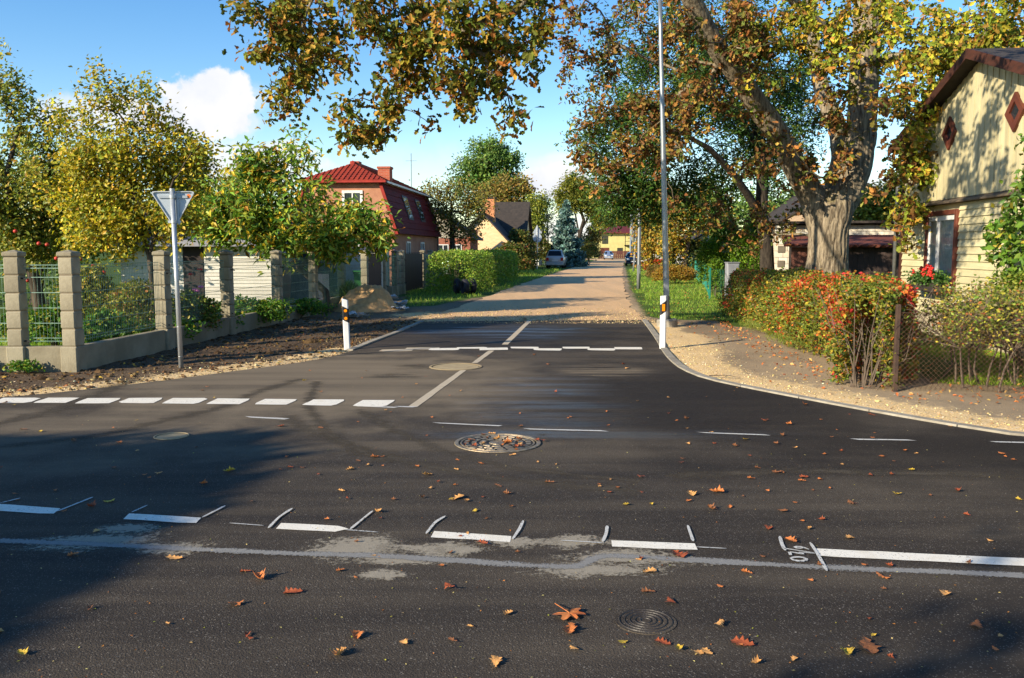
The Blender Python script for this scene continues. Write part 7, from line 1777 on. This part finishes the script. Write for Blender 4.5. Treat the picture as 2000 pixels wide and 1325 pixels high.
for key, mt in LM.items():
    for v in range(5): shapes[(key, v)] = oak_leaf_mesh(v * 7 + len(key), mt, 1.0, ((.22, .15), (.4, .10), (.1, .26), (-.22, .2), (.6, .32))[v])
LAB = {'orange': 'orange brown oak leaf fallen on the asphalt', 'tan': 'pale tan dried oak leaf fallen on the asphalt', 'rust': 'dark rusty red oak leaf fallen on the asphalt', 'yellow': 'yellow leaf fallen on the asphalt', 'brown': 'dull brown oak leaf fallen on the asphalt'}
DROPPED = []
def drop(key, x, y, size, label=None, v=None):
    v = int(R.integers(0, 5)) if v is None else v
    o = piece('fallen_leaf', shapes[(key, v)], None, (x, y, .0062), (R.normal(0, .08), R.normal(0, .08), R.uniform(0, 6.28)), (size * R.uniform(.8, 1.1), size, size * R.uniform(.7, 1.3)))
    tag(o, label or LAB[key], 'leaf', 'leaves fallen on the asphalt'); DROPPED.append((o, key, label)); return o
named = [(340, 1092, 'tan', .105, 'big pale leaf standing upright just below the grey joint strip', 2), (508, 1132, 'orange', .10, 'curled bright orange leaf next to two tiny green leaflets', 4), (460, 1183, 'orange', .085, 'torn orange leaf below the curled bright orange one', None), (893, 975, 'tan', .13, 'long lobed tan leaf lying flat above the third dash', 0),
         (879, 1151, 'rust', .085, 'dark red leaf pointing upwards below the joint strip', None), (1113, 1232, 'orange', .12, 'broken orange leaf just below the long stemmed maple leaf', None), (1268, 1119, 'tan', .095, 'tan lobed leaf beneath the joint strip bend', 0), (967, 1298, 'tan', .10, 'tan oak leaf at the near edge of the road, centre', 0), (1450, 1259, 'rust', .11, 'deep red ragged leaf near the sunken cover', None),
         (1695, 1266, 'brown', .145, 'long brown leaf in the tree shade, nearest corner', 0), (1326, 1269, 'yellow', .06, 'small bright yellow leaf near the sunken cover', 4), (43, 1279, 'yellow', .06, 'yellow green leaf near the road edge corner', 4), (665, 1280, 'tan', .085, 'pair of pale crumpled leaf halves at the near edge', 4), (1400, 963, 'orange', .11, 'crumpled orange leaf lying beyond the last short dash', 4), (448, 922, 'yellow', .10, 'yellow brown leaf where the hedge shadow ends', 4),
         (738, 1001, 'tan', .08, 'curled pale leaf at the tip of a chalk stroke', 4), (1325, 1086, 'rust', .13, 'red brown leaf lying between long dash and joint strip', 0), (1545, 1058, 'orange', .11, 'brown orange leaf by the sprayed figures', 0), (1658, 1052, 'tan', .09, 'tan leaf just beyond the long white line', 0), (1405, 1224, 'tan', .07, 'pointed tan leaf beside the sunken cover', 3), (992, 1201, 'tan', .06, 'small pale curled leaf casting a shadow', 4), (790, 1258, 'tan', .06, 'narrow tan leaf near the middle of the near edge', 0)]
for x, y, kx, s, lab, v in named:
    p = G(x, y); drop(kx, p.x, p.y, s, lab, v)
# long stemmed maple leaf
pm_ = G(1112, 1204)
ml = thing('maple_leaf', 'large yellow brown maple leaf with a long stem pointing away', 'leaf', (pm_.x, pm_.y, .006), rad(30), 'leaves fallen on the asphalt')
mb = MB(); lob = []
for k in range(5):
    a = rad(-110 + 55 * k); L = .085 * (1, .95, .75, .95, 1)[k]
    for da, f in ((-.40, .60), (-.22, .9), (0, 1), (.22, .9), (.40, .60)): lob.append((a + da, L * f))
mb.v = [(0, 0, .012)] + [(L * math.sin(a), -L * math.cos(a), .004 + .010 * abs(math.sin(3 * a))) for a, L in lob]
mb.f = [(0, i + 1, i + 2) for i in range(len(lob) - 1)]
mb.build('blade', LM['orange'], ml); MB().tube([(0, 0, .012), (-.01, .06, .02), (.005, .135, .008)], .0022, 5).build('stem', LM['orange'], ml)
mb = None
cm_ = G(972, 866)
for _ in range(22):
    a, d_ = R.uniform(0, 6.28), .42 * R.random() ** .5
    drop(('orange', 'rust', 'brown', 'tan')[R.integers(0, 4)], cm_.x + d_ * math.cos(a), cm_.y + d_ * math.sin(a), R.uniform(.045, .085)).location.z = .012
cnt = 0; keys = ['orange'] * 5 + ['tan'] * 4 + ['rust'] * 3 + ['brown'] * 3 + ['yellow'] * 1
poly = ROAD_POLY
while cnt < 240:
    px, py = R.uniform(-20, 2020), R.uniform(660, 1320)
    dens = np.interp(py, [660, 700, 800, 950, 1000, 1320], [.10, .25, .8, .8, .35, .24]) * np.interp(px, [0, 500, 800, 1700, 2000], [.35, .55, 1, 1, .6])
    p = G(px, py)
    if R.random() > dens or not in_poly(np.array([[p.x, p.y]]), poly)[0]: continue
    drop(keys[R.integers(0, len(keys))], p.x, p.y, R.choice([.038, .05, .065, .08, .10], p=[.36, .30, .20, .10, .04])); cnt += 1
# a label of its own for each leaf: its colour and its rank among that colour around the nearest landmark
LANDMARKS = [('the ornate manhole cover', 972, 866), ('the sand coated manhole cover', 890, 717), ('the small sunken cover', 1261, 1214), ('the first dash, in the hedge shadow', 60, 1000), ('the second dash', 320, 1014), ('the third dash', 611, 1032), ('the fourth dash', 921, 1050), ('the fifth dash', 1277, 1067),
             ('the sprayed figures', 1560, 1085), ('the long white line', 1800, 1092), ('the bend of the joint strip', 1150, 1098), ('the long stemmed maple leaf', 1112, 1204), ('the foot of the yield sign', 354, 735), ('the give way block beside the centre line', 730, 789), ('the fourth give way block', 275, 783), ('the seventh give way block', 540, 786),
             ('the foot of the amber marker post', 1290, 690), ('the two reflector marker post', 690, 690), ('the wire fence corner', 1745, 800), ('the thin guide line before the hedge', 1434, 849), ('the guide line above the ornate cover', 914, 830), ('the guide line below the give way blocks', 520, 817), ('the kerb curve', 1400, 745),
             ('the torn orange leaf at the near edge', 460, 1183), ('the yellow green leaf at the road edge', 43, 1279), ('the long brown leaf in the tree shade', 1695, 1266), ('the tan oak leaf at the near edge', 967, 1298), ('the end of the hedge shadow', 560, 838), ('the joint strip under the third dash', 640, 1085), ('the road edge under the wire fence', 1950, 880), ('the asphalt beyond the sprayed figures', 1470, 1000), ('the asphalt beyond the fifth dash', 1280, 950), ('the open asphalt beyond the fourth dash', 900, 950), ('the open asphalt beyond the third dash', 650, 930), ('the near edge below the second dash', 250, 1180), ('the open asphalt beyond the long line', 1780, 960)]
LP = np.array([tuple(G(x, y))[:2] for _, x, y in LANDMARKS])
RANK = ['nearest', 'second nearest', 'third nearest', 'fourth nearest', 'fifth nearest', 'sixth nearest', 'seventh nearest', 'eighth nearest', 'ninth nearest', 'tenth nearest', 'eleventh nearest', 'twelfth nearest']
for key in LM:
    objs = [d for d in DROPPED if d[1] == key]; Q = np.array([tuple(o.location)[:2] for o, _, _ in objs])
    D = np.linalg.norm(Q[:, None] - LP[None], axis=2); ranks = np.argsort(np.argsort(D, axis=0), axis=0)
    for i, (o, _, lab) in enumerate(objs):
        if lab: continue
        j = int(np.argmin(ranks[i] * 10 + D[i])); w = {'orange': 'orange brown', 'tan': 'pale tan', 'rust': 'rusty red', 'yellow': 'yellow', 'brown': 'dull brown'}[key]
        o['label'] = f"{w} leaf, {RANK[min(ranks[i][j], 11)]} such to {LANDMARKS[j][0]}"
# crumbs of leaf and small stones too small to pick apart
def scatter(name, label, cat, n, size, cols, tpl, r, where, mat, up=3.0, zoff=.004, flat=True):
    out = []
    while sum(len(o) for o in out) < n:
        P = where(r, n * 2); out.append(P)
    P = np.concatenate(out)[:n]
    o = leaves(name, np.column_stack([P, np.full(n, zoff)]) if P.shape[1] == 2 else P, size, pal(cols, n, r, .2), tpl, mat, None, r, up, -.1)
    return tag(o, label, cat)
def on_road(r, n):
    px, py = r.uniform(-20, 2020, n), r.uniform(690, 1330, n); P = np.array([tuple(G(a, b_))[:2] for a, b_ in zip(px[:n], py[:n])])
    return P[in_poly(P, ROAD_POLY) & (r.random(len(P)) < np.interp(P[:, 1], [3, 6, 20], [.6, .8, .4]))]
scatter('leaf_crumbs', 'crumbs of leaves and tiny seeds on the asphalt', 'leaf litter', 650, .013, [((206, 180, 120), 3), ((190, 120, 60), 2), ((170, 160, 60), 1), ((150, 90, 50), 1)], LEAF_DIA, R, on_road, M_LEAF_DRY, 2.5, .004)
def zg(P):
    return np.column_stack([P, masks(P)[3] + .012])
def litter_r(r, n):
    q = smooth_line([(4.75, 11.0), (4.75, 13.5), (4.85, 16), (5.1, 19), (5.4, 22.5)], .2); P = q[r.integers(0, len(q), n)] + np.stack([-np.abs(r.normal(0, .45, n)), r.normal(0, .2, n)], 1)
    P = P[~in_poly(P, ROAD_POLY)]; return zg(P)
scatter('leaf_litter', 'brown and red leaves blown against the foot of the hedge', 'leaf litter', 480, .055, [((196, 110, 60), 3), ((170, 84, 50), 2), ((210, 160, 100), 2), ((150, 96, 60), 2)], LEAF_OAK, R, litter_r, M_LEAF_DRY, .9)
def litter_w(r, n):
    P = np.column_stack([r.uniform(4.6, 9.5, n), 10.55 - .11 * (r.uniform(4.6, 9.5, n) - 4.8) + r.normal(0, .22, n)]); return zg(P[~in_poly(P, ROAD_POLY)])
scatter('leaf_litter', 'dry leaves caught along the foot of the wire fence', 'leaf litter', 300, .05, [((196, 110, 60), 3), ((170, 100, 60), 2), ((210, 160, 100), 2)], LEAF_OAK, R, litter_w, M_LEAF_DRY, .9)
def litter_l(r, n):
    P = np.column_stack([r.uniform(-12, -1.5, n), r.uniform(10, 24, n)]); P = P[(P[:, 0] > FENCE(P[:, 1]) + .2) | (P[:, 1] < 12.2)]; P = P[~in_poly(P, ROAD_POLY)]; return zg(P)
scatter('leaf_litter', 'yellow and brown leaves scattered over the dark soil below the fence', 'leaf litter', 700, .055, [((206, 160, 70), 3), ((180, 110, 60), 2), ((150, 96, 56), 2)], LEAF_OAK, R, litter_l, M_LEAF_DRY, 1.2)
def litter_g(r, n):
    P = np.column_stack([r.uniform(2.5, 12, n), r.uniform(15, 48, n)]); k = in_poly(P, TURF_R) | ((P[:, 1] < 21) & (P[:, 0] < 5)); P = P[k]; return zg(P[~in_poly(P, ROAD_POLY)]) + (0, 0, .03)
scatter('leaf_litter', 'few tan leaves scattered over the mown lawn verge', 'leaf litter', 480, .07, [((206, 160, 90), 3), ((180, 110, 60), 2)], LEAF_OAK, R, litter_g, M_LEAF_DRY, 1.2)
def litter_gn(r, n):
    P = np.column_stack([r.uniform(5, 9.4, n), r.uniform(10.9, 16, n)]); return np.column_stack([P, np.full(len(P), .05)])
scatter('leaf_litter', 'tan leaves lying on the lawn behind the wire fence', 'leaf litter', 300, .06, [((206, 150, 80), 3), ((180, 110, 60), 2)], LEAF_OAK, R, litter_gn, M_LEAF_DRY, 1.2)
# pebbles of the sandy strip and lumps of the dark soil
ICO = bmesh.new(); bmesh.ops.create_icosphere(ICO, subdivisions=1, radius=1.0)
ICO_V = np.array([v.co[:] for v in ICO.verts]); ICO_F = np.array([[v.index for v in f.verts] for f in ICO.faces]); ICO.free()
def pebbles(name, label, P, s, cols, r, mat):
    n = len(P); s = s * np.exp(r.normal(0, .45, n)); sc = s[:, None] * r.uniform(.6, 1.2, (n, 3)) * np.array([1, 1, .7])
    J = ICO_V[None] * (1 + r.normal(0, .14, (n, len(ICO_V), 1)))
    A = J * sc[:, None] + P[:, None]
    F = (ICO_F[None] + (np.arange(n) * len(ICO_V))[:, None, None]).reshape(-1, 3)
    return tag(mesh_np(name, A.reshape(-1, 3), [F], mat, None, col=np.repeat(pal(cols, n, r, .15), len(ICO_V), 0), kind='stuff'), label, 'gravel')
t = Nt('stone'); M_STONE = t.done(t.bsdf(t.attr('Col', 'Color'), .9, 0.0, t.bump(t.noise(90, 3, .6), .4, .004), .2))
q = smooth_line(RIGHT_EDGE[3:-1], .05); d = np.gradient(q, axis=0); d /= np.linalg.norm(d, axis=1)[:, None]
i = R.integers(0, len(q), 2800); P = q[i] + np.stack([-d[i, 1], d[i, 0]], 1) * (.16 + np.abs(R.normal(0, .5, 2800)))[:, None]
P = P[~in_poly(P, ROAD_POLY)]
pebbles('sand_pebbles', 'pale pebbles and grit in the sandy strip along the curved kerb', zg(P) - (0, 0, .010), .0075, [((214, 184, 136), 3), ((190, 156, 108), 3), ((140, 112, 84), 1.4), ((232, 216, 186), .6)], R, M_STONE)
q = smooth_line(LEFT_EDGE[2:13], .05); i = R.integers(0, len(q), 3600); P = q[i] + np.stack([R.normal(0, .3, 3600), np.abs(R.normal(0, .5, 3600)) + .05], 1)
P = P[~in_poly(P, ROAD_POLY)]
pebbles('soil_grit', 'grit and pebbles along the road edge below the concrete fence', zg(P) - (0, 0, .010), .009, [((206, 170, 120), 3), ((150, 120, 90), 2), ((110, 84, 62), 2), ((220, 200, 160), 1)], R, M_STONE)
P = np.column_stack([R.uniform(-12, -1.6, 9000), R.uniform(9.9, 22, 9000)]); P = P[~in_poly(P, ROAD_POLY)]; P = P[(P[:, 0] > FENCE(P[:, 1]) + .1) | (P[:, 1] < 12.3)]
pebbles('soil_clods', 'dark clods of dug soil below the concrete fence', zg(P) - (0, 0, .012), .022, [((96, 70, 48), 3), ((72, 52, 36), 3), ((122, 92, 64), 1)], R, M_STONE)
P = np.column_stack([R.uniform(-2.4, 3.6, 3600), 20.8 + np.abs(R.normal(0, 2.6, 3600))])
pebbles('gravel_stones', 'loose stones spilled where the gravel street meets the asphalt', np.column_stack([P, np.full(len(P), .001)]), .010, [((214, 182, 138), 3), ((180, 146, 106), 3), ((140, 116, 92), 1)], R, M_STONE)
for x0, y0, x1, y1, l in ((1370, 805, 1480, 808, 'thin'), (1710, 802, 1775, 806, 'forked')):
    a, b_ = G(x0, y0 - 60), G(x1, y1 - 60)
    if l == 'thin': a, b_ = G(1385, 738), G(1448, 742)
    t = thing('fallen_twig', l + ' dry twig lying on the sandy strip', 'twig', (a.x, a.y, .03))
    v = b_ - a; MB().tube([(0, 0, 0), tuple(v * .5 + Vector((0, .03, .015))), tuple(v)], [.008, .006, .003], 5).tube([tuple(v * .5), tuple(v * .7 + Vector((.02, .10, .01)))], [.005, .002], 4).build('stick', M_TWIG, t)
